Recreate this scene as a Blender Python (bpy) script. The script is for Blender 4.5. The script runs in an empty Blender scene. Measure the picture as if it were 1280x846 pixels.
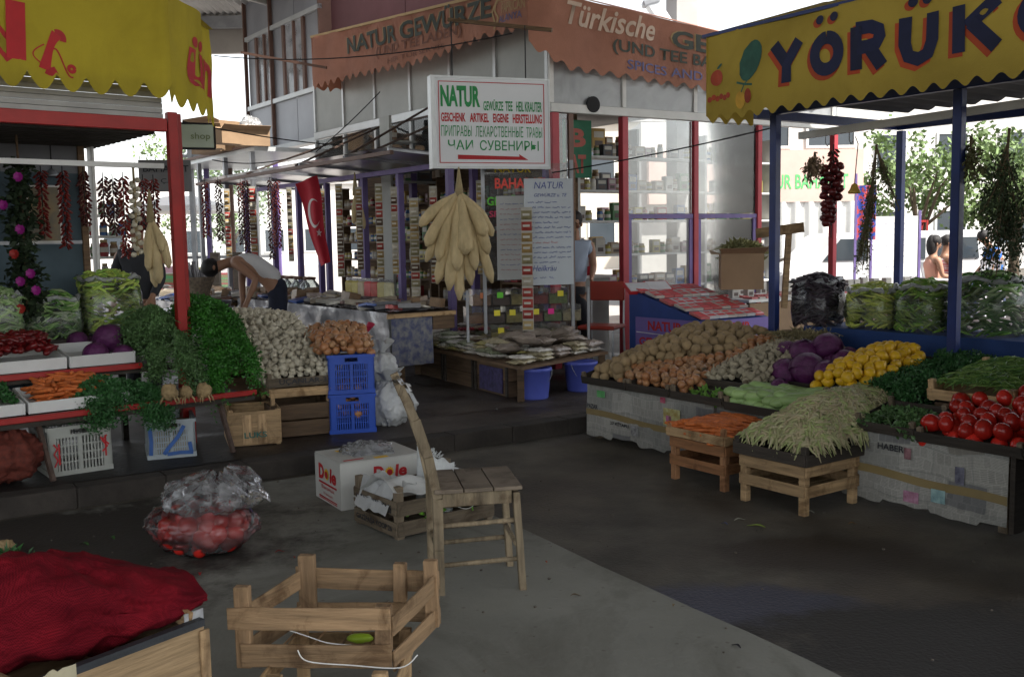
import bpy, bmesh, math, random
from mathutils import Vector, Matrix, noise
random.seed(7)
R=random.random; U=random.uniform; rad=math.radians; PI=math.pi
S=bpy.context.scene
COL=S.collection
# ---------------------------------------------------------------- camera geometry (photo pixels -> points of the place)
FPX=1245.0; PITCH=rad(5.7); ROLL=rad(1.0); EYE=1.5
def ray(px,py):
    x=(px-640)/FPX; y=-(py-423)/FPX
    c,s=math.cos(ROLL),math.sin(ROLL)
    xr=c*x+s*y; yr=-s*x+c*y
    return xr, math.cos(PITCH)+yr*math.sin(PITCH), -math.sin(PITCH)+yr*math.cos(PITCH)
def G(px,py,z=0.0):
    r=ray(px,py); t=(z-EYE)/r[2]; return Vector((r[0]*t,r[1]*t,z))
def Y(px,py,y):
    r=ray(px,py); t=y/r[1]; return Vector((r[0]*t,y,EYE+r[2]*t))
WK=.12   # pavement height
# ---------------------------------------------------------------- objects
def tag(o,label=None,cat=None,group=None,kind=None):
    if label: o['label']=label
    if cat: o['category']=cat
    if group: o['group']=group
    if kind: o['kind']=kind
    return o
def thing(name,label,cat,loc=(0,0,0),rz=0,group=None):
    o=bpy.data.objects.new(name,None); COL.objects.link(o)
    o.empty_display_size=.1
    o.location=loc; o.rotation_euler=(0,0,rz)
    return tag(o,label,cat,group)
def dup(o,loc=None,rot=None,scale=None,label=None,parent=None,group=None):
    def rec(a,p):
        c=a.copy(); COL.objects.link(c); c.parent=p
        for ch in list(KIDS.get(a.name,[])): KIDS.setdefault(c.name,[]).append(rec(ch,c))
        return c
    c=rec(o,parent)
    if loc is not None: c.location=loc
    if rot is not None: c.rotation_euler=rot
    if scale is not None: c.scale=(scale,)*3 if isinstance(scale,(int,float)) else scale
    if label: c['label']=label
    if group: c['group']=group
    return c
KIDS={}
class MB:
    def __init__(s): s.v=[]; s.f=[]; s.m=[]; s.cm=0
    def add(s,vs,fs,M=None):
        n=len(s.v)
        s.v+= [tuple(M@Vector(p)) for p in vs] if M is not None else [tuple(p) for p in vs]
        for f in fs: s.f.append(tuple(i+n for i in f)); s.m.append(s.cm)
        return s
    def box(s,c,d,rz=0,M=None):
        x,y,z=d[0]/2,d[1]/2,d[2]/2
        T=Matrix.Translation(c)@Matrix.Rotation(rz,4,'Z')
        if M is not None: T=M@T
        return s.add([(-x,-y,-z),(x,-y,-z),(x,y,-z),(-x,y,-z),(-x,-y,z),(x,-y,z),(x,y,z),(-x,y,z)],
            [(0,3,2,1),(4,5,6,7),(0,1,5,4),(1,2,6,5),(2,3,7,6),(3,0,4,7)],T)
    def bx(s,x0,x1,y0,y1,z0,z1):
        return s.box(((x0+x1)/2,(y0+y1)/2,(z0+z1)/2),(x1-x0,y1-y0,z1-z0))
    def bar(s,a,b,w,h=None,up=(0,0,1)):
        h=h or w; a=Vector(a); b=Vector(b); d=b-a; L=d.length; d.normalize()
        u=Vector(up); 
        if abs(d.dot(u))>.97: u=Vector((0,1,0))
        sx=d.cross(u).normalized(); uz=sx.cross(d)
        T=Matrix((( sx.x,d.x,uz.x,(a.x+b.x)/2),(sx.y,d.y,uz.y,(a.y+b.y)/2),(sx.z,d.z,uz.z,(a.z+b.z)/2),(0,0,0,1)))
        return s.box((0,0,0),(w,L,h),M=T)
    def board(s,a,b,w,h,seed=0):
        a=Vector(a); b=Vector(b); d=b-a; L=d.length; d.normalize(); sx=d.cross(Vector((0,0,1))).normalized(); uz=sx.cross(d); n=max(2,int(L/.05)); vs=[];fs=[]
        for i in range(n+1):
            p=a+d*(L*i/n); q=i*.6+seed*7.3; t1=h/2*(1+.10*noise.noise((q,1,seed))); t0=h/2*(1+.10*noise.noise((q,5,seed))); k=.004*noise.noise((q*.5,9,seed))+.0015*math.sin(i*.9+seed)
            for sg,t in ((-1,-t0),(1,-t0),(1,t1),(-1,t1)): vs.append(p+sx*(sg*w/2+k)+uz*t)
        for i in range(n):
            for c in range(4): fs.append((i*4+c,i*4+(c+1)%4,i*4+4+(c+1)%4,i*4+4+c))
        fs+=[(3,2,1,0),(n*4,n*4+1,n*4+2,n*4+3)]
        return s.add(vs,fs)
    def tube(s,pts,r,n=6,cap=True):
        pts=[Vector(p) for p in pts]; N=len(pts); rs=r if isinstance(r,(list,tuple)) else [r]*N
        vs=[];fs=[]; ref=None
        for i,p in enumerate(pts):
            d=(pts[min(i+1,N-1)]-pts[max(i-1,0)]).normalized()
            if ref is None: ref=Vector((0,0,1)) if abs(d.z)<.9 else Vector((1,0,0))
            a=(ref-d*ref.dot(d)).normalized(); b=d.cross(a); ref=a
            for k in range(n):
                t=2*PI*k/n; vs.append(p+(a*math.cos(t)+b*math.sin(t))*rs[i])
        for i in range(N-1):
            for k in range(n):
                k2=(k+1)%n; fs.append((i*n+k,i*n+k2,(i+1)*n+k2,(i+1)*n+k))
        if cap: fs.append(tuple(range(n))[::-1]); fs.append(tuple((N-1)*n+k for k in range(n)))
        return s.add(vs,fs)
    def lathe(s,prof,n=12,M=None,lobes=0,amp=0):
        vs=[];fs=[]
        for r,z in prof:
            for k in range(n):
                t=2*PI*k/n; q=r*(1+amp*math.cos(lobes*t)) if lobes else r
                vs.append((q*math.cos(t),q*math.sin(t),z))
        for i in range(len(prof)-1):
            for k in range(n):
                k2=(k+1)%n; fs.append((i*n+k,i*n+k2,(i+1)*n+k2,(i+1)*n+k))
        if prof[0][0]>1e-4: fs.append(tuple(range(n))[::-1])
        if prof[-1][0]>1e-4: fs.append(tuple((len(prof)-1)*n+k for k in range(n)))
        return s.add(vs,fs,M)
    def ball(s,c,r,n=10,m=7,amp=0,sc=3,M=None,seed=0):
        rx,ry,rz=(r,r,r) if isinstance(r,(int,float)) else r
        vs=[];fs=[]
        for i in range(m+1):
            ph=PI*i/m
            for k in range(n):
                t=2*PI*k/n; p=Vector((math.sin(ph)*math.cos(t),math.sin(ph)*math.sin(t),math.cos(ph)))
                q=1+amp*noise.noise(p*sc+Vector((seed,seed,seed))) if amp else 1
                vs.append((c[0]+p.x*rx*q,c[1]+p.y*ry*q,c[2]+p.z*rz*q))
        for i in range(m):
            for k in range(n):
                k2=(k+1)%n; fs.append((i*n+k,(i+1)*n+k,(i+1)*n+k2,i*n+k2))
        return s.add(vs,fs,M)
    def grid(s,fn,nu,nv,M=None):
        vs=[fn(i/nu,j/nv) for j in range(nv+1) for i in range(nu+1)]
        fs=[(j*(nu+1)+i,j*(nu+1)+i+1,(j+1)*(nu+1)+i+1,(j+1)*(nu+1)+i) for j in range(nv) for i in range(nu)]
        return s.add(vs,fs,M)
    def prism(s,poly,t,M=None):
        n=len(poly)
        return s.add([(x,y,0) for x,y in poly]+[(x,y,t) for x,y in poly],
            [tuple(range(n))[::-1],tuple(n+i for i in range(n))]+[(i,(i+1)%n,n+(i+1)%n,n+i) for i in range(n)],M)
    def build(s,name,mat,parent=None,smooth=False,bevel=0,loc=None,solid=0,weld=False):
        me=bpy.data.meshes.new(name); me.from_pydata(s.v,[],s.f)
        ms=mat if isinstance(mat,(list,tuple)) else [mat]
        for m in ms: me.materials.append(m)
        if len(ms)>1: me.polygons.foreach_set('material_index',s.m)
        if smooth: me.polygons.foreach_set('use_smooth',[True]*len(me.polygons))
        if weld:
            b=bmesh.new(); b.from_mesh(me); bmesh.ops.remove_doubles(b,verts=b.verts,dist=1e-5); b.to_mesh(me); b.free()
        me.update()
        o=bpy.data.objects.new(name,me); COL.objects.link(o)
        if loc is not None: o.location=loc
        if parent is not None: o.parent=parent; KIDS.setdefault(parent.name,[]).append(o)
        if bevel:
            b=o.modifiers.new('b','BEVEL'); b.width=bevel; b.segments=1; b.limit_method='ANGLE'
        if solid:
            b=o.modifiers.new('s','SOLIDIFY'); b.thickness=solid
        return o
# ---------------------------------------------------------------- materials
MC={}
def M(name,col,rough=.7,var=.2,sc=6,bump=.15,col2=None,metal=0,stretch=(1,1,1),rnd=.12,alpha=1,spec=.4,bsc=None,emit=0,contrast=0):
    if name in MC: return MC[name]
    m=bpy.data.materials.new(name); m.use_nodes=True; nt=m.node_tree; N=nt.nodes; L=nt.links
    b=N['Principled BSDF']; tc=N.new('ShaderNodeTexCoord'); mp=N.new('ShaderNodeMapping'); mp.inputs['Scale'].default_value=stretch
    L.new(tc.outputs['Object'],mp.inputs[0])
    oi=N.new('ShaderNodeObjectInfo'); ad=N.new('ShaderNodeVectorMath'); ad.operation='ADD'
    cmb=N.new('ShaderNodeCombineXYZ'); ml=N.new('ShaderNodeMath'); ml.operation='MULTIPLY'; ml.inputs[1].default_value=37
    L.new(oi.outputs['Random'],ml.inputs[0]); L.new(ml.outputs[0],cmb.inputs[0]); L.new(ml.outputs[0],cmb.inputs[2])
    L.new(mp.outputs[0],ad.inputs[0]); L.new(cmb.outputs[0],ad.inputs[1])
    n=N.new('ShaderNodeTexNoise'); n.inputs['Scale'].default_value=sc; n.inputs['Detail'].default_value=5; n.inputs['Roughness'].default_value=.6
    L.new(ad.outputs[0],n.inputs['Vector'])
    r=N.new('ShaderNodeValToRGB'); r.color_ramp.elements[0].position=.3+contrast; r.color_ramp.elements[1].position=.7-contrast
    c=Vector(col[:3]); c2=Vector(col2) if col2 else c*(1+var)
    c1=c if col2 else c*(1-var)
    r.color_ramp.elements[0].color=(*c1,1); r.color_ramp.elements[1].color=(*[min(x,.95) for x in c2],1)
    L.new(n.outputs['Fac'],r.inputs[0])
    hs=N.new('ShaderNodeHueSaturation'); mr=N.new('ShaderNodeMapRange'); mr.inputs[3].default_value=1-rnd; mr.inputs[4].default_value=1+rnd
    L.new(oi.outputs['Random'],mr.inputs[0]); L.new(mr.outputs[0],hs.inputs['Value']); L.new(r.outputs[0],hs.inputs['Color'])
    L.new(hs.outputs[0],b.inputs['Base Color'])
    b.inputs['Roughness'].default_value=rough; b.inputs['Metallic'].default_value=metal; b.inputs['Specular IOR Level'].default_value=spec
    if alpha<1: b.inputs['Alpha'].default_value=alpha
    if bump:
        n2=N.new('ShaderNodeTexNoise'); n2.inputs['Scale'].default_value=bsc or sc*5; n2.inputs['Detail'].default_value=4
        L.new(ad.outputs[0],n2.inputs['Vector'])
        bm=N.new('ShaderNodeBump'); bm.inputs['Strength'].default_value=bump; bm.inputs['Distance'].default_value=.01
        L.new(n2.outputs['Fac'],bm.inputs['Height']); L.new(bm.outputs[0],b.inputs['Normal'])
    if emit: b.inputs['Emission Color'].default_value=(*col,1); b.inputs['Emission Strength'].default_value=emit
    MC[name]=m; return m
def film(name,tint=(.9,.9,.92),white=.15,rough=.12,wr=8,amt=.5):
    """thin clear plastic or dusty glass: transparent, milky streaks and gloss"""
    if name in MC: return MC[name]
    m=bpy.data.materials.new(name); m.use_nodes=True; nt=m.node_tree; N=nt.nodes; L=nt.links
    N.remove(N['Principled BSDF']); out=N['Material Output']
    t=N.new('ShaderNodeBsdfTransparent'); t.inputs[0].default_value=(*tint,1)
    d=N.new('ShaderNodeBsdfTranslucent'); d.inputs[0].default_value=(.75,.76,.78,1)
    d2=N.new('ShaderNodeBsdfDiffuse'); d2.inputs[0].default_value=(.7,.72,.74,1)
    dd=N.new('ShaderNodeMixShader'); L.new(d.outputs[0],dd.inputs[1]); L.new(d2.outputs[0],dd.inputs[2])
    g=N.new('ShaderNodeBsdfGlossy'); g.inputs['Roughness'].default_value=rough
    tc=N.new('ShaderNodeTexCoord'); n=N.new('ShaderNodeTexNoise'); n.inputs['Scale'].default_value=wr; n.inputs['Detail'].default_value=6; n.inputs['Distortion'].default_value=1.5
    L.new(tc.outputs['Object'],n.inputs['Vector'])
    r=N.new('ShaderNodeMapRange'); r.inputs[1].default_value=.35; r.inputs[2].default_value=.7; r.inputs[3].default_value=white*(1-amt); r.inputs[4].default_value=white*(1+amt)
    L.new(n.outputs['Fac'],r.inputs[0])
    mx=N.new('ShaderNodeMixShader'); L.new(r.outputs[0],mx.inputs[0]); L.new(t.outputs[0],mx.inputs[1]); L.new(dd.outputs[0],mx.inputs[2])
    fr=N.new('ShaderNodeFresnel'); fr.inputs[0].default_value=1.45
    bm=N.new('ShaderNodeBump'); bm.inputs['Strength'].default_value=.32 if wr>5 else .0; bm.inputs['Distance'].default_value=.012
    L.new(n.outputs['Fac'],bm.inputs['Height']); L.new(bm.outputs[0],g.inputs['Normal']); L.new(bm.outputs[0],fr.inputs['Normal'])
    m2=N.new('ShaderNodeMixShader'); L.new(fr.outputs[0],m2.inputs[0]); L.new(mx.outputs[0],m2.inputs[1]); L.new(g.outputs[0],m2.inputs[2])
    L.new(m2.outputs[0],out.inputs[0]); MC[name]=m; return m
def wood(name,col,var=.3,vert=False,rough=.75,col2=None):
    return M(name,col,rough,var*1.35,3,.5,col2=col2,stretch=(9,9,1) if vert else (1,1,12),bsc=9,rnd=.22)
WD=wood('pale_wood',(.36,.24,.125)); WV=wood('pale_wood_upright',(.42,.28,.15),vert=True)
WO=wood('orange_wood',(.30,.14,.06)); WOV=wood('orange_wood_upright',(.34,.17,.08),vert=True)
WG=wood('grey_wood',(.14,.11,.075)); WGV=wood('grey_wood_upright',(.16,.125,.085),vert=True)
WK_=wood('dark_wood',(.035,.028,.022)); WB=wood('brown_wood',(.12,.075,.042)); WC=wood('chair_wood',(.21,.165,.105),vert=True)
RED=M('red_paint',(.30,.012,.010),.45,.2,5,.1); BLU=M('blue_paint',(.012,.03,.15),.4,.25,5,.1)
PUR=M('violet_paint',(.14,.10,.27),.5,.2,5,.1); WHT=M('white_paint',(.62,.62,.60),.5,.1,5,.1); GRYM=M('grey_metal',(.3,.31,.33),.45,.2,4,.1,metal=.5)
DRK=M('dark_void',(.012,.012,.014),.8,.3,5,.1); RUST=M('rusty_steel',(.07,.045,.035),.7,.4,20,.3)
CARD=M('cardboard',(.30,.20,.12),.8,.12,4,.1); WPL=M('white_plastic',(.55,.56,.55),.4,.08,4,.05); BPL=M('blue_plastic',(.015,.07,.42),.4,.12,4,.05)
RLT=M('red_lettering',(.42,.015,.02),.6,.1,9,0); GLT=M('green_lettering',(.02,.25,.07),.6,.1,9,0); BLT=M('black_lettering',(.02,.022,.03),.6,.1,9,0)
BAG=film('clear_plastic_bag',white=.10,rough=.18,wr=9,amt=.9); GLS=film('dusty_glass',(.94,.96,.97),white=.07,rough=.05,wr=2.5,amt=.6)
CLB=film('clear_box_plastic',(.9,.92,.9),white=.12,rough=.08,wr=3,amt=.4)
# ---------------------------------------------------------------- text
def text(body,mat,Mx,w,h,parent,bold=.0,shear=0,name='lettering',ext=.0015,warp=None,x0=0,y0=0):
    cu=bpy.data.curves.new('t','FONT'); cu.body=body; cu.extrude=0; cu.offset=bold; cu.shear=shear; cu.resolution_u=3
    t=bpy.data.objects.new('t',cu); COL.objects.link(t)
    dg=bpy.context.evaluated_depsgraph_get(); me=bpy.data.meshes.new_from_object(t.evaluated_get(dg))
    bpy.data.objects.remove(t)
    xs=[v.co.x for v in me.vertices]; ys=[v.co.y for v in me.vertices]
    ax,bx_=min(xs),max(xs); ay,by=min(ys),max(ys)
    for v in me.vertices:
        x=x0+(v.co.x-ax)/(bx_-ax)*w; y=y0+(v.co.y-ay)/(by-ay)*h; z=ext
        if warp: z+=warp(x,y)
        v.co=Mx@Vector((x,y,z))
    me.materials.clear(); me.materials.append(mat); me.name=name
    o=bpy.data.objects.new(name,me); COL.objects.link(o)
    if parent is not None: o.parent=parent; KIDS.setdefault(parent.name,[]).append(o)
    return o
def face_M(loc=(0,0,0),rz=0):   # a wall-like frame: local x along the wall, local y up, local z out towards the viewer
    return Matrix.Translation(loc)@Matrix.Rotation(rz,4,'Z')@Matrix.Rotation(PI/2,4,'X')
def skin(name,verts,edges,radii,mat,parent=None,sub=2,group=None):
    me=bpy.data.meshes.new(name); me.from_pydata(verts,edges,[]); o=bpy.data.objects.new(name,me); COL.objects.link(o)
    o.modifiers.new('s','SKIN').use_smooth_shade=True
    for i,r in enumerate(radii):
        me.skin_vertices[0].data[i].radius=(r,r) if isinstance(r,(int,float)) else r
    me.skin_vertices[0].data[0].use_root=True
    m=o.modifiers.new('u','SUBSURF'); m.levels=sub; m.render_levels=sub
    dg=bpy.context.evaluated_depsgraph_get(); m2=bpy.data.meshes.new_from_object(o.evaluated_get(dg))
    bpy.data.objects.remove(o); m2.materials.clear(); m2.materials.append(mat); m2.name=name
    m2.polygons.foreach_set('use_smooth',[True]*len(m2.polygons))
    o=bpy.data.objects.new(name,m2); COL.objects.link(o)
    if parent is not None: o.parent=parent; KIDS.setdefault(parent.name,[]).append(o)
    return o
# ---------------------------------------------------------------- frames of the two stalls
class Frame:
    def __init__(s,o,deg): s.o=Vector(o); s.a=rad(deg); s.c=math.cos(s.a); s.s=math.sin(s.a)
    def w(s,x,y,z): return Vector((s.o.x+s.c*x-s.s*y, s.o.y+s.s*x+s.c*y, z))
FL=Frame((-1.74,6.65,0),40); FR=Frame((.56,7.4,0),-54.8); F0=Frame((0,0,0),0)
def sprinkle(x0,x1,y0,y1,d,n=4000,mask=None):
    pts=[]; cell={}
    for _ in range(n):
        x=U(x0,x1); y=U(y0,y1)
        if mask and not mask(x,y): continue
        k=(int(x/d),int(y/d)); ok=True
        for i in (-1,0,1):
            for j in (-1,0,1):
                for q in cell.get((k[0]+i,k[1]+j),()):
                    if (q[0]-x)**2+(q[1]-y)**2<d*d: ok=False
        if ok: cell.setdefault(k,[]).append((x,y)); pts.append((x,y))
    return pts
def heap(protos,fr,dom,zf,d,label,group,layers=2,flat=False,mask=None,scale=(.85,1.12),drop=.75,tilt=3.14,amt=1.0,used=set(),rz=None,cap=150):
    """single produce items resting on the surface zf(x,y) of a pile; each is an object, those deep in the pile are one mass"""
    deep=[]
    for k in range(layers):
        pts=[(fr.w(x,y,zf(x,y)-k*d*drop+U(-.1,.1)*d),(U(-tilt,tilt),U(-tilt,tilt),U(0,6.28) if rz is None else rz+U(-.35,.35))) for x,y in sprinkle(*dom,d*.86,mask=mask) if R()<=amt]
        pts.sort(key=lambda q:q[0].y-1.5*q[0].z)
        if k==0: top=pts[:cap]; deep+=pts[cap:]
        else: deep+=pts
    for loc,rot in top:
        p=random.choice(protos)
        if p.name not in used:
            used.add(p.name); p.location=loc; p.rotation_euler=rot; tag(p,label,None,group)
        else: dup(p,loc,rot,U(*scale),label,group=group)
    if deep:
        mb=MB(); o0=deep[0][0]; 
        for loc,rot in deep:
            p=random.choice(protos); me=p.data
            from mathutils import Euler
            T=Matrix.Translation(loc-o0)@Euler(rot).to_matrix().to_4x4()@Matrix.Scale(U(*scale),4)
            mb.add([v.co for v in me.vertices],[tuple(f.vertices) for f in me.polygons],T)
        o=mb.build(protos[0]['category']+'_mass' if ' ' not in protos[0]['category'] else 'produce_mass',protos[0].data.materials[0],loc=o0,smooth=True)
        tag(o,protos[0]['category']+' lying deeper in the '+(label.split(' in the ',1)[1] if ' in the ' in label else label.split(' ',1)[1]),protos[0]['category'],None,'stuff')
def mound(x0,x1,y0,y1,z0,z1,h,p=.5):
    """surface from z0 at the front to z1 at the back, swelling by h in the middle"""
    def f(x,y):
        s=min(max((x-x0)/(x1-x0),0),1); t=min(max((y-y0)/(y1-y0),0),1)
        return z0+(z1-z0)*t+h*(math.sin(PI*s)*math.sin(PI*(.15+.7*t)))**p
    return f
def leaves(fr,dom,zf,n,size,depth,mat,name,label,cat,group=None,parent=None,droop=None,mask=None,stuff=False,shape=1.0,stems=0,smat=None):
    mb=MB(); x0,x1,y0,y1=dom; o0=fr.w((x0+x1)/2,(y0+y1)/2,zf((x0+x1)/2,y0)-.05)
    cl=[(U(x0,x1),U(y0,y1),U(-.02,.025)) for _ in range(max(6,int((x1-x0)*(y1-y0)*160)))]
    for _ in range(n):
        c=random.choice(cl)
        x=c[0]+random.gauss(0,.035); y=c[1]+random.gauss(0,.035)
        if mask and not mask(x,y): continue
        z=zf(x,y)+c[2]-R()**2*depth+.02*noise.noise((x*14,y*14,0))
        if x<x0 or x>x1 or y<y0 or y>y1: z-=.03
        p=fr.w(x,y,z)-o0; s=size*U(.6,1.3)
        a=U(0,6.28); e=U(-.3,1.2); d=Vector((math.cos(a)*math.cos(e),math.sin(a)*math.cos(e),math.sin(e)))
        q=d.cross(Vector((U(-1,1),U(-1,1),U(-1,1)))).normalized()*s*.38*shape; nn=d.cross(q).normalized()*s*.18
        mb.add([p,p+d*s*.35+q+nn,p+d*s,p+d*s*.4-q+nn,p+d*s*.55],[(0,1,4),(1,2,4),(2,3,4),(3,0,4)])
    for _ in range(stems):
        x=U(x0,x1);y=U(y0,y1); p=fr.w(x,y,zf(x,y)-.01)-o0; a=U(0,6.28); l=U(.08,.2)
        mb.tube([p,p+Vector((math.cos(a)*l*.5,math.sin(a)*l*.5,.015)),p+Vector((math.cos(a)*l,math.sin(a)*l,-.005))],.003,4)
    o=mb.build(name,mat,parent,loc=o0); tag(o,label,cat,group)
    if stuff: o['kind']='stuff'
    return o
# ================================================================ setting
def st(o): o['kind']='structure'; return o
ASP=M('asphalt',(.105,.096,.080),.8,.45,1.4,.5,bsc=60,rnd=0,contrast=.05); CONC=M('slab_concrete',(.205,.205,.18),.85,.16,1.1,.35,bsc=45,rnd=0)
PAV=M('worn_pavement',(.062,.050,.042),.7,.35,1.6,.5,bsc=30,rnd=0); KRB=M('kerb_stone',(.038,.032,.027),.9,.4,5,.6,bsc=30,rnd=0)
def glow(m,col,f=.3):
    nt=m.node_tree; N=nt.nodes; L=nt.links; b=N['Principled BSDF']; t=N.new('ShaderNodeBsdfTranslucent'); t.inputs[0].default_value=(*col,1); mx=N.new('ShaderNodeMixShader'); mx.inputs[0].default_value=f; L.new(b.outputs[0],mx.inputs[1]); L.new(t.outputs[0],mx.inputs[2]); L.new(mx.outputs[0],N['Material Output'].inputs[0])
def dirt(m,dark,sc,thr0=.5,thr1=.62,rough=None,fine=None):
    """stains, patches and grit with a shape of their own on a ground material"""
    nt=m.node_tree; N=nt.nodes; L=nt.links; b=N['Principled BSDF']; src=b.inputs['Base Color'].links[0].from_socket
    tc=N.new('ShaderNodeTexCoord'); n=N.new('ShaderNodeTexNoise'); n.inputs['Scale'].default_value=sc; n.inputs['Detail'].default_value=7; n.inputs['Roughness'].default_value=.65; n.inputs['Distortion'].default_value=.8
    L.new(tc.outputs['Object'],n.inputs['Vector'])
    r=N.new('ShaderNodeMapRange'); r.inputs[1].default_value=thr0; r.inputs[2].default_value=thr1; L.new(n.outputs['Fac'],r.inputs[0])
    mx=N.new('ShaderNodeMix'); mx.data_type='RGBA'; mx.blend_type='MULTIPLY'; L.new(r.outputs[0],mx.inputs[0]); L.new(src,mx.inputs[6]); mx.inputs[7].default_value=(*dark,1)
    L.new(mx.outputs[2],b.inputs['Base Color'])
    if rough is not None:
        q=N.new('ShaderNodeMapRange'); q.inputs[3].default_value=b.inputs['Roughness'].default_value; q.inputs[4].default_value=rough
        L.new(r.outputs[0],q.inputs[0]); L.new(q.outputs[0],b.inputs['Roughness'])
    if fine:
        v=N.new('ShaderNodeTexVoronoi'); v.inputs['Scale'].default_value=fine; L.new(tc.outputs['Object'],v.inputs['Vector'])
        k=N.new('ShaderNodeMapRange'); k.inputs[1].default_value=.05; k.inputs[2].default_value=.12; k.inputs[3].default_value=.45; k.inputs[4].default_value=0; L.new(v.outputs['Distance'],k.inputs[0])
        m3=N.new('ShaderNodeMix'); m3.data_type='RGBA'; m3.blend_type='MULTIPLY'; L.new(k.outputs[0],m3.inputs[0]); L.new(mx.outputs[2],m3.inputs[6]); m3.inputs[7].default_value=(.4,.33,.28,1); L.new(m3.outputs[2],b.inputs['Base Color'])
dirt(ASP,(.45,.38,.31),.8,.40,.66,.55); dirt(CONC,(.50,.48,.44),1.3,.48,.72,fine=11); dirt(PAV,(.45,.4,.38),1.2,.45,.6,.4)
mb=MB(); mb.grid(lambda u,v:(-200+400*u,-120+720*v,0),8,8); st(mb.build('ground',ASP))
kd=Vector((.838,.545,0)); kv=Vector((-.545,.838,0)); k0=Vector((-1.68,6.17,0))
mb=MB(); a=k0-kd*9; b=k0+kd*14; w=.16
seg=46
for i in range(seg):
    p=a+(b-a)*(i/seg); q=a+(b-a)*((i+1)/seg); j=U(-.008,.008)
    c=(p+q)/2+kv*(w/2+j); mb.box((c.x,c.y,.058+U(-.003,.003)),((q-p).length-.002,w,.124),math.atan2(kd.y,kd.x))
st(mb.build('kerb',KRB,bevel=.006))
mb=MB(); p0=a+kv*w; p1=b+kv*w
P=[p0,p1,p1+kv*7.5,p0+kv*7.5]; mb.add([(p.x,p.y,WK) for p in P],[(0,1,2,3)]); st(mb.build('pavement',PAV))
PLZ=M('pale_paving',(.30,.28,.26),.8,.15,.6,.2,bsc=20,rnd=0)
mb=MB(); q0=p0+kv*7.5; q1=p1+kv*7.5; P=[q0,q1,q1+kv*60+kd*60,q0+kv*60-kd*60]; mb.add([(p.x,p.y,.122) for p in P],[(0,1,2,3)]); st(mb.build('street',PLZ))
mb=MB(); e0=Vector((2.9,.13,0)); e1=Vector((-.86,6.62,0)); P=[]
for i in range(25): P.append(e0+(e1-e0)*(i/24)+Vector((U(-.012,.012),U(-.012,.012),0)))
P+=[k0-kd*5+Vector((0,-.02,0)),Vector((-7,-3,0)),Vector((3,-3,0))]
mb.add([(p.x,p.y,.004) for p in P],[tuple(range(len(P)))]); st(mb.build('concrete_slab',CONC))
# damp bluish spot in the asphalt, and plain darker areas with a ragged outline
def dark_patch(m,c,rx,ry,col=(.012,.014,.030),rgh=.42,k=2.2):
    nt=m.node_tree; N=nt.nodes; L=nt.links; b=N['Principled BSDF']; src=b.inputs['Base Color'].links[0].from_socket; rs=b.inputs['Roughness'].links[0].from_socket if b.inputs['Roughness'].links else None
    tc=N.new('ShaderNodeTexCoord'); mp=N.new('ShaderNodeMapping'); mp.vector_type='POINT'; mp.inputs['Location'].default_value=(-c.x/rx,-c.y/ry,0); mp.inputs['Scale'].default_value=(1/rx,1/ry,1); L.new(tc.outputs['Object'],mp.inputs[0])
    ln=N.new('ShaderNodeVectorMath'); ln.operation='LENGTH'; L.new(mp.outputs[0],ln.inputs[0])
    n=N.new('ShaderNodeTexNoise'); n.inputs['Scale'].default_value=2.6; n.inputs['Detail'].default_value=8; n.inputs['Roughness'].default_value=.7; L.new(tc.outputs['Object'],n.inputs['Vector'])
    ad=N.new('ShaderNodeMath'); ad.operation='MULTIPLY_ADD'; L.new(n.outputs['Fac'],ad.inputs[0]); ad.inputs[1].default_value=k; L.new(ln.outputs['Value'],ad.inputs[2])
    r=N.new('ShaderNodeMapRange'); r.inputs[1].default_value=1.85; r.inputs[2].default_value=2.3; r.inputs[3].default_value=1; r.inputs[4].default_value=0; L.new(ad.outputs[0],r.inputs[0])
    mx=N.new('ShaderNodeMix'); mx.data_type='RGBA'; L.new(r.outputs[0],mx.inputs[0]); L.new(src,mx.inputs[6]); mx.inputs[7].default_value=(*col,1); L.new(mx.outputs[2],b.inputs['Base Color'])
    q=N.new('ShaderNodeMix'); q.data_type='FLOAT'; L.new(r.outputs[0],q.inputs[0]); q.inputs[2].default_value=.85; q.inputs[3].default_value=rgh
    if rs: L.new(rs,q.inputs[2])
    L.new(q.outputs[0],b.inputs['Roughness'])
dark_patch(ASP,G(930,758),.50,.25,(.015,.018,.042)); dark_patch(ASP,G(1190,800),.85,.38,(.018,.016,.014),.6); dark_patch(ASP,G(1010,690),.5,.3,(.04,.03,.022),.6); dark_patch(PAV,G(110,600,WK),1.9,.9,(.013,.011,.010),.6); dark_patch(CONC,G(20,690),1.25,1.25,(.030,.026,.022),.7)  # bluish wet spot, then plain darker areas of asphalt, pavement and slab
# hills far off
HIL=M('far_hills',(.10,.115,.16),.9,.2,.02,0,rnd=0)
mb=MB(); mb.grid(lambda u,v:(-420+840*u, 330+120*v, (4+26*max(0,noise.noise((u*5+.3,.2,.7))+.45)*math.sin(PI*min(1,.06+v)))*(v>0) ),60,5); st(mb.build('hills',HIL,smooth=True))
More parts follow.
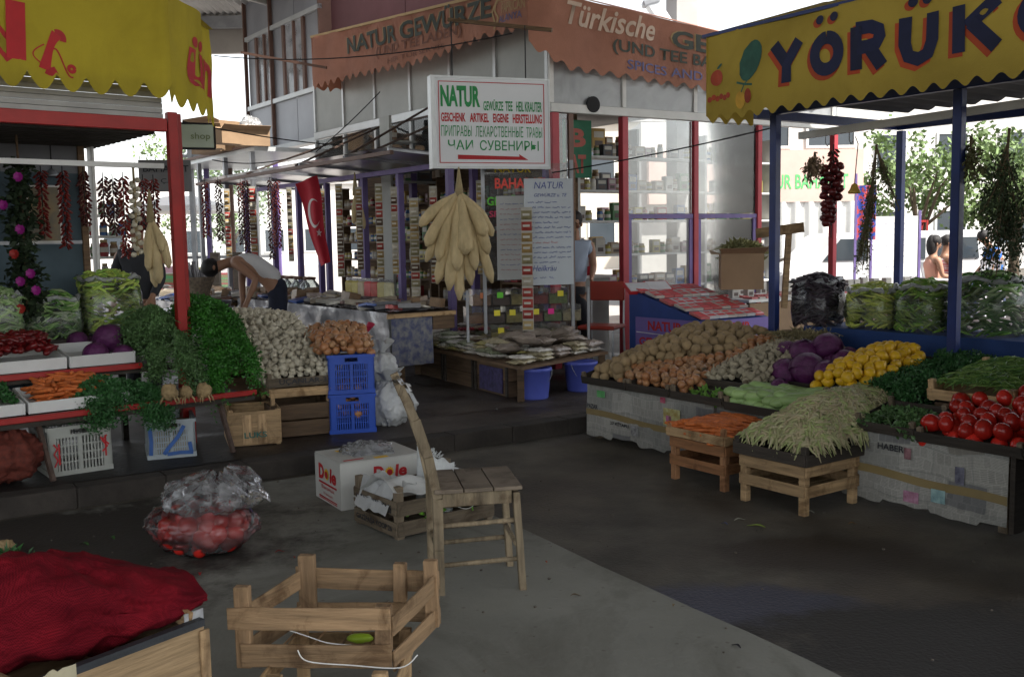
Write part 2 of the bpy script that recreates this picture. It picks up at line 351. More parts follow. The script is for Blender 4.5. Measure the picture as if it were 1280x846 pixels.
# market hall roof: corrugated sheets on beams over the whole square
RFM=M('roof_sheet',(.42,.41,.40),.6,.15,1.5,.1,rnd=0)
rf=thing('market_roof','high grey corrugated market roof on steel beams','roof',(0,0,5.6))
def corr(mb,x0,x1,y0,y1,z,step=.09,a=.018):
    n=int((x1-x0)/step*4)
    mb.grid(lambda u,v:(x0+(x1-x0)*u,y0+(y1-y0)*v,z+a*math.sin(u*n/4*2*PI)),n,1)
mb=MB(); corr(mb,-11,11,-4.5,11.2,0,.25,.03); corr(mb,-9,-3.0,11.2,18.6,0.,.12,.02); mb.build('roof_sheet',RFM,rf,solid=.01)
for y in (2,7,12,15.2,18.3):
    mb=MB(); mb.bx(-9,-3.1 if y>11 else 9,y-.06,y+.06,-.26,-.06); mb.build('beam',GRYM,rf)
mb=MB(); mb.bar((-5.6,14,-.16),(-3.2,18.2,-.16),.08,.08); mb.build('brace',WHT,rf)
mb=MB(); mb.bx(-9,-3.4,18.5,18.62,-.66,-.03); mb.build('fascia',M('beige_wall',(.34,.31,.28),.8,.08,3,.1),rf)
# ================================================================ sky, sun, camera
W=bpy.data.worlds.new('World'); S.world=W; W.use_nodes=True; nt=W.node_tree; bg=nt.nodes['Background']
sky=nt.nodes.new('ShaderNodeTexSky'); sky.sky_type='NISHITA'; sky.sun_disc=False
SEL=rad(52); SAZ=rad(128)
sky.sun_elevation=SEL; sky.sun_rotation=SAZ; sky.air_density=1.2; sky.dust_density=1.6; sky.ozone_density=.8
hsv=nt.nodes.new('ShaderNodeHueSaturation'); hsv.inputs['Saturation'].default_value=.25; nt.links.new(sky.outputs[0],hsv.inputs['Color']); nt.links.new(hsv.outputs[0],bg.inputs[0]); bg.inputs[1].default_value=.13
sl=bpy.data.lights.new('sun','SUN'); sl.energy=3.6; sl.angle=rad(.6); sl.color=(1,.95,.87)
so=bpy.data.objects.new('sun',sl); COL.objects.link(so)
dv=Vector((math.sin(SAZ)*math.cos(SEL),math.cos(SAZ)*math.cos(SEL),math.sin(SEL))); so.rotation_euler=dv.to_track_quat('Z','Y').to_euler()
cd=bpy.data.cameras.new('camera'); cam=bpy.data.objects.new('camera',cd); COL.objects.link(cam); S.camera=cam
cd.sensor_width=36; cd.lens=FPX*36/1280; cd.clip_end=2000; cd.clip_start=.05
cam.matrix_world=Matrix.Translation((0,0,EYE))@Matrix.Rotation(PI/2-PITCH,4,'X')@Matrix.Rotation(-ROLL,4,'Z')
cd.dof.use_dof=False
S.view_settings.view_transform='Standard'; S.view_settings.look='None'; S.view_settings.exposure=1.5; S.view_settings.gamma=1
S.cycles.max_bounces=8; S.cycles.transparent_max_bounces=24; S.cycles.diffuse_bounces=4
S.render.film_transparent=False
# ================================================================ produce prototypes (each built once, then copied)
def proto(name,cat,mb,mat,smooth=True,group=None):
    o=mb.build(name,mat,smooth=smooth); tag(o,'x',cat); return o
def blob(name,cat,mat,r,amp=.15,sc=1.6,n=10,m=7,k=2,prof=None,lobes=0,lamp=0,squash=1):
    out=[]
    for i in range(k):
        mb=MB()
        if prof: mb.lathe([(a*r,b*r) for a,b in prof],n,lobes=lobes,amp=lamp)
        else: mb.ball((0,0,0),(r,r*U(.85,.95),r*squash),n,m,amp,sc,seed=i*5+3)
        out.append(proto(name,cat,mb,mat))
    return out
def cyl_bag(name,label,c,r,h,rz=0,mat=BAG,sq=(1,1),neck=.0,group=None,seed=0):
    t=thing(name,label,'plastic bag',c,rz,group); mb=MB()
    def f(u,v):
        a=u*2*PI; p=Vector((math.cos(a),math.sin(a),0))
        cs=abs(p.x)**.6*math.copysign(1,p.x); sn=abs(p.y)**.6*math.copysign(1,p.y)
        q=.86+.16*math.sin(PI*min(1,v*1.1))**.7+.05*noise.noise((p.x*3+seed,p.y*3,v*6))
        return (cs*r*sq[0]*q,sn*r*sq[1]*q,h*v)
    mb.grid(f,36,14); mb.build('film',mat,t,smooth=True)
    mb=MB(); pts=[]
    for i in range(33):
        a=i/32*2*PI; x,y,z=f(i/32,1); pts.append((x*1.05,y*1.05,h+.012*math.sin(a*5+seed)+.008*math.sin(a*11)))
    mb.tube(pts,[.016+.006*math.sin(i*1.7) for i in range(33)],6,cap=False)
    mb.build('rolled_rim',film('bag_rim',white=.55,rough=.25,wr=14,amt=.3),t,smooth=True)
    return t
def peppers(name,label,c,r,h,rz,cols,sq=(1,1),n=420,L=.13,rad_=.011,top=.06,group=None,cat='vegetables'):
    """long peppers pressed against the inside of a bag and heaped over its rim"""
    mats=[M('pepper_skin_%d%d'%(int(c_[1]*99),int(c_[0]*99)),c_,.4,.3,6,.1) for c_ in cols]
    mb=MB(); cz,sz=math.cos(rz),math.sin(rz)
    for i in range(n):
        mb.cm=random.randrange(len(mats))
        if i<n*.66:
            a=U(0,2*PI); cs=abs(math.cos(a))**.6*math.copysign(1,math.cos(a)); sn=abs(math.sin(a))**.6*math.copysign(1,math.sin(a))
            p=Vector((cs*r*sq[0]*.88,sn*r*sq[1]*.88,U(.02,h-.01))); tang=Vector((-math.sin(a),math.cos(a),U(-.9,.9))).normalized(); out=Vector((math.cos(a),math.sin(a),0))
        else:
            q=math.sqrt(R()); a=U(0,2*PI); p=Vector((math.cos(a)*q*r*sq[0]*.85,math.sin(a)*q*r*sq[1]*.85,h+top*(1-q*q)+U(-.02,.01))); b=U(0,6.28); tang=Vector((math.cos(b),math.sin(b),U(-.25,.25))).normalized(); out=Vector((0,0,1))
        l=L*U(.7,1.2); k=U(-.03,.03)
        mb.tube([p-tang*l*.5-out*.01,p-tang*l*.2+out*k*.3,p+tang*l*.2+out*k*.3,p+tang*l*.5-out*.014],[rad_*.45,rad_,rad_*.85,rad_*.12],5)
    o=mb.build(name,mats,loc=c,smooth=True); o.rotation_euler=(0,0,rz); tag(o,label,cat,group,'stuff'); return o
# ================================================================ left vegetable stall
t=thing('market_stall','red framed vegetable stall with a rolled-up shutter and blue-grey back wall on the left','market stall',FL.w(0,0,WK),FL.a)
mb=MB(); mb.bx(-3.4,0,-.035,0,.37,.405); mb.build('tray_rail',RED,t,bevel=.004)
mb=MB(); mb.bx(-3.4,-.62,.34,.375,.575,.612); mb.build('tray_rail',RED,t,bevel=.004)
mb=MB(); mb.bx(-3.4,.0,.0,.95,.335,.365); mb.build('shelf_board',WK_,t)
mb=MB(); mb.bx(-3.4,-.35,.38,1.3,.545,.57); mb.build('shelf_board',WK_,t)
for x in (-.22,-1.35,-2.2,-3.2):
    mb=MB(); mb.bar((x,.1,.36),(x+.04,-.02,0),.025); mb.build('trestle_leg',RUST,t); mb=MB(); mb.bar((x,.6,.36),(x,.9,0),.025); mb.build('trestle_leg',RUST,t)
for x,y in ((-.31,.43),(-.24,.50),(-3.3,.43)):
    mb=MB(); w=.065 if x!=-.24 else .03; mb.bx(x-w/2,x+w/2,y-.03,y+.03,0,2.26); mb.build('post',RED,t,bevel=.004)
mb=MB(); mb.bx(-3.6,-.35,.40,.46,2.13,2.215); mb.build('cross_beam',RED,t,bevel=.004)
mb=MB()
for i in range(7): mb.bx(-3.6,-.36,.44+i*.003,.47+.01*(i%2),2.22+i*.034,2.25+i*.034)
mb.build('rolled_shutter',M('shutter_slats',(.36,.36,.36),.5,.15,5,.1),t)
mb=MB(); mb.bx(-3.6,-.57,1.62,1.68,.3,1.40); mb.build('back_wall',M('blue_grey_wall',(.06,.09,.11),.8,.2,3,.2),t)
mb=MB(); mb.bx(-3.6,-.57,1.62,1.68,1.92,2.3); mb.build('back_wall',M('pale_panel',(.17,.175,.19),.7,.15,3,.1),t)
mb=MB(); mb.bx(-3.6,-.57,1.61,1.69,1.40,1.425); mb.build('wall_strip',GRYM,t)
mb=MB(); mb.bx(-3.6,-.57,1.62,1.68,1.425,1.92); mb.build('back_wall',MC['blue_grey_wall'],t)
mb=MB(); mb.bx(-.57,-.52,1.6,1.7,0,2.3); mb.build('door_jamb',WB,t,bevel=.004)
mb=MB(); mb.bx(-.475,-.45,1.6,1.7,0,2.3); mb.build('door_jamb',WHT,t,bevel=.004)
mb=MB()
for i in range(12): mb.bx(-3.6,-.4,.5+i*.11,.55+i*.11,2.12,2.16)
mb.bx(-3.6,-.3,.47,1.72,2.17,2.2); mb.build('roof',M('dark_roof_boards',(.05,.045,.04),.8,.3,5,.2),t)
mb=MB(); mb.bar((-3.4,.9,1.94),(-.2,.9,1.94),.035,.035); mb.build('hanging_rail',WHT,t)
# things on the stall's wall
ps=thing('poster','fruit poster in a pale frame on the blue-grey stall wall','poster',FL.w(-.83,1.6,1.53),FL.a)
mb=MB(); mb.bx(-.12,.12,0,.012,0,.42); mb.build('frame',WHT,ps)
mb=MB(); mb.bx(-.105,.105,-.004,0,.015,.405); mb.build('picture',M('poster_print',(.12,.13,.13),.6,.5,6,0,col2=(.35,.25,.12)),ps)
lp=thing('hanging_lamp','small dark bell-shaped lamp hanging under the left stall roof','lamp',Y(65,220,7.4))
mb=MB(); mb.lathe([(.0,.05),(.015,.05),(.03,.03),(.06,0),(.055,-.004)],14); mb.build('lamp_shade',GRYM,lp,smooth=True)
mb=MB(); mb.tube([(0,0,.05),(0,0,.4)],.004,5); mb.build('cord',DRK,lp)
# yellow awning
def scal(x,step,amp,kind):
    u=(x/step)%1
    if kind=='lobe': return amp*(1-abs(math.sin(PI*u)))**1.0
    return amp*(.5+.5*math.cos(2*PI*u))
YEL=M('yellow_canvas',(.46,.37,.03),.75,.12,2.2,.25,bsc=120,rnd=0)
glow(YEL,(.55,.42,.02)); dirt(YEL,(.72,.72,.70),1.6,.45,.7)
aw=thing('awning','yellow scalloped awning with red lettering and a telephone receiver over the left stall','awning',(0,0,0))
AW0=FL.w(-.37,.25,0); d1=Vector((math.cos(FL.a),math.sin(FL.a),0))
def wr1(x,y): return .02*math.sin(x*4.1+y*1.5)+.03*noise.noise((x*2.2+y*1.5,y*1.2-x*.4,1))+.012*noise.noise((x*7+y*6,y*2,4))+.03*math.exp(-((x+.05)/.05)**2)
Mx=face_M(FL.w(-.37,.25,2.44),FL.a)
mb=MB(); mb.grid(lambda u,v:(-3.4+3.4*u,0+ (.70*v if v>0 else -0)+(scal(-3.4+3.4*u,.175,.10,'lobe')*(1-v)**6),wr1(-3.4+3.4*u,.7*v)),280,14,M=Mx)
vf=mb.build('front_valance',YEL,aw,smooth=True)
def lt(body,x,y,w,h,mat=RLT,Mx_=Mx,p=aw,warp=wr1,**k): return text(body,mat,Mx_,w,h,p,warp=(lambda a,b:warp(a,b)+.004),x0=x,y0=y,**k)

# telephone receiver drawing
def draw(parent,name,mat,Mx_,pts,r,warp,close=False):
    mb=MB(); n=len(pts)
    rs=r if isinstance(r,list) else [r]*n; vs=[]
    for i,(x,y) in enumerate(pts):
        a=pts[max(i-1,0)]; b=pts[min(i+1,n-1)]; dx,dy=b[0]-a[0],b[1]-a[1]; l=math.hypot(dx,dy) or 1
        nx,ny=-dy/l*rs[i],dx/l*rs[i]
        for s_ in (1,-1): X=x+nx*s_; Y_=y+ny*s_; vs.append((X,Y_,warp(X,Y_)+.005))
    mb.add(vs,[(2*i,2*i+1,2*i+3,2*i+2) for i in range(n-1)],Mx_)
    return mb.build(name,mat,parent)
def n_mark():
    for pl in ([(-.93,.16),(-.91,.50)],[(-1.20,.52),(-.94,.17)],[(-1.22,.17),(-1.22,.52)]): draw(aw,'lettering',RLT,Mx,pl,.055,wr1)
n_mark()
def curve(f,n=16): return [f(i/n) for i in range(n+1)]
cx,cy=-.77,.09
draw(aw,'telephone_drawing',RLT,Mx,curve(lambda t:(cx+.0+.09*t+.0*t, cy+.03+.22*t+.03*math.sin(PI*t))),[.035-.012*math.sin(PI*i/16) for i in range(17)],wr1)
draw(aw,'telephone_drawing',RLT,Mx,curve(lambda t:(cx+.09+.035*math.cos(1.9-2.2*t),cy+.22+.04*math.sin(1.9-2.2*t))),.018,wr1)
draw(aw,'telephone_drawing',RLT,Mx,curve(lambda t:(cx+.01+.06*t,cy+.03-.01*math.sin(PI*t))),.026,wr1)
draw(aw,'telephone_drawing',RLT,Mx,curve(lambda t:(cx+.01-.07*math.sin(PI*t),cy+.05+.13*t)),.004,wr1)
draw(aw,'telephone_drawing',RLT,Mx,curve(lambda t:(cx+.06+.11*t,cy+.16-.16*t+.03*math.sin(PI*t*2))),.005,wr1)
draw(aw,'telephone_drawing',RLT,Mx,curve(lambda t:(cx+.165+.018*math.cos(6.3*t),cy+.05+.018*math.sin(6.3*t))),.011,wr1)
# side valance turns away along the lane
ps0=FL.w(-.37,.25,0); ang=rad(93.5); L2=1.22
def wr2(x,y): return -.03*math.sin(x*6+.8+y)-.04*noise.noise((x*3+y*2,y*2,5))
Mx2=face_M((ps0.x+.01,ps0.y+.0,2.43),ang)
mb=MB(); mb.grid(lambda u,v:(L2*u,.70*v+scal(L2*u,.185,.075,'lobe')*(1-v)**6-.03*u*(1-v),wr2(L2*u,.7*v)),110,14,M=Mx2)
mb.build('side_valance',YEL,aw,smooth=True)
lt('ün',.36,.17,.84,.34,Mx_=Mx2,warp=wr2,bold=.03,shear=.15)
back=FL.w(-.37,1.9,2.3)
e=[FL.w(-3.8,.25,3.135),FL.w(-.37,.25,3.135),Vector((ps0.x-.06,ps0.y+1.22,3.13)),FL.w(-1.2,2.6,3.35),FL.w(-3.8,2.6,3.35)]
mb=MB(); mb.add(e,[(0,1,2,3,4)]); mb.build('top_canvas',YEL,aw)
mb=MB(); mb.bar(FL.w(-3.8,.24,3.14),FL.w(-.36,.24,3.14),.03); mb.build('front_bar',WB,aw)
# small signs left of the shop
s1=thing('shop_sign','small pale green sign with the word shop hanging below the yellow awning','sign',Y(243,172,8.6),rad(20))
mb=MB(); mb.bx(-.19,.16,0,.03,-.085,.11); mb.build('board',M('pale_green_board',(.40,.46,.38),.6,.1,3,.05),s1,bevel=.004)
mb=MB(); 
for a in ((-.2,.17,.11,.125),(-.2,.17,-.1,-.085)): mb.bx(a[0],a[1],-.004,.034,a[2],a[3])
for a in ((-.2,-.19),(.16,.175)): mb.bx(a[0],a[1],-.004,.034,-.085,.11)
mb.build('frame',DRK,s1)
text('shop',M('olive_lettering',(.16,.2,.1),.6,.1,5,0),face_M((0,-.003,0)),.16,.07,s1,bold=.01,x0=-.03,y0=-.03)
s2=thing('notice_board','grey hanging notice board behind the red post of the left stall','sign',Y(208,222,9.3),rad(15))
mb=MB(); mb.bx(-.24,.22,0,.02,-.13,.16); mb.build('board',M('grey_board',(.17,.17,.18),.6,.1,3,.05),s2,bevel=.003)
text('BAHARAT',BLT,face_M((0,-.003,0)),.40,.06,s2,bold=.01,x0=-.2,y0=.05); text('ÇAY',BLT,face_M((0,-.003,0)),.16,.05,s2,x0=-.05,y0=-.06)
# ---- white trays
def tray(label,x0,x1,y0,y1,z,h,fr,tilt=0,mat=WPL,lab='display_tray'):
    t=thing(lab,label,'tray',fr.w((x0+x1)/2,y0,z),fr.a); w=(x1-x0)/2; d=y1-y0; k=.012; dz=d*tilt
    t.rotation_euler=(math.atan(tilt),0,fr.a); t.rotation_mode='XYZ'
    mb=MB(); mb.bx(-w,w,0,d,0,k); mb.build('base',mat,t)
    mb=MB(); mb.bx(-w,w,-k,0,0,h); mb.bx(-w,w,d,d+k,0,h); mb.bx(-w-k,-w,-k,d+k,0,h); mb.bx(w,w+k,-k,d+k,0,h); mb.build('rim',mat,t,bevel=.003)
    return t
for lab,x0,x1 in (('white tray of red cabbages beside the parsley on the left stall',-1.05,-.66),('white tray of dark red peppers between cabbages and marrows',-1.49,-1.09),('white tray of pale marrows at the left edge of the photo',-1.95,-1.53)):
    tray(lab,x0,x1,.40,.80,.735,.075,FL,.12)
for lab,x0,x1 in (('white tray of carrots on the lower shelf of the left stall',-1.40,-.84),('white tray of dark greens left of the carrots',-1.98,-1.44)):
    tray(lab,x0,x1,.03,.36,.53,.07,FL,.15)
# cabbages, peppers, marrows
def cabbage(r,mat,seed):
    mb=MB(); mb.ball((0,0,0),(r,r*.97,r*.88),22,16,.10,2.2,seed=seed)
    for k in range(5):   # outer leaves wrapping the head
        a0=k*1.26+seed; 
        def f(u,v,a0=a0):
            a=a0+(u-.5)*1.7; ph=.25+v*1.5; q=r*(1.03+.05*abs(u-.5)*2+.05*max(0,.3-v)+.02*math.sin(u*9+k)*(1-v)); return (math.sin(ph)*math.cos(a)*q,math.sin(ph)*math.sin(a)*q,math.cos(ph)*q*.9)
        mb.grid(f,10,7)
    return mb
CAB=M('red_cabbage',(.055,.008,.05),.4,.5,3,.5,col2=(.12,.025,.11),stretch=(1,1,3),bsc=12)
cabs=[proto('red_cabbage','cabbage',cabbage(1.0,None,i),CAB) for i in range(2)]
cn=[0]
def put_cab(px,py,y,r,label,group):
    i=cn[0]; cn[0]+=1; loc=Y(px,py,y); rot=(U(-.5,.5),U(-.5,.5),U(0,6))
    if i<2: o=cabs[i]; o.location=loc; o.rotation_euler=rot; o.scale=(r,)*3; tag(o,label,None,group)
    else: dup(cabs[i%2],loc,rot,r,label,group=group)
for a,lb in zip([(136,423,6.75,.10),(97,427,6.8,.072),(120,443,6.5,.082),(154,443,6.55,.068),(112,432,6.9,.07)],
    ['largest red cabbage on top in the white tray of the left stall','red cabbage at the left end of the white tray','red cabbage low at the front of the white tray on the left stall','small red cabbage at the right front of the white tray by the parsley','red cabbage half hidden at the back of the white tray']):
    put_cab(*a,lb,'red cabbages on the left stall')
RP=M('dark_red_pepper',(.11,.006,.007),.3,.3,5,.1); 
def longveg(L,r,bend=.15,n=8,k=7,tip=.15,top=.7):
    mb=MB(); pts=[];rs=[]
    for i in range(k+1):
        t=i/k; pts.append((L*(t-.5),bend*L*math.sin(PI*t),0)); rs.append(r*(top+(1-top)*math.sin(PI*min(1,t*1.6+.2)))*(1 if t<.65 else 1-(1-tip)*((t-.65)/.35)**1.4)*(1 if t>0 else .45))
    mb.tube(pts,rs,n); return mb
rpp=[proto('red_pepper','pepper',longveg(.13,.021,b),RP) for b in (.1,.22)]
heap(rpp,FL,(-1.44,-1.14,.47,.78),mound(-1.5,-1.08,.4,.82,.83,.90,.07),.042,'dark red pepper heaped in the white tray on the left stall','dark red peppers in the white tray',2,tilt=.5)
MRW=M('pale_marrow',(.30,.36,.14),.45,.2,5,.1); mrw=[proto('marrow','marrow',longveg(.19,.03,.05,tip=.5),MRW)]
heap(mrw,FL,(-1.95,-1.56,.43,.78),mound(-1.97,-1.5,.4,.8,.83,.92,.06),.06,'pale marrow piled in the tray at the left edge','pale marrows at the left edge',2,tilt=.4,rz=2.0)
CAR=M('carrot_skin',(.50,.13,.03),.55,.2,9,.2,stretch=(6,1,1)); car=[proto('carrot','carrot',longveg(.17,.014,b,tip=.1,top=.9),CAR) for b in (.03,.08)]
heap(car,FL,(-1.30,-.93,.12,.33),mound(-1.4,-.83,.03,.37,.565,.68,.05),.042,'carrot in the white tray on the lower shelf of the left stall','carrots on the left stall',3,tilt=.25,cap=80)
LF1=M('parsley_leaf',(.030,.135,.014),.5,.45,9,0,rnd=0); LF2=M('celery_leaf',(.075,.15,.05),.5,.45,9,0,rnd=0); LF3=M('dark_leaf',(.030,.105,.028),.5,.4,9,0,rnd=0)
leaves(FL,(-1.97,-1.46,.04,.36),mound(-2,-1.44,.03,.37,.6,.66,.05),1500,.035,.05,LF3,'dark_greens','dark green leaves in the white tray left of the carrots','greens',stuff=True)
leaves(FL,(-1.10,-.62,-.08,.22),lambda x,y:.61-.10*math.exp(-((y+.05)/.06)**2)+.06*math.sin(PI*(x+1.15)/.45),17000,.019,.16,LF3,'parsley_bunches','dark flat parsley hanging over the lower rail of the left stall','parsley',stuff=True)
leaves(FL,(-.60,-.32,.10,.75),lambda x,y:.58+.36*min(1,(y+.02)/.55)+.11*math.sin(PI*min(1,max(0,(x+.66)/.40)))+.05*noise.noise((x*6,y*6,3)),21000,.019,.20,LF2,'celery_leaves','mid green celery tops heaped in front of the red post','celery',stuff=True,stems=120)
leaves(FL,(-.28,.13,-.01,.80),lambda x,y:.56+.43*min(1,(y+.06)/.5)+.12*math.sin(PI*min(1,max(0,(x+.3)/.46)))+.05*noise.noise((x*6,y*6,8)),21000,.020,.17,LF1,'parsley_heap','bright curly parsley heaped beside the garlic on the left stall','parsley',stuff=True)
CR=M('celeriac_root',(.28,.20,.10),.9,.4,10,.8)
for i,(px,py,lb) in enumerate(((212,490,'celeriac root leftmost of the three knobbly roots'),(232,490,'small celeriac root in the middle of the three roots'),(255,488,'celeriac root rightmost, next to the curly parsley'))):
    mb=MB(); mb.ball((0,0,0),.05 if i!=1 else .04,16,12,.35,3,seed=i)
    for k in range(9):
        a=U(0,6.28); mb.tube([(math.cos(a)*.03,math.sin(a)*.03,-.02),(math.cos(a)*.05,math.sin(a)*.05,-.045),(math.cos(a)*.06,math.sin(a)*.055,-.07)],[.008,.005,.002],5)
    o=mb.build('celeriac',CR,loc=Y(px,py,6.02+i*.10),smooth=True); tag(o,lb,'celeriac','celeriac roots on the left stall')
jshelf=1
# ---- bags standing behind the trays
for i,(px,py,y,r,h,cols,lb) in enumerate(((139,416,7.25,.215,.42,[(.30,.42,.07),(.38,.46,.10),(.2,.33,.06)],'yellow-green long peppers'),(64,424,6.95,.20,.30,[(.08,.2,.04),(.16,.3,.07),(.3,.38,.2)],'dark green long peppers'),(2,424,6.6,.14,.31,[(.2,.32,.12),(.3,.4,.2)],'pale green long peppers'))):
    c=Y(px,py,y); c.z-=.02
    ad=['tallest clear plastic bag of the left stall, filled with yellow-green peppers','middle clear plastic bag of the left stall with dark green peppers','clear plastic bag at the left edge holding pale green peppers'][i]
    cyl_bag('plastic_bag',ad,c,r,h,FL.a,sq=(1,.9),group='bags of peppers on the left stall',seed=i*3)
    peppers('long_peppers',lb+' filling '+['the tallest bag','the middle bag','the bag at the left edge'][i]+' on the left stall',c,r,h-.01,FL.a,cols,(1,.9),n=430,group='peppers in bags on the left stall')
mb=MB(); mb.bx(-3,-.5,.92,1.4,.84,.87)
t=thing('bag_shelf','dark plank shelf carrying the bags of peppers on the left stall','shelf',FL.w(0,0,0),FL.a); mb.build('plank',WK_,t)
for x in (-2.8,-1.7,-.55):
    mb=MB(); mb.bx(x-.02,x+.02,.94,.98,WK,.84); mb.build('leg',WK_,t)
# ---- hanging strings
def pepper_string(px,y,z1,z0,label,mat,r=.042,n=None,group='dried pepper strings under the left stall roof',name='pepper_string',tw=.6,at=None,leaf=.04):
    p=at or Y(px,220,y); c=Vector((p.x,p.y,z1)); t=thing(name,label,'pepper string' if name=='pepper_string' else 'garland',c,0,group); L=z1-z0
    mb=MB(); mb.tube([(0,0,.03),(0,0,-L)],.004,4); mb.build('thread',DRK,t)
    mb=MB(); n=n or int(L/.0065)
    for i in range(n):
        z=-L*(i+.5)/n; a=i*2.4+U(-.4,.4); q=r*U(.6,1.05)*(.75+.25*math.sin(PI*i/n)); l=leaf*U(.8,1.3)
        A=Vector((math.cos(a)*q*.35,math.sin(a)*q*.35,z)); d=Vector((math.cos(a),math.sin(a),-tw)).normalized()
        mb.tube([A,A+d*l*.4,A+d*l*.8+Vector((0,0,-.004)),A+d*l],[.003,.010,.008,.002],5)
    mb.build('peppers',mat,t,smooth=True); return t
DRP=M('dried_pepper',(.16,.012,.008),.35,.4,9,.1); DRP2=M('dark_dried_pepper',(.07,.01,.008),.4,.4,9,.1)
for px,y,a,b,m_,lb in ((24,7.0,2.04,1.58,DRP2,'dark dried pepper string, leftmost under the rail'),(51,7.1,2.04,1.58,DRP,'dried red pepper string in front of the poster'),(78,7.15,2.04,1.50,DRP,'slim dried red pepper string right of the poster'),(104,7.25,2.04,1.66,DRP2,'dark pepper string beside the bright door gap'),
    (128,7.7,2.03,1.66,DRP2,'short dark pepper string just right of the door gap'),(140,7.9,2.03,1.60,DRP2,'thin dark pepper string left of the long one'),(153,7.8,2.04,1.42,DRP,'longest and thickest red pepper string'),(178,8.0,2.03,1.62,DRP,'red pepper string right of the garlic braid'),(191,8.05,2.03,1.66,DRP,'thin red pepper string next to the red post')):
    pepper_string(px,y,a,b,lb,m_)
t=thing('garlic_braid','pale braided garlic string between the red pepper strings','garlic',Y(167,222,7.8)); GAR=M('garlic_skin',(.50,.46,.36),.55,.2,12,.2,stretch=(3,3,1)); 
mb=MB(); mb.tube([(0,0,.1),(0,0,-.6)],.01,5); mb.build('braid',M('straw',(.3,.24,.13),.8,.2,9,.3),t)
mb=MB()
for i in range(26): a=i*2.4; mb.ball((math.cos(a)*.028,math.sin(a)*.028,-.02-i*.023),(.024,.024,.021),8,6,.1,3,seed=i)
mb.build('bulbs',GAR,t,smooth=True)
LUF=M('luffa_sponge',(.58,.46,.26),.9,.18,14,.9,stretch=(1,1,.4),bsc=70,rnd=.06)
def luffa_bundle(name,label,c,items,tie=.03,group=None):
    t=thing(name,label,'luffa bundle',c,0,group)
    for (dx,dz,L,r,dy,b) in items:
        mb=MB(); pts=[];rs=[]
        for i in range(11):
            q=i/10; pts.append((dx*q+b*math.sin(PI*q),dy*(1-(1-q)**2)+.0,-L*q if dz is None else dz*q)); rs.append(r*(.22+.78*min(1,q*1.9)**.8)*(1 if q<.86 else (1-((q-.86)/.14)**2*.75))*(1+.10*math.sin(q*7+dx*40)+.05*math.sin(q*17+L*30)))
        mb.tube(pts,rs,12); mb.build('luffa',LUF,t,smooth=True)
    mb=MB(); mb.tube([(0,0,.22),(0,0,.02),(.0,0,-.04)],[.006,tie,tie*1.1],8); mb.build('stalks',M('straw',(.3,.24,.13)),t)
    return t
luffa_bundle('luffa_bundle','small bundle of luffa sponges hanging left of the red post',Y(188,272,7.9),[(-.03,None,.42,.035,-.02,0),(.04,None,.52,.038,0,.01),(.12,None,.40,.035,.02,.02),(.0,None,.55,.034,.04,-.02),(.09,None,.27,.03,-.03,.02),(-.06,None,.3,.03,.02,0)])
# flowers and dark garland at the far left
t=thing('flower_garland','dark leafy garland with magenta flowers hanging in the left corner of the stall','garland',Y(22,200,6.7)); mb=MB()
for i in range(1500):
    z=-U(0,1.05); a=U(0,6.28); q=U(.02,.17)*(.7+.5*noise.noise((z*4,0,0))); p=Vector((math.cos(a)*q,math.sin(a)*q*.6,z)); d=Vector((U(-1,1),U(-1,1),U(-1,.6))).normalized()*.05; n_=d.cross(Vector((U(-1,1),U(-1,1),1))).normalized()*.018
    mb.add([p,p+d*.5+n_,p+d,p+d*.5-n_],[(0,1,2,3)])
mb.build('leaves',M('dark_garland_leaf',(.02,.035,.015),.6,.5,5,0),t)
mb=MB(); mb.tube([(0,0,.2),(.01,0,-.4),(0,0,-1.05)],.008,5); mb.build('stem',WB,t)
FLW=M('magenta_flower',(.22,.01,.16),.6,.3,5,0); FLR=M('red_flower',(.30,.02,.015),.6,.3,5,0)
for i,(dx,dz,m_) in enumerate(((.06,-.12,FLW),(-.05,-.3,FLW),(.05,-.46,FLW),(.0,-.62,FLR),(.1,-.75,FLW),(.03,-.8,FLW),(.13,-.86,FLW),(-.08,-.9,FLR),(.02,-.98,FLR),(-.1,-.16,FLR))):
    mb=MB()
    for k in range(11):
        a=k*2.4; l=.035; p=Vector((dx,-.12,dz)); d=Vector((math.cos(a),-.4,math.sin(a)))*l; n_=Vector((-math.sin(a),-.3,math.cos(a)))*.014
        mb.add([p,p+d*.6+n_,p+d,p+d*.6-n_],[(0,1,2,3)])
    mb.build('flower',m_,t)
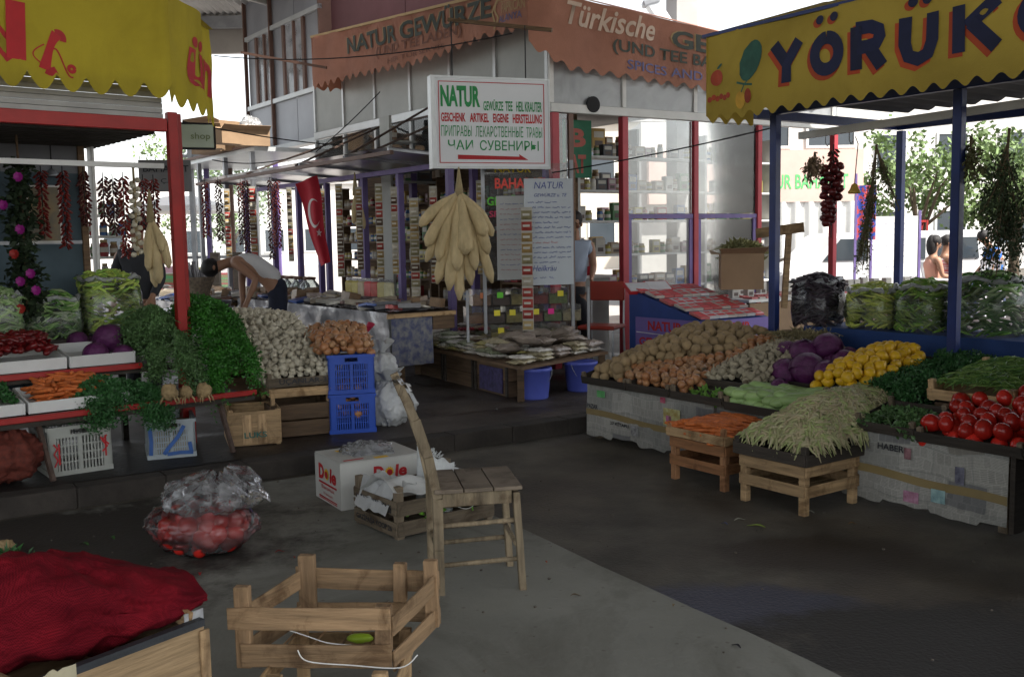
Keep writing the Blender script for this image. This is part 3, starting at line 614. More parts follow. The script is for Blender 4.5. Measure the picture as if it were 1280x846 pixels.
# ================================================================ crates
def slat_side(mb,L,z0,z1,n,th,gap,x0,y,alongx=True,wob=.004):
    hh=(z1-z0-gap*(n-1))/n
    for i in range(n):
        a=z0+i*(hh+gap); b=a+hh; w=U(-wob,wob)
        c=(x0+L/2,y,(a+b)/2+w) if alongx else (y,x0+L/2,(a+b)/2+w)
        d=(L,th,hh) if alongx else (th,L,hh)
        mb.box(c,d)
def slat_crate(label,loc,rz,w,d,h,n=2,gap=.03,th=.008,post=.03,ph=None,mats=(WD,WV),z0=.03,group=None,name='wooden_crate',over=.03,base=True,pz=0,fgap=None):
    """open crate: local x = front width, y = depth away, origin at the front left corner"""
    t=thing(name,label,'crate',loc,rz,group); mh,mv=mats; ph=ph or h+over
    for y,nm in ((-th/2,'front_slats'),(d+th/2,'rear_slats')):
        mb=MB(); slat_side(mb,w,z0,h,n,th,gap,0,y); mb.build(nm,mh,t,bevel=.0015)
    for x in (-th/2,w+th/2):
        mb=MB(); slat_side(mb,d,z0,h,n,th,gap,0,x,False); mb.build('side_slats',mh,t,bevel=.0015)
    q=post
    for x in (q/2+.001,w-q/2-.001):
        for y in (q/2+.001,d-q/2-.001):
            mb=MB(); mb.bx(x-q/2,x+q/2,y-q/2,y+q/2,pz,ph+U(-.01,.01)); mb.build('corner_post',mv,t,bevel=.003)
    if base:
        mb=MB(); k=max(3,int(w/.09))
        for i in range(k): mb.bx(w*i/k+.006,w*(i+1)/k-.006,.004,d-.004,z0+.001,z0+.009)
        mb.build('bottom_slats',mh,t)
    return t
def plastic_crate(label,loc,rz,w,d,h,mat,group=None,nx=14,nz=4,hand=True,paint=None):
    t=thing('plastic_crate',label,'crate',loc,rz,group); k=.012
    def wall(L,nm,M_):
        mb=MB(); mb.add([],[])
        def b(x0,x1,z0,z1,y0=0,y1=k): mb.box(((x0+x1)/2,(y0+y1)/2,(z0+z1)/2),(x1-x0,y1-y0,z1-z0),M=M_)
        b(0,L,0,.03,-.004,k); b(0,.05,.03,h-.07); b(L-.05,L,.03,h-.07)
        b(0,L*.36,h-.07,h-.022); b(L*.64,L,h-.07,h-.022); b(L*.36,L*.64,h-.07,h-.052); b(0,L,h-.022,h,-.008,k)
        b(L*.47,L*.53,.03,h-.07,-.002,k)
        n=nx if nm!='side_panel' else int(nx*.9)
        for i in range(n):
            x=.05+(L-.1)*(i+.5)/n; b(x-.0045,x+.0045,.03,h-.07,.002,.008)
        for j in range(1,nz): z=.03+(h-.1)*j/nz; b(.05,L-.05,z-.004,z+.004,.001,.009)
        mb.build(nm,mat,t)
    wall(w,'front_panel',Matrix.Identity(4)); wall(w,'rear_panel',Matrix.Translation((w,d,0))@Matrix.Rotation(PI,4,'Z'))
    wall(d,'side_panel',Matrix.Translation((0,d,0))@Matrix.Rotation(-PI/2,4,'Z')); wall(d,'side_panel',Matrix.Translation((w,0,0))@Matrix.Rotation(PI/2,4,'Z'))
    mb=MB(); mb.bx(.013,w-.013,.013,d-.013,.004,.012); mb.build('base',mat,t); return t
def strokes(parent,Mx_,mat,lines,r=.008,name='brush_mark'):
    for ln in lines: draw(parent,name,mat,Mx_,ln,r,lambda x,y:0.004)
IVP=M('ivory_plastic',(.33,.34,.31),.45,.2,4,.05); IV2=M('dirty_white_plastic',(.30,.34,.36),.45,.25,4,.05)
p=G(62,597,WK); a=math.atan2(.31,.40)
t=plastic_crate('ivory plastic crate with red marks under the carrots',p,rad(38),.37,.48,.30,IVP)
MxC=face_M((0,-.006,0)); strokes(t,MxC,RLT,[[(.03,.2),(.05,.17),(.03,.14),(.05,.1),(.03,.06)],[(.06,.2),(.06,.07)],[(.34,.22),(.31,.19),(.34,.15),(.31,.12)],[(.33,.22),(.33,.09)],[(.30,.21),(.35,.16)]],.005)
p=G(185,575,WK); t=plastic_crate('white plastic crate smeared with blue paint under the celery',p,rad(22),.30,.42,.25,IV2)
strokes(t,MxC,M('blue_smear',(.03,.10,.32),.5,.2,9,0),[[(.02,.03),(.025,.12),(.02,.21)],[(.23,.21),(.19,.14),(.12,.06),(.10,.03)],[(.12,.03),(.2,.035),(.28,.03)],[(.26,.1),(.27,.03)]],.012)
text('KASA 19',BLT,MxC,.10,.02,t,bold=.02,x0=.11,y0=.205)
mb=MB(); mb.bx(.02,.28,.04,.38,.015,.2); o=mb.build('corn_husks',M('straw',(.3,.24,.13),.8,.2,9,.3)); o.parent=None; o.location=p+Vector((0,0,0)); o.rotation_euler=(0,0,rad(22)); tag(o,'pale straw packing inside the blue-smeared white crate','packing')
t=slat_crate('pale thin-walled wooden crate with a small green stencil under the curly parsley',G(287,560,WK),rad(20),.345,.40,.245,n=1,z0=.01,th=.006,post=.03,over=.004)
mb=MB(); mb.bx(.09,.15,-.012,-.0075,.02,.22); mb.build('front_batten',WV,t); mb=MB(); mb.bx(.19,.25,-.012,-.0075,.02,.22); mb.build('front_batten',WV,t)
text('LUKS',M('teal_lettering',(.02,.12,.10),.6,.1,5,0),face_M((0,-.013,0)),.15,.04,t,bold=.02,x0=.10,y0=.06)
# column of boxes under the garlic
gz=G(340,549,WK); ga=rad(24)
t=slat_crate('brown plank box at the bottom of the stack under the garlic',gz,ga,.44,.40,.235,n=2,gap=.006,z0=.01,mats=(WB,WB),over=0,name='wooden_box')
t=slat_crate('pale crate in the middle of the stack under the garlic',gz+Vector((.0,.01,.237)),ga,.43,.40,.12,n=1,z0=.055,mats=(WD,WV),over=.0)
TZ=gz.z+.237+.122
t=slat_crate('dark stencilled tray of garlic on top of its stack',gz+Vector((-.01,-.02,TZ-gz.z)),ga,.52,.46,.075,n=1,z0=.01,mats=(WG,WGV),over=.03,name='wooden_tray')
text('UÇANLAR-31',BLT,face_M((0,-.0095,0)),.36,.045,t,bold=.02,x0=.08,y0=.02)
t=slat_crate('grey tray behind the stencilled tray, full of garlic',Frame(gz,24).w(-.25,.50,TZ+.05),ga,.62,.40,.08,n=1,z0=.01,mats=(WG,WGV),over=.01,name='wooden_tray')
t=slat_crate('brown supporting box hidden behind the garlic stack',Frame(gz,24).w(-.22,.52,WK),ga,.56,.36,TZ-.09,n=3,gap=.01,z0=.01,mats=(WB,WB),over=0,name='wooden_box')
FG=Frame(gz,24)
gpf=[(.0,-.95),(.5,-.85),(.95,-.35),(1,.05),(.8,.5),(.35,.85),(.2,1.15),(.15,1.9)]
garlic=blob('garlic_bulb','garlic',GAR,.029,prof=gpf,lobes=6,lamp=.07,n=12,k=1)+blob('garlic_bulb','garlic',M('garlic_skin_dim',(.42,.38,.29),.6,.2,12,.2,stretch=(3,3,1)),.025,prof=gpf,lobes=5,lamp=.09,n=10,k=1)
def gmask(x,y): return abs(x-(.25-y*.30))<.285+.10*y
heap(garlic,FG,(-.38,.52,.02,1.0),lambda x,y:TZ+.09+.36*min(1,y/.9)**.9+.05*math.cos((x-.25+y*.3)*4),.050,'garlic bulb in the long white heap behind the stencilled tray','garlic bulbs heaped on the left stall',3,mask=gmask,tilt=1.6,cap=190)
# blue crates and onions
bp=G(413,543,WK); ba=rad(14)
plastic_crate('lower of the two stacked blue plastic crates',bp,ba,.33,.42,.285,BPL,'blue plastic crates')
plastic_crate('upper blue plastic crate, holding yellow onions',bp+Vector((0,0,.288)),ba,.33,.42,.285,BPL,'blue plastic crates')
ONI=M('onion_skin',(.27,.10,.04),.3,.35,5,.15,col2=(.46,.24,.11),stretch=(4,4,.7)); opf=[(.0,-.9),(.3,-.88),(.8,-.55),(1,-.05),(.85,.45),(.4,.8),(.14,1.0),(.08,1.35)]
onion=blob('onion','onion',ONI,.036,prof=opf,n=12,k=1)+blob('onion','onion',M('onion_skin_pale',(.36,.20,.10),.35,.3,5,.15,stretch=(4,4,.7)),.030,prof=opf,n=12,k=1)
FB=Frame(bp,14)
heap(onion,FB,(.03,.30,.03,.38),lambda x,y:WK+.33,.07,'yellow onion seen through the grid of the upper blue crate','onions in the upper blue crate',4,tilt=1.5,drop=.9)
heap(onion,FB,(-.12,.32,.02,.72),mound(-.1,.34,0,.75,WK+.60,WK+.70,.07),.062,'copper onion in the heap over the blue crates, right of the garlic','onions heaped over the blue crates',2,tilt=1.5,mask=lambda x,y:x>-.05-.12*y)
t=slat_crate('brown box behind the blue crates carrying the back of the onions',FB.w(-.05,.46,WK),ba,.36,.32,.5,n=4,gap=.01,mats=(WB,WB),name='wooden_box')
# white sacks
SACK=M('white_sack',(.44,.45,.45),.45,.15,6,.9,bsc=16)
def sack(name,label,loc,r,seed,mat=SACK,cat='sack',amp=.35,tie=True,group=None):
    rx,ry,rz_=r; t=thing(name,label,cat,loc,0,group); mb=MB()
    def f(u,v):
        a=u*2*PI; ph=PI*(v); c=Vector((math.cos(a)*math.sin(ph),math.sin(a)*math.sin(ph),-math.cos(ph)))
        q=1+amp*.5*noise.noise(c*1.7+Vector((seed,0,0)))+amp*.35*noise.noise(Vector((math.cos(a)*4,math.sin(a)*4,v*3+seed)))+amp*.12*math.sin(a*9+5*noise.noise((v*3,seed,0)))*v+amp*.5*(abs(noise.noise(c*4.5+Vector((seed,1,2))))-.2)+amp*.25*(abs(noise.noise(c*9+Vector((seed,5,2))))-.2)
        z=rz_+c.z*rz_*q; return (c.x*rx*q,c.y*ry*q,max(0.0,z))
    mb.grid(f,72,48); mb.build('cloth',mat,t,smooth=True,weld=True)
    if tie:
        mb=MB()
        def g(u,v):
            a=u*2*PI; q=.022+.07*v*(1+.4*math.sin(a*5+seed)); return (math.cos(a)*q,math.sin(a)*q,rz_*1.92+.09*v+.02*math.sin(a*3))
        mb.grid(g,30,5); mb.build('tied_neck',mat,t,smooth=True)
    return t
sack('white_sack','upper knotted white sack beside the blue crates',Y(476,487,7.55),(.13,.12,.15),2,group='white sacks')
sack('white_sack','lower crumpled white sack on the pavement beside the blue crates',G(490,531,WK),(.17,.15,.17),5,group='white sacks')
sack('pink_bag','small pink bag tucked between the onions and the patterned cloth',Y(452,437,8.1),(.06,.05,.06),8,M('pink_plastic',(.45,.03,.08),.35,.2,6,.3),'bag')
sack('onion_net','dark reddish net sack on the pavement at the left edge',G(5,603,WK),(.22,.2,.16),11,M('dark_net',(.10,.02,.012),.8,.4,40,.5),'sack')
# ================================================================ right stand
NEWS=bpy.data.materials.new('newspaper'); NEWS.use_nodes=True
def mknews():
    nt=NEWS.node_tree; N=nt.nodes; L=nt.links; b=N['Principled BSDF']; b.inputs['Roughness'].default_value=.8
    tc=N.new('ShaderNodeTexCoord'); sp=N.new('ShaderNodeSeparateXYZ'); L.new(tc.outputs['Object'],sp.inputs[0]); cb=N.new('ShaderNodeCombineXYZ'); L.new(sp.outputs[0],cb.inputs[0]); L.new(sp.outputs[2],cb.inputs[1])
    br=N.new('ShaderNodeTexBrick'); br.inputs['Scale'].default_value=1; br.inputs['Brick Width'].default_value=.19; br.inputs['Row Height'].default_value=.13; br.inputs['Mortar Size'].default_value=.004
    br.inputs['Color1'].default_value=(0,0,0,1); br.inputs['Color2'].default_value=(1,1,1,1); br.inputs['Mortar'].default_value=(.5,.5,.5,1); br.offset=.37
    no=N.new('ShaderNodeTexNoise'); no.inputs['Scale'].default_value=3; L.new(cb.outputs[0],no.inputs['Vector'])
    mx=N.new('ShaderNodeMix'); mx.data_type='RGBA'; mx.inputs[0].default_value=.10; L.new(cb.outputs[0],mx.inputs[6]); L.new(no.outputs['Color'],mx.inputs[7]); L.new(mx.outputs[2],br.inputs['Vector'])
    r=N.new('ShaderNodeValToRGB'); e=r.color_ramp; e.interpolation='CONSTANT'
    for p_,c in ((0,(.20,.20,.20)),(.07,(.42,.41,.37)),(.5,(.35,.35,.32)),(.74,(.46,.45,.41)),(.95,(.27,.25,.21))):
        x=e.elements.new(p_) if p_ else e.elements[0]; x.color=(*c,1)
    e.elements[-1].color=(.3,.24,.12,1)
    L.new(br.outputs['Color'],r.inputs[0])
    wv=N.new('ShaderNodeTexWave'); wv.wave_type='BANDS'; wv.bands_direction='Y'; wv.inputs['Scale'].default_value=48; wv.inputs['Distortion'].default_value=.6; L.new(mx.outputs[2],wv.inputs['Vector'])
    n2=N.new('ShaderNodeTexNoise'); n2.inputs['Scale'].default_value=90; L.new(cb.outputs[0],n2.inputs['Vector'])
    ml=N.new('ShaderNodeMath'); ml.operation='MULTIPLY'; L.new(wv.outputs['Fac'],ml.inputs[0]); L.new(n2.outputs['Fac'],ml.inputs[1])
    m2=N.new('ShaderNodeMix'); m2.data_type='RGBA'; L.new(ml.outputs[0],m2.inputs[0]); L.new(r.outputs[0],m2.inputs[6]); m2.inputs[7].default_value=(.12,.12,.12,1)
    b2=N.new('ShaderNodeTexBrick'); b2.inputs['Scale'].default_value=1; b2.inputs['Brick Width'].default_value=.038; b2.inputs['Row Height'].default_value=.055; b2.inputs['Mortar Size'].default_value=.0035; b2.inputs['Color1'].default_value=(.52,.52,.52,1); b2.inputs['Color2'].default_value=(1,1,1,1); b2.inputs['Mortar'].default_value=(1.1,1.1,1.1,1); L.new(mx.outputs[2],b2.inputs['Vector'])
    m4=N.new('ShaderNodeMix'); m4.data_type='RGBA'; m4.blend_type='MULTIPLY'; m4.inputs[0].default_value=.38; L.new(m2.outputs[2],m4.inputs[6]); L.new(b2.outputs['Color'],m4.inputs[7]); m2=m4
    n3=N.new('ShaderNodeTexNoise'); n3.inputs['Scale'].default_value=1.5; n3.inputs['Detail'].default_value=6; L.new(tc.outputs['Object'],n3.inputs['Vector']); mr=N.new('ShaderNodeMapRange'); mr.inputs[1].default_value=.35; mr.inputs[2].default_value=.7; mr.inputs[3].default_value=1.0; mr.inputs[4].default_value=.6; L.new(n3.outputs['Fac'],mr.inputs[0])
    m3=N.new('ShaderNodeHueSaturation'); L.new(mr.outputs[0],m3.inputs['Value']); L.new(m2.outputs[2],m3.inputs['Color']); L.new(m3.outputs[0],b.inputs['Base Color'])
mknews()
TAPE=M('brown_tape',(.24,.18,.08),.45,.15,4,.1)
T=thing('produce_stand','low produce stand with sides papered in newspaper and tape, at the right','market stand',FR.w(0,0,0),FR.a)
def papers(x0,x1,y,nm='newspaper_front'):
    mb=MB(); 
    def f(u,v):
        x=x0+(x1-x0)*u; k=.012*noise.noise((x*4,v*3,1)); rag=.015*noise.noise((x*9,0,4))+(.02 if int(x/.28)%2 else 0)
        return (x,y-.004+k*.6-.008*(1-v),(.03+rag)*(1-v)+.41*v)
    mb.grid(f,60,8); o=mb.build(nm,NEWS,T,smooth=True)
    mb=MB(); mb.grid(lambda u,v:(x0+(x1-x0)*u,f(u,.5)[1]-.004,.185+.045*v+.006*math.sin(u*9)-.03*u),50,2); mb.build('tape',TAPE,T)
papers(.0,1.28,0); papers(1.28,2.3,.03); papers(2.32,3.22,0)
for (x,z,w,h,c) in ((.13,.33,.09,.05,(.03,.22,.04)),(.33,.2,.0,.0,None),(.83,.22,.16,.12,(.30,.22,.06)),(.84,.23,.10,.06,(.18,.03,.09)),(.80,.37,.05,.04,(.25,.02,.05)),(2.66,.07,.09,.06,(.22,.07,.12)),(2.66,.30,.04,.06,(.12,.04,.05)),(2.95,.22,.05,.09,(.05,.05,.08)),(2.82,.1,.08,.07,(.10,.2,.22)),(.93,.09,.08,.05,(.3,.1,.03)),(.5,.1,.08,.07,(.10,.10,.10))):
    if c: mb=MB(); mb.grid(lambda u,v:(x+w*u,-.019-.004*u*(1-u),z+h*v),3,3); mb.build('newspaper_picture',M('print_%d_%d'%(x*100,z*100),c,.7,.6,26,0,col2=tuple(min(.5,q*2.2+.12) for q in c)),T)
text('27 KİTAPLI',BLT,face_M((.0,-.02,0)),.20,.03,T,bold=.02,x0=.28,y0=.145,name='headline')
text('PAZAR',BLT,face_M((.0,-.02,0)),.12,.035,T,bold=.02,x0=.02,y0=.235,name='headline')
text('HABER',BLT,face_M((.0,-.02,0)),.16,.035,T,bold=.02,x0=2.5,y0=.33,name='headline')
mb=MB(); mb.bx(.0,.006,.02,1.25,.02,.41); mb.build('newspaper_side',NEWS,T)
mb=MB(); mb.bx(3.225,3.25,.0,1.25,.02,.41); mb.build('side_board',WK_,T)
mb=MB(); mb.bx(.01,3.22,.05,1.25,.39,.41); mb.build('table_top',WK_,T)
for x in (.05,1.6,3.17):
    for y in (.07,1.2): mb=MB(); mb.bx(x-.025,x+.025,y-.02,y+.02,0,.39); mb.build('leg',WG,T)
def rtray(label,x0,x1,y0,y1,z,h=.06,mats=(WK_,WGV),tilt=.22,over=.03,n=1,group='dark trays on the produce stand'):
    t=slat_crate(label,FR.w(x0,y0,z),FR.a,x1-x0,y1-y0,h,n=n,z0=.005,mats=mats,over=over,name='wooden_tray',group=group,post=.028)
    t.rotation_euler=(math.atan(tilt),0,FR.a); return t
rtray('dark tray at the far left corner of the papered stand, under potatoes',-.02,.47,-.03,.40,.415)
rtray('dark tray under the shallow onions next to the potatoes',.48,.90,-.03,.36,.415)
rtray('dark tray with a few lettuce leaves in front of the garlic',.92,1.38,-.03,.24,.415)
rtray('dark tray of pale marrows in front of the purple cabbages',1.39,1.93,-.02,.34,.40)
rtray('dark tray of green herbs between the beans and the tomatoes',2.36,2.72,-.02,.32,.41)
rtray('dark tray holding the tomatoes at the right edge',2.74,3.3,-.03,.45,.405,over=.02)
for x0,x1,lb in ((.0,.8,'tray under the back of the potatoes'),(.85,1.42,'tray under the white garlic on the papered stand'),(1.44,1.95,'tray under the purple cabbages'),(1.97,2.3,'tray under the lemons'),):
    rtray('dark '+lb,x0,x1,.42,1.15,.50,over=0,tilt=.2)
POT=M('potato_skin',(.30,.215,.115),.8,.25,7,.3); potato=blob('potato','potato',POT,.045,.22,1.3,12,8,2,squash=.8)
heap(potato,FR,(.02,.80,.04,1.06),lambda x,y:mound(.0,.85,0,1.1,.46,.74,.12)(x,y)-(.05 if x>.42 and y<.35 else 0),.075,'potato in the wide heap at the far left of the papered stand','potatoes on the produce stand',2,mask=lambda x,y: not(x>.30 and y<.27+.6*(x-.30)),cap=260)
heap(onion,FR,(.30,.96,.03,1.05),lambda x,y:.47+.25*y+.04*math.sin(PI*(x-.2)/.85),.060,'brown onion in the band between potatoes and garlic on the papered stand','onions on the produce stand',2,tilt=1.5,mask=lambda x,y:(x>.30 and y<.25+.55*(x-.30)) or x>.80)
DUS=M('dusty_garlic',(.34,.30,.215),.75,.25,12,.2,stretch=(3,3,1)); garlic2=blob('garlic_bulb','garlic',DUS,.028,prof=gpf,lobes=6,lamp=.07,n=12,k=1)+blob('garlic_bulb','garlic',DUS,.025,prof=gpf,lobes=5,lamp=.09,n=10,k=1)
heap(garlic2,FR,(.98,1.42,.24,1.12),mound(.93,1.47,.2,1.15,.50,.70,.12),.052,'dusty garlic bulb in the heap left of the purple cabbages','garlic bulbs on the produce stand',2,tilt=1.6)
leaves(FR,(.98,1.35,.85,1.12),lambda x,y:.80,500,.05,.08,M('dry_stalk',(.20,.17,.09),.8,.3,5,0),'garlic_stalks','dry garlic stalks at the back of the garlic heap','garlic stalks',stuff=True,shape=.3,stems=90)
leaves(FR,(1.02,1.3,.03,.2),lambda x,y:.45,90,.05,.02,M('lettuce',(.12,.26,.04),.5,.3,5,0),'lettuce_leaves','a few bright lettuce leaves in the dark tray in front of the garlic','lettuce',stuff=True)
mrw2=[proto('marrow','marrow',longveg(.2,.032,.05,tip=.6,top=.9),M('light_marrow',(.27,.40,.15),.4,.2,4,.1,stretch=(1,5,5)))]
heap(mrw2,FR,(1.44,1.88,.06,.30),lambda x,y:.49+.12*y,.062,'light green marrow in the tray before the purple cabbages','light green marrows on the produce stand',2,tilt=.2,rz=FR.a+.7)
for a,lb in zip([(1010,462,6.35,.115),(983,466,6.5,.10),(1034,434,6.6,.098),(1006,442,6.65,.10),(1054,452,6.45,.08),(984,441,6.8,.085),(1034,466,6.2,.08),(1042,455,6.5,.075),(975,484,6.3,.06),(1060,445,6.7,.065)],
    ['largest purple cabbage in the middle of the pile by the lemons','purple cabbage at the left of the pile by the garlic','topmost purple cabbage of the pile on the papered stand','purple cabbage behind the largest one','purple cabbage touching the back of the lemons','purple cabbage at the rear left of the pile','purple cabbage low at the right front, touching the lemons','purple cabbage wedged in the right middle of the pile','smallest purple cabbage at the left front of the pile','small purple cabbage peeping out behind the lemons']):
    put_cab(*a,lb,'purple cabbages on the produce stand')
LEM=M('lemon_skin',(.62,.37,.015),.4,.2,5,.15,bsc=50); lpf=[(0,-1.2),(.18,-1.1),(.45,-.9),(.85,-.5),(1,0),(.85,.5),(.45,.9),(.18,1.1),(0,1.2)]
lemon=blob('lemon','lemon',LEM,.037,prof=lpf,n=12,k=1)+blob('lemon','lemon',LEM,.039,prof=lpf,n=12,k=1)
heap(lemon,FR,(1.80,2.16,.34,.98),mound(1.72,2.22,.28,1.05,.48,.64,.19),.068,'lemon in the bright yellow pile between cabbages and parsley','lemons on the produce stand',2,tilt=3)
leaves(FR,(2.12,2.50,.36,1.15),lambda x,y:.56+.16*(y-.3)+.05*math.sin(PI*(x-2.05)/.5),14000,.019,.13,LF3,'parsley_pile','dark parsley piled between the lemons and the pale herb crate','parsley',stuff=True)
leaves(FR,(2.40,2.70,.02,.30),lambda x,y:.475+.03*math.sin(PI*(x-2.36)/.36),1500,.035,.04,LF2,'green_herbs','short green herbs in the dark tray beside the beans','herbs',stuff=True,stems=40)
t=slat_crate('pale new wooden crate of thin green beans between parsley and tomatoes',FR.w(2.52,.42,.55),FR.a,.50,.60,.07,n=1,z0=.01,mats=(WD,WV),over=.05,post=.035,group=None); t.rotation_euler=(math.atan(.15),0,FR.a)
mb=MB(); mb.bx(2.54,3.0,.45,1.0,.42,.54)
t=thing('wooden_box','dark box under the pale crate of thin beans','box',FR.w(0,0,0),FR.a); mb.build('body',WB,t)
def beans(name,label,cat,fr,dom,zf,n,L,r,cols,group=None,mask=None,flat=.35):
    mats=[M('bean_%d_%d'%(int(c[0]*99),int(c[1]*99)),c,.5,.2,6,.1) for c in cols]; mb=MB(); o0=fr.w((dom[0]+dom[1])/2,(dom[2]+dom[3])/2,zf((dom[0]+dom[1])/2,dom[2])-.08)
    for i in range(n):
        mb.cm=random.randrange(len(mats)); x=U(dom[0],dom[1]); y=U(dom[2],dom[3])
        if mask and not mask(x,y): continue
        a=random.gauss(.6,1.0); l=L*U(.7,1.2); dx,dy=math.cos(a)*l/2,math.sin(a)*l/2; k=U(-.25,.25)
        za=zf(x-dx,y-dy)-R()**2*.05; zb=zf(x+dx,y+dy)-R()**2*.05; zm=max((za+zb)/2,zf(x,y)-.02)+U(0,.008)
        P=[fr.w(x-dx,y-dy,za+U(-flat,flat)*.02)-o0,fr.w(x-dx*.35-dy*k,y-dy*.35+dx*k,zm)-o0,fr.w(x+dx*.35-dy*k,y+dy*.35+dx*k,zm)-o0,fr.w(x+dx,y+dy,zb+U(-flat,flat)*.02)-o0]
        mb.tube(P,[r*.3,r,r*.95,r*.25],5)
    o=mb.build(name,mats,loc=o0,smooth=True); return tag(o,label,cat,group,'stuff')
beans('thin_green_beans','tangle of thin dark green beans in the pale crate by the tomatoes','green beans',FR,(2.55,3.0,.45,1.0),mound(2.5,3.05,.4,1.05,.63,.73,.06),900,.14,.0035,[(.10,.20,.035),(.16,.26,.06),(.06,.14,.03)])
TOM=M('tomato_skin',(.40,.018,.012),.25,.3,3,.1,spec=.45,rnd=.28); tomato=blob('tomato','tomato',TOM,.050,.06,1.5,14,9,2,squash=.85)
heap(tomato,FR,(2.72,3.45,.02,.62),lambda x,y:.47+.30*y+.06*(x-2.7),.090,'ripe red tomato in the heap at the right edge of the photo','tomatoes on the produce stand',2,mask=lambda x,y:x>2.74+.0*y and not(y>.42 and x<3.0))
# stool-crates in front with carrots and beans
OR=(WO,WOV)
def stool(label,x0,x1,y0,y1,h,mats):
    t=slat_crate(label,FR.w(x0,y0,0),FR.a,x1-x0,y1-y0,h,n=2,gap=.045,z0=.10,mats=mats,post=.042,over=-.002,name='wooden_stool',base=True); t['category']='crate stand'; return t
stool('orange-brown upturned crate on legs carrying the carrots',1.31,1.76,-.42,.0,.27,OR)
stool('pale brown upturned crate on legs carrying the pile of beans',1.93,2.38,-.48,-.02,.27,(WD,WD))
t=slat_crate('shallow pale crate of carrots on the orange-brown stand',FR.w(1.30,-.44,.272),FR.a,.47,.44,.06,n=1,z0=.005,mats=(WD,WOV),over=.035,post=.03)
heap(car,FR,(1.34,1.74,-.40,-.02),lambda x,y:.325+.05*math.sin(PI*(x-1.3)/.46),.042,'orange carrot in the shallow crate on the papered stand front','carrots on the produce stand',3,tilt=.12,rz=FR.a+.35,cap=80)
t=slat_crate('dark shallow tray under the pile of beans',FR.w(1.90,-.50,.272),FR.a,.50,.50,.07,n=1,z0=.005,mats=(WK_,WK_),over=.03,post=.035,name='wooden_tray')
def bz(x,y):
    e=min(1,max(0,(x-1.90)/.2),max(0,(y+.50)/.2),max(0,(2.44-x)/.22)); return .345+.25*max(0,e)**.7*(.55+.45*min(1,max(0,(y+.5)/.5)))+.03*noise.noise((x*6,y*6,0))
beans('bean_pile','tall pile of pale yellow-green beans on the dark tray in front','beans',FR,(1.93,2.40,-.46,.40),bz,2900,.125,.0085,[(.38,.38,.19),(.44,.40,.24),(.33,.38,.15),(.41,.35,.21)])
# blue counter behind and its bags
T=thing('blue_counter','blue cloth-covered counter behind the produce, between the blue posts','counter',FR.w(0,0,0),FR.a)
mb=MB(); mb.grid(lambda u,v:(.95+3.2*u,1.30+.012*math.sin(u*40)*(1-v),.35+.47*v),80,4); mb.build('cloth_front',M('blue_cloth',(.012,.045,.17),.75,.2,3,.3),T,smooth=True)
mb=MB(); mb.bx(.95,4.15,1.31,1.85,.78,.82); mb.build('top',MC['blue_cloth'],T)
for x in (1.0,2.5,4.1): mb=MB(); mb.bx(x-.03,x+.03,1.78,1.84,0,.78); mb.build('leg',BLU,T)
t=slat_crate('dark wooden box at the left end of the blue counter',FR.w(.62,1.34,.12),FR.a,.32,.32,.64,n=4,gap=.008,mats=(WB,WB),name='wooden_box',over=0)
T=thing('stall_frame','blue steel frame of the right stall under the yellow awning','stall frame',FR.w(0,0,0),FR.a)
for x,y in ((.836,1.10),(2.256,1.10),(3.9,1.1),(.6,3.0),(2.15,2.9),(3.7,2.9)):
    mb=MB(); mb.bx(x-.03,x+.03,y-.03,y+.03,0,2.36); mb.build('post',BLU,T,bevel=.004)
mb=MB(); mb.bx(.8,4.2,1.07,1.13,2.362,2.50); mb.build('front_beam',BLU,T,bevel=.004)
mb=MB(); mb.bx(.6,4.2,2.9,2.96,2.362,2.42); mb.build('rear_beam',BLU,T)
mb=MB(); mb.bx(.57,.63,1.14,2.89,2.362,2.43); mb.build('side_beam',BLU,T)
mb=MB(); mb.bar((.86,1.35,2.22),(4.2,1.35,2.30),.05,.05); mb.build('hanging_rail',WHT,T)
mb=MB(); mb.grid(lambda u,v:(.55+3.7*u,1.14+1.8*v,2.52+.02*math.sin(u*120)),120,2); mb.build('roof_sheet',M('grey_roof_sheet',(.12,.12,.13),.6,.2,3,.1),T,solid=.006)
for x in (1.1,1.3):
    mb=MB(); mb.tube([(x,1.33,2.2),(x,1.33,2.15),(x+.015,1.33,2.12),(x+.03,1.33,2.14)],.004,5); mb.build('hook',GRYM,T)
# bags on the counter
for i,(px,py,y,r,h,cols,rim,lb,gl) in enumerate(((1022,408,7.45,.185,.32,[(.02,.015,.02),(.05,.035,.045),(.03,.02,.03)],0,'open bag of dark shrivelled aubergines at the left end of the blue counter','dark aubergines in the first bag on the blue counter'),
    (1094,414,7.1,.20,.27,[(.38,.44,.08),(.45,.48,.12),(.28,.36,.08)],0,'bag of yellow-green peppers, second on the blue counter','yellow-green peppers in the second bag on the blue counter'),
    (1154,418,6.85,.19,.30,[(.14,.28,.04),(.25,.36,.08)],0,'bag of mid green peppers left of the thick blue post','mid green peppers in the bag left of the thick blue post'),
    (1236,424,6.5,.24,.36,[(.06,.16,.03),(.12,.24,.05),(.3,.4,.2)],0,'largest bag of dark green peppers right of the thick blue post','dark green peppers in the largest bag at the right'))):
    c=Y(px,py,y); c.z=.822
    cyl_bag('plastic_bag',lb,c,r,h,FR.a,sq=(1,.8),group='bags on the blue counter',seed=i*7+20)
    peppers('vegetables_in_bag',gl,c,r,h-.012,FR.a,cols,(1,.8),n=430,L=.14 if i else .16,rad_=.011 if i else .014,group='vegetables in bags on the blue counter')
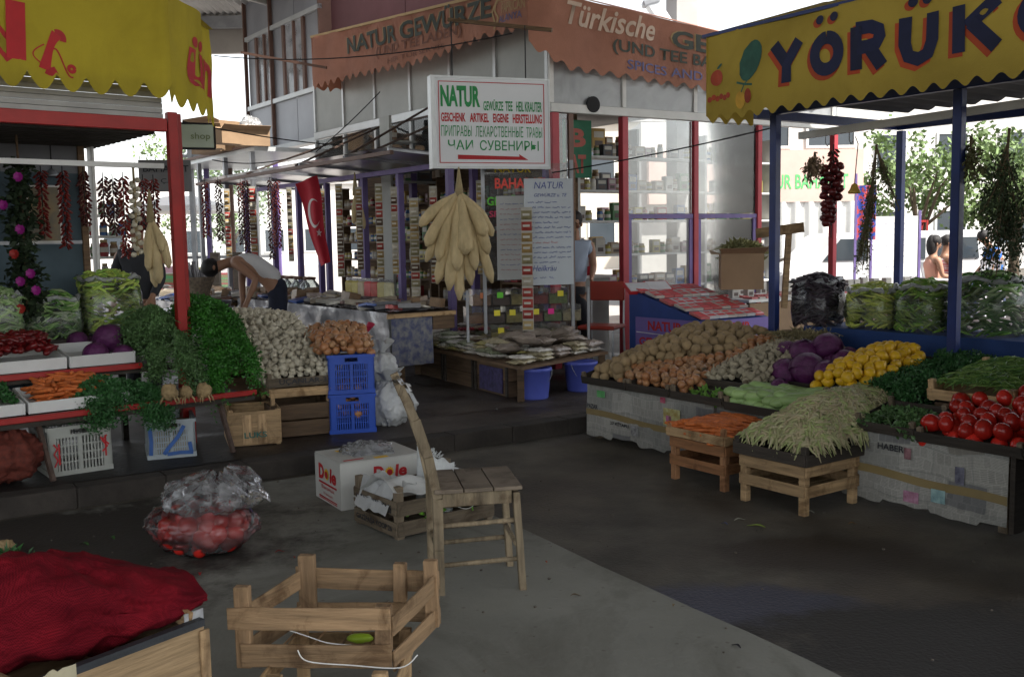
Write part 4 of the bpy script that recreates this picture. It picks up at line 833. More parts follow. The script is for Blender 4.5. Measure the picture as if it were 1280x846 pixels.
# awning with the big name
CAN=M('mustard_canvas',(.40,.29,.05),.8,.15,2.0,.25,bsc=120,rnd=0)
glow(CAN,(.45,.33,.05)); dirt(CAN,(.70,.68,.62),1.4,.45,.7)
A=thing('awning','mustard awning with large dark YÖRÜK lettering and fruit drawings over the right stall','awning',(0,0,0))
Mr=face_M(FR.w(.63,.60,2.30),FR.a)
def wr3(x,y): return .014*math.sin(x*7)*(1-y)+.022*noise.noise((x*2.4+y,y*2,9))+.01*noise.noise((x*9,y*2,3))
mb=MB(); mb.grid(lambda u,v:(3.4*u,.60*v+scal(3.4*u,.135,.045,'wave')*(1-v)**6,wr3(3.4*u,.6*v)),260,12,M=Mr); mb.build('front_valance',CAN,A,smooth=True)
mb=MB(); Me=face_M(FR.w(.63,.60,2.30),FR.a+PI*.5)
mb.grid(lambda u,v:(.5*u,.60*v+scal(.5*u,.135,.045,'wave')*(1-v)**6-.0,0),40,8,M=Me); mb.build('end_valance',CAN,A,smooth=True)
mb=MB(); mb.grid(lambda u,v:tuple(FR.w(.63+3.4*u,.60+1.2*v,2.905+.35*v+.012*math.sin(u*75))),120,3); mb.build('top_canvas',CAN,A,smooth=True)
mb=MB(); mb.bar(FR.w(.6,.60,2.905),FR.w(4.1,.60,2.905),.022); mb.build('front_bar',BLU,A)
NAVY=M('navy_lettering',(.010,.014,.05),.7,.2,7,0); RSH=M('red_shadow_lettering',(.42,.06,.015),.7,.1,7,0)
GLY={'Y':([[(0,1),(.5,.48)],[(1,1),(.5,.48),(.5,0)]],1),'O':([[(.5+.36*math.sin(i*PI/12),.5+.36*math.cos(i*PI/12)) for i in range(25)]],1.15),
 'R':([[(.05,0),(.05,1)],[(.05,.95),(.55,.95),(.82,.85),(.85,.7),(.75,.55),(.45,.5),(.1,.5)],[(.5,.5),(.95,0)]],1),'U':([[(.08,1),(.08,.4),(.2,.12),(.5,.02),(.78,.12),(.9,.4),(.9,1)]],1),
 'K':([[(.05,1),(.05,0)],[(.95,1),(.25,.52)],[(.35,.6),(.95,0)]],1),'N':([[(0,0),(0,1)],[(0,1),(.85,0)],[(.85,0),(.85,1)]],1)}
def glyph(parent,ch,x,y,w,h,mat,Mx_,warp,r,dots=False,dz=0,name='lettering'):
    for pl in GLY[ch][0]: draw(parent,name,mat,Mx_,[(x+a*w,y+b*h) for a,b in pl],r,lambda p,q:warp(p,q)+dz)
    if dots:
        for k in (.28,.72): flat(parent,name,mat,oval(x+k*w,y+h+r*2.0,r*.8,r*.7),Mx_,warp,.006+dz)
def flat(parent,name,mat,pts,Mx_=Mr,warp=wr3,dz=.006):
    mb=MB(); cx_=sum(p[0] for p in pts)/len(pts); cy_=sum(p[1] for p in pts)/len(pts); n=len(pts)
    mb.add([(x,y,warp(x,y)+dz) for x,y in pts]+[(cx_,cy_,warp(cx_,cy_)+dz)],[(i,(i+1)%n,n) for i in range(n)],Mx_); return mb.build(name,mat,parent)
def oval(cx,cy,rx,ry,a=0,n=20,w=0): return [(cx+rx*math.cos(2*PI*i/n)*(1+w*math.sin(i*3))*math.cos(a)-ry*math.sin(2*PI*i/n)*math.sin(a),cy+rx*math.cos(2*PI*i/n)*math.sin(a)+ry*math.sin(2*PI*i/n)*math.cos(a)) for i in range(n)]
for ch,x,w,dt in (('Y',.615,.20,0),('O',.905,.26,1),('R',1.25,.19,0),('U',1.555,.21,1),('K',1.90,.25,0),('O',2.24,.30,0)):
    glyph(A,ch,x-.022,.185-.022,w,.255 if ch!='O' else .27,RSH,Mr,wr3,.044,dt)
    glyph(A,ch,x,.185,w,.255 if ch!='O' else .27,NAVY,Mr,wr3,.040,dt,.005)
DG=M('drawn_green',(.03,.11,.08),.7,.3,9,0); DR=M('drawn_red',(.35,.05,.02),.7,.3,9,0); DY=M('drawn_yellow',(.5,.28,.03),.7,.3,9,0)
flat(A,'leaf_drawing',DG,oval(.42,.37,.085,.14,-.45,w=.05)); flat(A,'apple_drawing',DR,oval(.10,.30,.06,.055)); flat(A,'leaf_drawing',DG,oval(.13,.375,.03,.01,.5),dz=.008)
for i in range(6): flat(A,'cherry_drawing',DR,oval(.04+i*.035,.155+.012*(i%2),.02,.02))
flat(A,'pear_drawing',DY,oval(.33,.12,.045,.06)); flat(A,'pear_drawing',DR,oval(.40,.14,.03,.05),dz=.008); draw(A,'stem_drawing',DG,Mr,[(.34,.17),(.37,.22),(.42,.26)],.005,lambda x,y:wr3(x,y)+.004); draw(A,'stem_drawing',DG,Mr,[(.30,.24),(.37,.22),(.44,.21)],.007,lambda x,y:wr3(x,y)+.004)
# things hanging from the rail
HB=M('dried_herb',(.09,.095,.04),.8,.4,6,0)
def herb(name,label,top,bot,n,w,leaf,mat,cat='dried herbs',bush=1.0,group=None,branch=14):
    top=Vector(top); bot=Vector(bot); L=(bot-top).length; ax=(bot-top).normalized(); t=thing(name,label,cat,top,0,group)
    mb=MB(); tips=[]
    sx=ax.cross(Vector((0,1,0))).normalized(); sy=ax.cross(sx)
    for i in range(branch):
        q=U(.02,.6); a=U(0,6.28); p=ax*L*q; r_=w*U(.5,1.0)*bush; l=U(.3,.45)*L
        e=p+ax*l+(sx*math.cos(a)+sy*math.sin(a))*r_; mb.tube([p,p+ax*l*.4+(e-p-ax*l)*.3,e],[.006,.004,.002],4); tips.append((p,e))
    mb.tube([(0,0,0),tuple(ax*L*.5),tuple(ax*L)],[.009,.007,.003],5); mb.build('stems',M('herb_stem',(.12,.09,.05),.8,.2,5,.1),t)
    tips.append((Vector((0,0,0)),ax*L)); mb=MB()
    for i in range(n):
        p,e=random.choice(tips); c=p+(e-p)*U(.15,1.05)+Vector((random.gauss(0,w*.16),random.gauss(0,w*.16),random.gauss(0,w*.16))); d=(ax+Vector((U(-1,1),U(-1,1),U(-1,1)))).normalized()*leaf*U(.6,1.2); k=d.cross(Vector((U(-1,1),U(-1,1),U(-1,1)))).normalized()*leaf*.22
        mb.add([c,c+d*.5+k,c+d,c+d*.5-k],[(0,1,2,3)])
    mb.build('leaves',mat,t); return t
herb('dried_flower_bunch','small dried flower bunch hanging first on the right rail',Y(1019,190,7.1),Y(1012,228,7.1),420,.10,.035,M('dried_flower',(.20,.14,.09),.8,.4,6,0),bush=.9)
herb('thyme_branch','long slanting dried thyme branch hanging left of the middle post',Y(1096,180,6.9),Y(1078,338,6.9),1700,.075,.022,HB,branch=26,bush=.7)
herb('thyme_twig','short upright twig at the top of the long thyme branch',Y(1096,186,6.85),Y(1124,262,6.95),520,.07,.022,HB,branch=10,bush=.7)
herb('leafy_branch','dried branch bundle hanging just right of the thick blue post',Y(1214,170,6.2),Y(1212,228,6.2),420,.10,.04,HB,branch=12,bush=1.0)
herb('leafy_branch','largest dark leafy branch hanging at the right edge',Y(1262,160,6.0),Y(1245,345,6.05),2600,.17,.032,M('dark_herb',(.045,.07,.03),.8,.4,6,0),branch=34,bush=1.1)
pp=Y(1042,186,7.1); t=pepper_string(0,0,pp.z,pp.z-.22,'dark red pepper string on the red post line, under the right rail',DRP2,at=pp,r=.03)
t=thing('tomato_string','string of large dark red dried fruits hanging beside the dried flowers','dried fruit string',Y(1040,208,7.1)); mb=MB(); mb.tube([(0,0,.1),(0,0,-.5)],.004,4); mb.build('thread',DRK,t)
mb=MB()
for i in range(34):
    z=-.012*i; a=i*2.4; q=.055*(1 if i<20 else .5); mb.ball((math.cos(a)*q-.01*(i>20)*2,math.sin(a)*q*.7,z),(.032,.03,.028),9,7,.3,3,seed=i)
mb.build('fruits',M('dark_fruit',(.09,.01,.012),.35,.4,9,.2),t,smooth=True)
t=thing('hanging_bell','small yellow bell-shaped gourd on a wire between the dried fruits and the thyme','gourd',Y(1068,240,7.0)); mb=MB(); mb.lathe([(.005,.06),(.02,.05),(.03,.02),(.045,0),(.04,-.012),(0,-.012)],14); mb.build('body',M('ochre_gourd',(.42,.28,.05),.4,.2,5,.1),t,smooth=True)
mb=MB(); mb.tube([(0,0,.06),(.01,0,.2),(.02,0,.33),(.0,0,.38)],.0035,4); mb.build('wire',RUST,t)
# ================================================================ spice shop in the middle
C0=Vector((.44,10.5,0)); FS=Frame(C0,32); FN=Frame((-2.86,15.11,0),-54.4); LN=5.66
def part(t,nm,mat,*bs,**k):
    mb=MB()
    for b in bs: mb.bx(*b)
    return mb.build(nm,mat,t,**k)
MAR=M('maroon_panel',(.13,.055,.06),.7,.12,2,.05,rnd=0); SIL=M('silver_panel',(.27,.28,.31),.45,.12,1.5,.1,metal=.25,rnd=.03); CRM=M('cream_band',(.36,.37,.35),.6,.15,2,.1); ALU=M('aluminium',(.50,.52,.53),.4,.1,3,.05,metal=.3)
BWN=M('brown_frame',(.14,.075,.055),.6,.2,4,.1)
# upper storey
t=thing('upper_storey','brown panelled upper storey with a silver windowed bay above the spice shop','building',FN.w(0,0,0),FN.a)
part(t,'wall',MAR,(.0,2.2,.3,.45,3.2,7),(2.22,4.1,.3,.45,3.2,7),(4.12,5.0,.3,.45,3.2,7)); part(t,'corner_post',BWN,(-.05,.0,.1,.4,3.0,7))
part(t,'wall',SIL,*[(-3.0+i*1.0,-2.0+i*1.0-.015,.15,.25,3.1,3.78) for i in range(3)])
part(t,'wall',SIL,*[(-3.0+i*1.0,-2.0+i*1.0-.015,.15,.25,5.02,7) for i in range(3)])
part(t,'wall',SIL,(-3,-2.62,.16,.25,3.8,5.0),(-.62,-.05,.16,.25,3.8,5.0),(-1.9,-1.45,.16,.25,3.8,5.0))
part(t,'window_sill',ALU,(-3,0,.10,.15,3.78,3.85),(-3,0,.10,.15,4.95,5.02),(-3,0,.08,.28,3.02,3.09))
for x0,x1 in ((-2.55,-1.95),(-1.4,-.68)):
    w=part(t,'window',BWN,(x0-.06,x0+.02,.12,.2,3.85,4.95),(x1-.02,x1+.06,.12,.2,3.85,4.95),((x0+x1)/2+.0,(x0+x1)/2+.05,.12,.2,3.85,4.95))
    mb=MB(); mb.bx(x0+.02,x1-.02,.155,.163,3.85,4.95); mb.build('pane',film('bright_pane',white=.35,rough=.1,wr=2),w)
for x in (-3.02,-1.9): part(t,'mullion',BWN,(x-.02,x+.02,.09,.149,3.1,7))
# left facade: glazing over the open shop front
t=thing('storefront','left glazed shop front with aluminium bars above hanging goods','shop front',FN.w(0,0,0),FN.a)
part(t,'sill_beam',ALU,(0,LN,-.05,.05,3.02,3.12),(0,LN,-.04,.04,2.36,2.44),bevel=.004)
for i in range(7): part(t,'mullion',ALU,(i*.94-.025,i*.94+.025,-.03,.03,2.45,3.01))
for i in range(7): part(t,'mullion',ALU,(i*.94-.025,i*.94+.025,-.03,.03,3.13,3.9))
for i in range(6): mb=MB(); mb.bx(i*.94+.025,i*.94+.915,-.004,.004,2.45,3.01); mb.build('pane',GLS,t)
for i in range(6): mb=MB(); mb.bx(i*.94+.025,i*.94+.915,-.006,.006,3.13,4.1); mb.build('panel',M('milky_panel',(.36,.38,.37),.5,.15,1.5,.05),t)
for i,s_ in enumerate((.0,1.4,2.8,4.2,5.6)): part(t,'post',PUR,(s_-.035,s_+.035,-.04,.04,WK,2.35))
part(t,'rear_wall',WB,(.1,5.3,.62,.66,WK,3.1)); part(t,'ceiling',M('dim_ceiling',(.25,.24,.23),.7,.2,2,.1),(.05,LN-.1,.1,3.4,3.14,3.18))
# canopy frame of violet posts in front
t=thing('canopy_frame','violet posts carrying a low flat canopy of clear sheets before the shop','canopy',FN.w(0,0,0),FN.a)
for s_ in (-.9,.18,1.06,1.96,3.0,3.88,4.95): part(t,'post',PUR,(s_-.035,s_+.035,-.835,-.765,WK,2.26),bevel=.003)
part(t,'front_bar',PUR,(-1.0,5.0,-.83,-.77,2.265,2.32)); part(t,'outer_bar',BWN,(-1.0,5.0,-1.53,-1.49,2.37,2.41))
for s_ in (-.9,.3,1.5,2.7,3.9,4.9): mb=MB(); mb.bar((s_,-1.5,2.43),(s_,0,2.34),.03); mb.build('cross_bar',GRYM,t)
mb=MB(); mb.add([(-1,-1.5,2.45),(4.95,-1.5,2.45),(4.95,-.06,2.355),(-1,-.06,2.355)],[(0,1,2,3)]); mb.build('clear_sheet',film('clear_sheet',(.8,.82,.84),white=.35,rough=.3,wr=2),t)
for a,b in (((1.0,-1.5,2.42),(1.9,-.1,3.0)),((2.6,-1.5,2.42),(2.2,-.1,3.0)),((3.9,-1.5,2.42),(3.4,-.1,3.1)),((4.3,-1.5,2.4),(5.2,-.1,3.1)),((3.2,-.3,2.95),(5.5,-.3,2.95))):
    mb=MB(); mb.bar(a,b,.022); mb.build('stay_rod',RUST,t)
# overhead wires: own things
for i,(a,b,sg) in enumerate(((Y(200,255,9),Y(560,285,14),0),)): pass
def wire(label,a,b,sag,r=.006):
    mb=MB(); a=Vector(a); b=Vector(b); o=a.copy(); mb.tube([tuple((b-a)*(i/14)-Vector((0,0,sag*4*(i/14)*(1-i/14)))) for i in range(15)],r,4); tag(mb.build('cable',DRK,loc=o),label,'cable','loose cables strung before the shop')
wire('black cable sloping from the yellow awning down to the violet canopy',Y(228,152,8.6),Y(430,182,11.5),.03); wire('cable crossing the silver windows up to the orange awning',Y(268,70,12),Y(640,42,9.4),.12)
wire('cable stretched along the glass panes to the blue post',Y(690,216,9.3),Y(965,160,8.6),.02); wire('sagging cable over the low canopy on the left',Y(265,200,12),Y(410,180,12.5),.12); wire('cable falling from the orange awning to the low canopy',Y(475,115,10.5),Y(395,190,11),.02)
mb=MB(); mb.bar((0,0,0),tuple(Y(408,85,12)-Y(302,66,12.5)),.03); tag(mb.build('wooden_pole',BWN,loc=Y(302,66,12.5)),'reddish brown pole stretched across the silver windows','pole')
# right facade
t=thing('shop_window','right glazed shop front with red posts and violet mid rail','shop front',FS.w(0,0,0),FS.a)
part(t,'lintel',WHT,(-.02,4.4,-.04,.04,2.80,2.89),bevel=.004)
for i,(s_,w) in enumerate(((.03,.045),(.947,.04),(1.975,.035),(2.99,.035),(4.33,.035))): part(t,'post',M('rose_red_paint',(.38,.035,.05),.5,.15,4,.1),(s_-w,s_+w,-.05,.03,WK,2.795),bevel=.004)
part(t,'door_post',BWN,(.21,.27,-.03,.03,WK,2.795)); part(t,'mid_rail',PUR,(.99,1.938,-.035,.03,1.70,1.75),(2.012,2.953,-.035,.03,1.70,1.75)); part(t,'low_rail',BLU,(.99,2.95,-.035,.03,.68,.76))
for a,b in ((.99,1.04),(1.888,1.938),(2.012,2.062),(2.903,2.953)): part(t,'pane_frame',PUR,(a,b,-.03,.025,.765,1.695))
for a,b,z0,z1 in ((.99,1.935,1.755,2.795),(2.015,2.95,1.755,2.795),(1.045,1.885,.77,1.69),(2.065,2.90,.77,1.69)): mb=MB(); mb.bx(a,b,-.012,-.004,z0,z1); mb.build('pane',GLS,t)
mb=MB(); mb.bx(.05,.2,-.012,-.004,.5,2.79); mb.build('pane',GLS,t)
part(t,'upper_panel',film('milky_sheet',(.75,.77,.78),white=.55,rough=.25,wr=2,amt=.25),(.02,4.4,-.01,-.004,2.895,3.7)); 
for x in (.0,.95,1.98,3.0,4.3): part(t,'upper_mullion',WHT,(x-.025,x+.025,-.03,.02,2.895,3.75))
part(t,'shop_roof',M('pale_roof',(.4,.4,.4),.7,.1,3,.1),(.1,4.6,.1,3.8,3.76,3.8))
mb=MB(); mb.lathe([(.0,0),(.085,0),(.085,.02),(.0,.02)],24,M=face_M((.52,-.03,2.90),0)@Matrix.Diagonal((1,1,1,1))); 
mb.build('vent_disc',DRK,t)
# orange awnings
ORG=M('orange_canvas',(.44,.205,.14),.8,.13,1.8,.3,bsc=90,rnd=0); TAN=M('tan_outline',(.46,.32,.16),.7,.1,6,0); DKG=M('faded_black_lettering',(.045,.055,.045),.7,.25,9,0); FAD=M('faded_brown_lettering',(.20,.08,.05),.7,.2,9,0); CRL=M('cream_lettering',(.55,.42,.33),.7,.15,9,0); BLF=M('faded_blue_lettering',(.12,.12,.25),.7,.15,9,0)
glow(ORG,(.45,.2,.12),.25); dirt(ORG,(.72,.70,.70),1.2,.42,.7)
A2=thing('awning','left stretch of faded orange awning with dark spice shop lettering','awning',(0,0,0))
OA=FN.w(.9,-.45,0); OB=Vector((.205,10.13,0)); dAB=(OB-OA); LA=dAB.length; MxA=face_M((OA.x,OA.y,0),math.atan2(dAB.y,dAB.x))
def mk(L,b0,b1,t0,t1,wob):
    def P(x,v):   # x along, v 0..1 of the height
        u=x/L; b=b0+(b1-b0)*u; tt=t0+(t1-t0)*u; return b+(tt-b)*v
    return P
PA=mk(LA,3.60,3.53,4.31,3.98,0)
def wA(x,y): return .035*math.sin(x*3.1)*math.exp(-x)+.012*math.sin(x*11)+.02*noise.noise((x*2.5,y*2.5,2))
mb=MB(); mb.grid(lambda u,v:(LA*u,PA(LA*u,v)+scal(LA*u,.20,.07,'wave')*(1-v)**6+.05*math.sin(u*9)*(1-v)*u,wA(LA*u,PA(LA*u,v))),240,12,M=MxA); mb.build('valance',ORG,A2,smooth=True)
mb=MB(); mb.grid(lambda u,v:tuple(Vector((OA.x,OA.y,0))+dAB*u*.99+Vector((.813,.582,0))*v*.9+Vector((0,0,PA(LA*u,1)+.28*v))),60,3); mb.build('top_canvas',ORG,A2,smooth=True)
mb=MB(); mb.grid(lambda u,v:tuple(Vector((OA.x,OA.y,0))+Vector((.813,.582,0))*.6*u+Vector((.05*math.sin(u*8),0,PA(0,v)+scal(u*.6,.2,.06,'wave')*(1-v)**5))),30,8); mb.build('end_valance',ORG,A2,smooth=True)
mb=MB(); mb.bar((OA.x,OA.y,PA(0,1)+.01),(OB.x,OB.y,PA(LA,1)+.01),.03); mb.build('front_bar',TAN,A2)
def la(body,x,v,w,h,mat,Mx_,P,warp,p,bold=.02,shear=0,dz=.006):
    base=P(x,v); sl=(P(x+w,v)-P(x,v))/w
    return text(body,mat,Mx_,w,h,p,bold=bold,shear=shear,x0=x,y0=0,warp=lambda a,b:warp(a,base+b)+dz) if False else _la(body,x,w,h,mat,Mx_,base,sl,warp,p,bold,shear,dz)
def _la(body,x,w,h,mat,Mx_,base,sl,warp,p,bold,shear,dz):
    Sh=Matrix(((1,0,0,0),(sl,1,0,base-sl*x),(0,0,1,0),(0,0,0,1)))
    return text(body,mat,Mx_@Sh,w,h,p,bold=bold,shear=shear,x0=x,y0=0,warp=lambda a,b:warp(a,base+b)+dz)
for m_,dx,dz in ((TAN,-.018,.005),(DKG,0,.010)):
    la('NATUR GEWÜRZE',1.05+dx,.52-dx*.5,3.28,.25,m_,MxA,PA,wA,A2,.03,0,dz)
la('(UND TEE LADEN)',1.83,.27,1.93,.14,FAD,MxA,PA,wA,A2,.02); la('HER TÜR SERVİS',2.1,.14,1.3,.07,FAD,MxA,PA,wA,A2,.01); la('PAPRICAN',4.5,.55,.40,.10,TAN,MxA,PA,wA,A2,.01); la('HEDİYELİK',4.42,.78,.5,.07,TAN,MxA,PA,wA,A2,.01); la('ALANYA',4.45,.36,.4,.07,BLF,MxA,PA,wA,A2,.01)
draw(A2,'ear_drawing',TAN,MxA,[(4.38,3.72),(4.33,3.84),(4.42,3.95),(4.37,3.85),(4.44,3.76),(4.36,3.66)],.012,lambda x,y:wA(x,y)+.003)
mb=MB(); mb.bar(tuple(Y(560,25,9.9)),tuple(Y(690,38,9.5)),.035); tag(mb.build('wooden_pole',WB),'brown pole lying across the orange awning above the white sign','pole')
A3=thing('awning','right stretch of faded orange awning with white script and dark lettering','awning',(0,0,0))
OC=Vector((.215,10.13,0)); OD=OC+Vector((math.cos(rad(34)),math.sin(rad(34)),0))*4.4; dCD=OD-OC; LC=4.4; MxB=face_M((OC.x,OC.y,0),rad(34))
PB=mk(LC,3.22,3.04,3.98,3.68,0)
def wB(x,y): return .02*noise.noise((x*2.5,y*2,7))+.014*math.sin(x*6)
PB2=lambda x,v:PB(x,v)+.17*(1-min(1,x/.5))*(1-v)
mb=MB(); mb.grid(lambda u,v:(LC*u,PB2(LC*u,v)+scal(LC*u,.21,.06,'wave')*(1-v)**6,wB(LC*u,PB2(LC*u,v))),200,12,M=MxB); mb.build('valance',ORG,A3,smooth=True)
mb=MB(); mb.grid(lambda u,v:tuple(OC+dCD*u+Vector((-.69,.72,0))*v*.8+Vector((0,0,PB(LC*u,1)+.3*v))),60,3); mb.build('top_canvas',ORG,A3,smooth=True)
la('Türkische',.48,.62,1.2,.24,CRL,MxB,PB,wB,A3,.02,.35)
for m_,dx,dz in ((TAN,-.018,.005),(DKG,0,.010)): la('GEWÜRZE',1.93+dx,.60-dx*.3,2.1,.23,m_,MxB,PB,wB,A3,.03,0,dz)
la('(UND TEE BAHARAT)',1.08,.33,2.3,.16,DKG,MxB,PB,wB,A3,.02); la('SPICES AND TEA',1.27,.15,1.55,.10,BLF,MxB,PB,wB,A3,.012)
# white hanging sign
a=Y(543,208,9.15); b=Y(686,209,9.5); rzs=math.atan2(b.y-a.y,b.x-a.x); ws=math.hypot(b.x-a.x,b.y-a.y); hs=.80
t=thing('hanging_sign','white rectangular sign with green and red lettering, red arrow and red border','sign',(a.x,a.y,a.z),rzs)
part(t,'box',M('sign_side',(.36,.37,.35),.5,.1,3,.05),(-.0,ws,.004,.11,-.01,hs),bevel=.004); part(t,'face',M('sign_face',(.68,.70,.73),.4,.04,2,0,rnd=0),(.02,ws-.0,-.004,.0035,.0,hs-.01))
part(t,'rim',ALU,(-.02,.02,-.01,.11,-.02,hs+.01),(.021,ws,-.008,.003,hs-.012,hs+.01),(.021,ws,-.008,.003,-.02,.003),(ws+.001,ws+.015,-.008,.11,-.02,hs+.01))
part(t,'border',RLT,(.05,ws-.04,-.0075,-.005,hs-.045,hs-.038),(.05,ws-.04,-.0075,-.005,.03,.037),(.05,.057,-.0075,-.005,.038,hs-.046),(ws-.047,ws-.04,-.0075,-.005,.038,hs-.046))
def sg(body,x0,x1,y0,y1,mat,bold=.015): return text(body,mat,face_M((0,-.0055,0)),(x1-x0)*(ws-.1),(y0-y1)*-1*hs*.92,t,bold=bold,x0=.05+x0*(ws-.1),y0=.04+(1-y1)*hs*.92-.0)
for body,x0,x1,y0,y1,m_,bd in (('NATUR',.02,.39,.07,.33,GLT,.045),('GEWÜRZE',.42,.61,.225,.365,GLT,.02),('TEE',.63,.70,.245,.365,GLT,.02),('HEIL KRAUTER',.735,.985,.245,.37,GLT,.02),('GESCHENK',.02,.25,.40,.51,RLT,.03),('ARTIKEL',.29,.47,.40,.51,RLT,.03),('EIGENE',.51,.66,.40,.51,RLT,.03),('HERSTELLUNG',.70,.985,.40,.515,RLT,.03),('ПРИПРАВЫ',.02,.305,.555,.685,GLT,.0),('ЛЕКАРСТВЕННЫЕ',.34,.80,.555,.69,GLT,.0),('ТРАВЫ',.83,.985,.56,.69,GLT,.0),('ЧАИ',.08,.315,.73,.85,GLT,.008),('СУВЕНИРЫ',.38,.95,.73,.855,GLT,.008)): sg(body,x0,x1,y0,y1,m_,bd)
mb=MB(); X=lambda q:.05+q*(ws-.1); mb.prism([(X(.17),.065),(X(.17),.105),(X(.76),.092),(X(.755),.115),(X(.845),.062)],.002,M=face_M((0,-.0075,0))); mb.build('arrow',RLT,t)
for x in (.2,ws-.2): mb=MB(); mb.tube([(x,.05,hs),(x,.05,hs+.5)],.006,5); mb.build('hanger',DRK,t)
# boxes on the low roof at the left and the thin metal ledge
t=thing('metal_ledge','long thin pale metal ledge below the silver windows, stacked with cartons','ledge',FN.w(0,0,0),FN.a)
part(t,'slab',ALU,(-3.6,.3,-1.1,.1,2.80,2.86)); part(t,'edge',BWN,(-3.6,.3,-1.14,-1.105,2.86,2.90))
for x in (-3.4,-2.2,-1.0,.1): part(t,'post',GRYM,(x-.03,x+.03,-1.09,-1.03,WK,2.795))
for i,(px,py,y,w,h,m_) in enumerate(((276,190,15.3,.75,.45,CARD),(300,186,15.0,.5,.28,CARD),(262,190,14.6,.4,.3,CARD),(316,184,14.3,.42,.22,CARD),(285,190,13.9,.36,.2,CARD))):
    p=Y(px,py,y); p.z=2.862; t=thing('cardboard_box',['largest brown carton at the back of the ledge','long carton behind the smaller ones on the ledge','carton at the left end of the ledge','open carton at the right end of the ledge','small carton in front on the ledge'][i],'box',p,rad(-40+i*23),'cartons on the metal ledge')
    part(t,'body',m_,(-w/2,w/2,-w*.35,w*.35,0,h)); 
    for s_ in (-1,1): mb=MB(); mb.add([(-w/2,s_*w*.35,h),(w/2,s_*w*.35,h),(w/2,s_*w*.55,h+.05),(-w/2,s_*w*.55,h+.05)],[(0,1,2,3)]); mb.build('flap',m_,t,solid=.004)
sack('plastic_bundle','pale blue plastic bundle between the cartons on the ledge',Y(312,160,14.6)-Vector((0,0,.25)),(.17,.15,.2),21,film('bundle_plastic',white=.7,rough=.3,wr=5),'bundle',tie=False)
# ---- goods
GC=[(.35,.28,.2),(.3,.04,.04),(.05,.12,.3),(.4,.35,.1),(.08,.2,.08),(.45,.43,.4),(.2,.12,.07),(.35,.2,.25),(.08,.08,.09),(.4,.25,.06)]
def carton(w,d,h,c):
    mb=MB(); mb.cm=0; mb.bx(-w/2,w/2,-d/2,d/2,0,h); mb.cm=1; mb.bx(-w*.38,w*.38,-d/2-.002,-d/2-.0005,h*.55,h*.85); mb.cm=2; mb.bx(-w*.3,w*.3,-d/2-.002,-d/2-.0005,h*.15,h*.4)
    o=mb.build('packet',[M('packet_%d%d%d'%tuple(int(x*50) for x in c),c,.5,.15,6,0),M('packet_label',(.5,.48,.42),.5,.1,6,0),M('packet_dark',(.1,.07,.06),.5,.2,6,0)]); return tag(o,'x','packet')
def jar(r,h,c):
    mb=MB(); mb.cm=0; mb.lathe([(r*.9,0),(r,.01),(r,h*.72),(r*.75,h*.82)],12); mb.cm=1; mb.lathe([(r*.8,h*.82),(r*.82,h),(0,h)],12); mb.cm=2; mb.lathe([(r*1.01,h*.25),(r*1.01,h*.55)],12)
    o=mb.build('jar',[M('jar_%d%d'%(int(c[0]*90),int(c[1]*90)),c,.25,.2,8,0),M('jar_lid',(.3,.22,.1),.4,.3,5,0),M('packet_label',(.5,.48,.42),.5,.1,6,0)],smooth=False); return tag(o,'x','jar')
GB=[carton(U(.10,.2),.08,U(.12,.24),c) for c in GC]; GJ=[jar(U(.035,.05),U(.12,.18),c) for c in GC[:7]]
park=[0]; placed=set()
def stock(pr,loc,rot,label,group,scale=1):
    if pr.name not in placed: placed.add(pr.name); pr.location=loc; pr.rotation_euler=rot; pr.scale=(scale,)*3; tag(pr,label,None,group); return pr
    return dup(pr,loc,rot,scale,label,group=group)
def fill(fr,x0,x1,y,z,kind,label,group,dens=.95,sc=1.0):
    x=x0
    while x<x1-.05:
        pr=random.choice(GB if kind=='b' or (kind=='m' and R()<.55) else GJ); w=pr.dimensions.x*sc if pr.dimensions.x>0 else .1
        w=max(v[0] for v in pr.bound_box)*2*sc
        if x+w>x1: break
        if R()<dens: stock(pr,fr.w(x+w/2,y+U(-.02,.02),z),(0,0,fr.a+U(-.12,.12)),label,group,sc*U(.9,1.1))
        x+=w+.012+(U(0,.12) if dens<.9 else 0)
def shelf(label,fr,x0,x1,y,zs,dp=.28,mat=WHT,kind='m',glabel='',group='',dens=.9,legs=True,sc=1.0,top=None):
    t=thing('shelf_unit',label,'shelves',fr.w(0,0,0),fr.a)
    for z in zs: part(t,'shelf_board',mat,(x0,x1,y-dp/2,y+dp/2,z-.025,z))
    if legs:
        for x in (x0-.02,x1+.02): part(t,'upright',mat,(x-.018,x+.018,y-dp/2,y+dp/2,WK,top or zs[-1]+.3))
    for z in zs: fill(fr,x0+.02,x1-.02,y-.02,z+.001,kind,glabel,group,dens,sc)
shelf('white shelves of cartons and jars behind the right shop panes',FS,1.0,2.95,1.0,(.9,1.3,1.70,2.06,2.46),glabel='carton or jar on the white shelves behind the right panes',group='goods behind the right panes',kind='m')
shelf('white shelves continuing to the right end of the shop, behind the blue post',FS,3.05,4.25,1.1,(.9,1.3,1.70,2.06,2.46),glabel='carton or jar on the right-end shelves behind the blue post',group='goods on the right-end shelves')
shelf('small white shelf of dark jars behind the hanging strings on the left',Frame((-4.05,9.6,0),20),0,.42,0,(1.0,1.2,1.4,1.6,1.8),glabel='dark jar on the small shelf behind the hanging strings',group='jars behind the hanging strings',kind='j',dp=.15,sc=.9)
shelf('shelves of mixed goods in the open doorway of the spice shop',FS,.05,.93,1.6,(.7,1.1,1.5,1.9,2.3,2.7),glabel='goods on the doorway shelves of the spice shop',group='goods in the shop doorway',mat=WB)
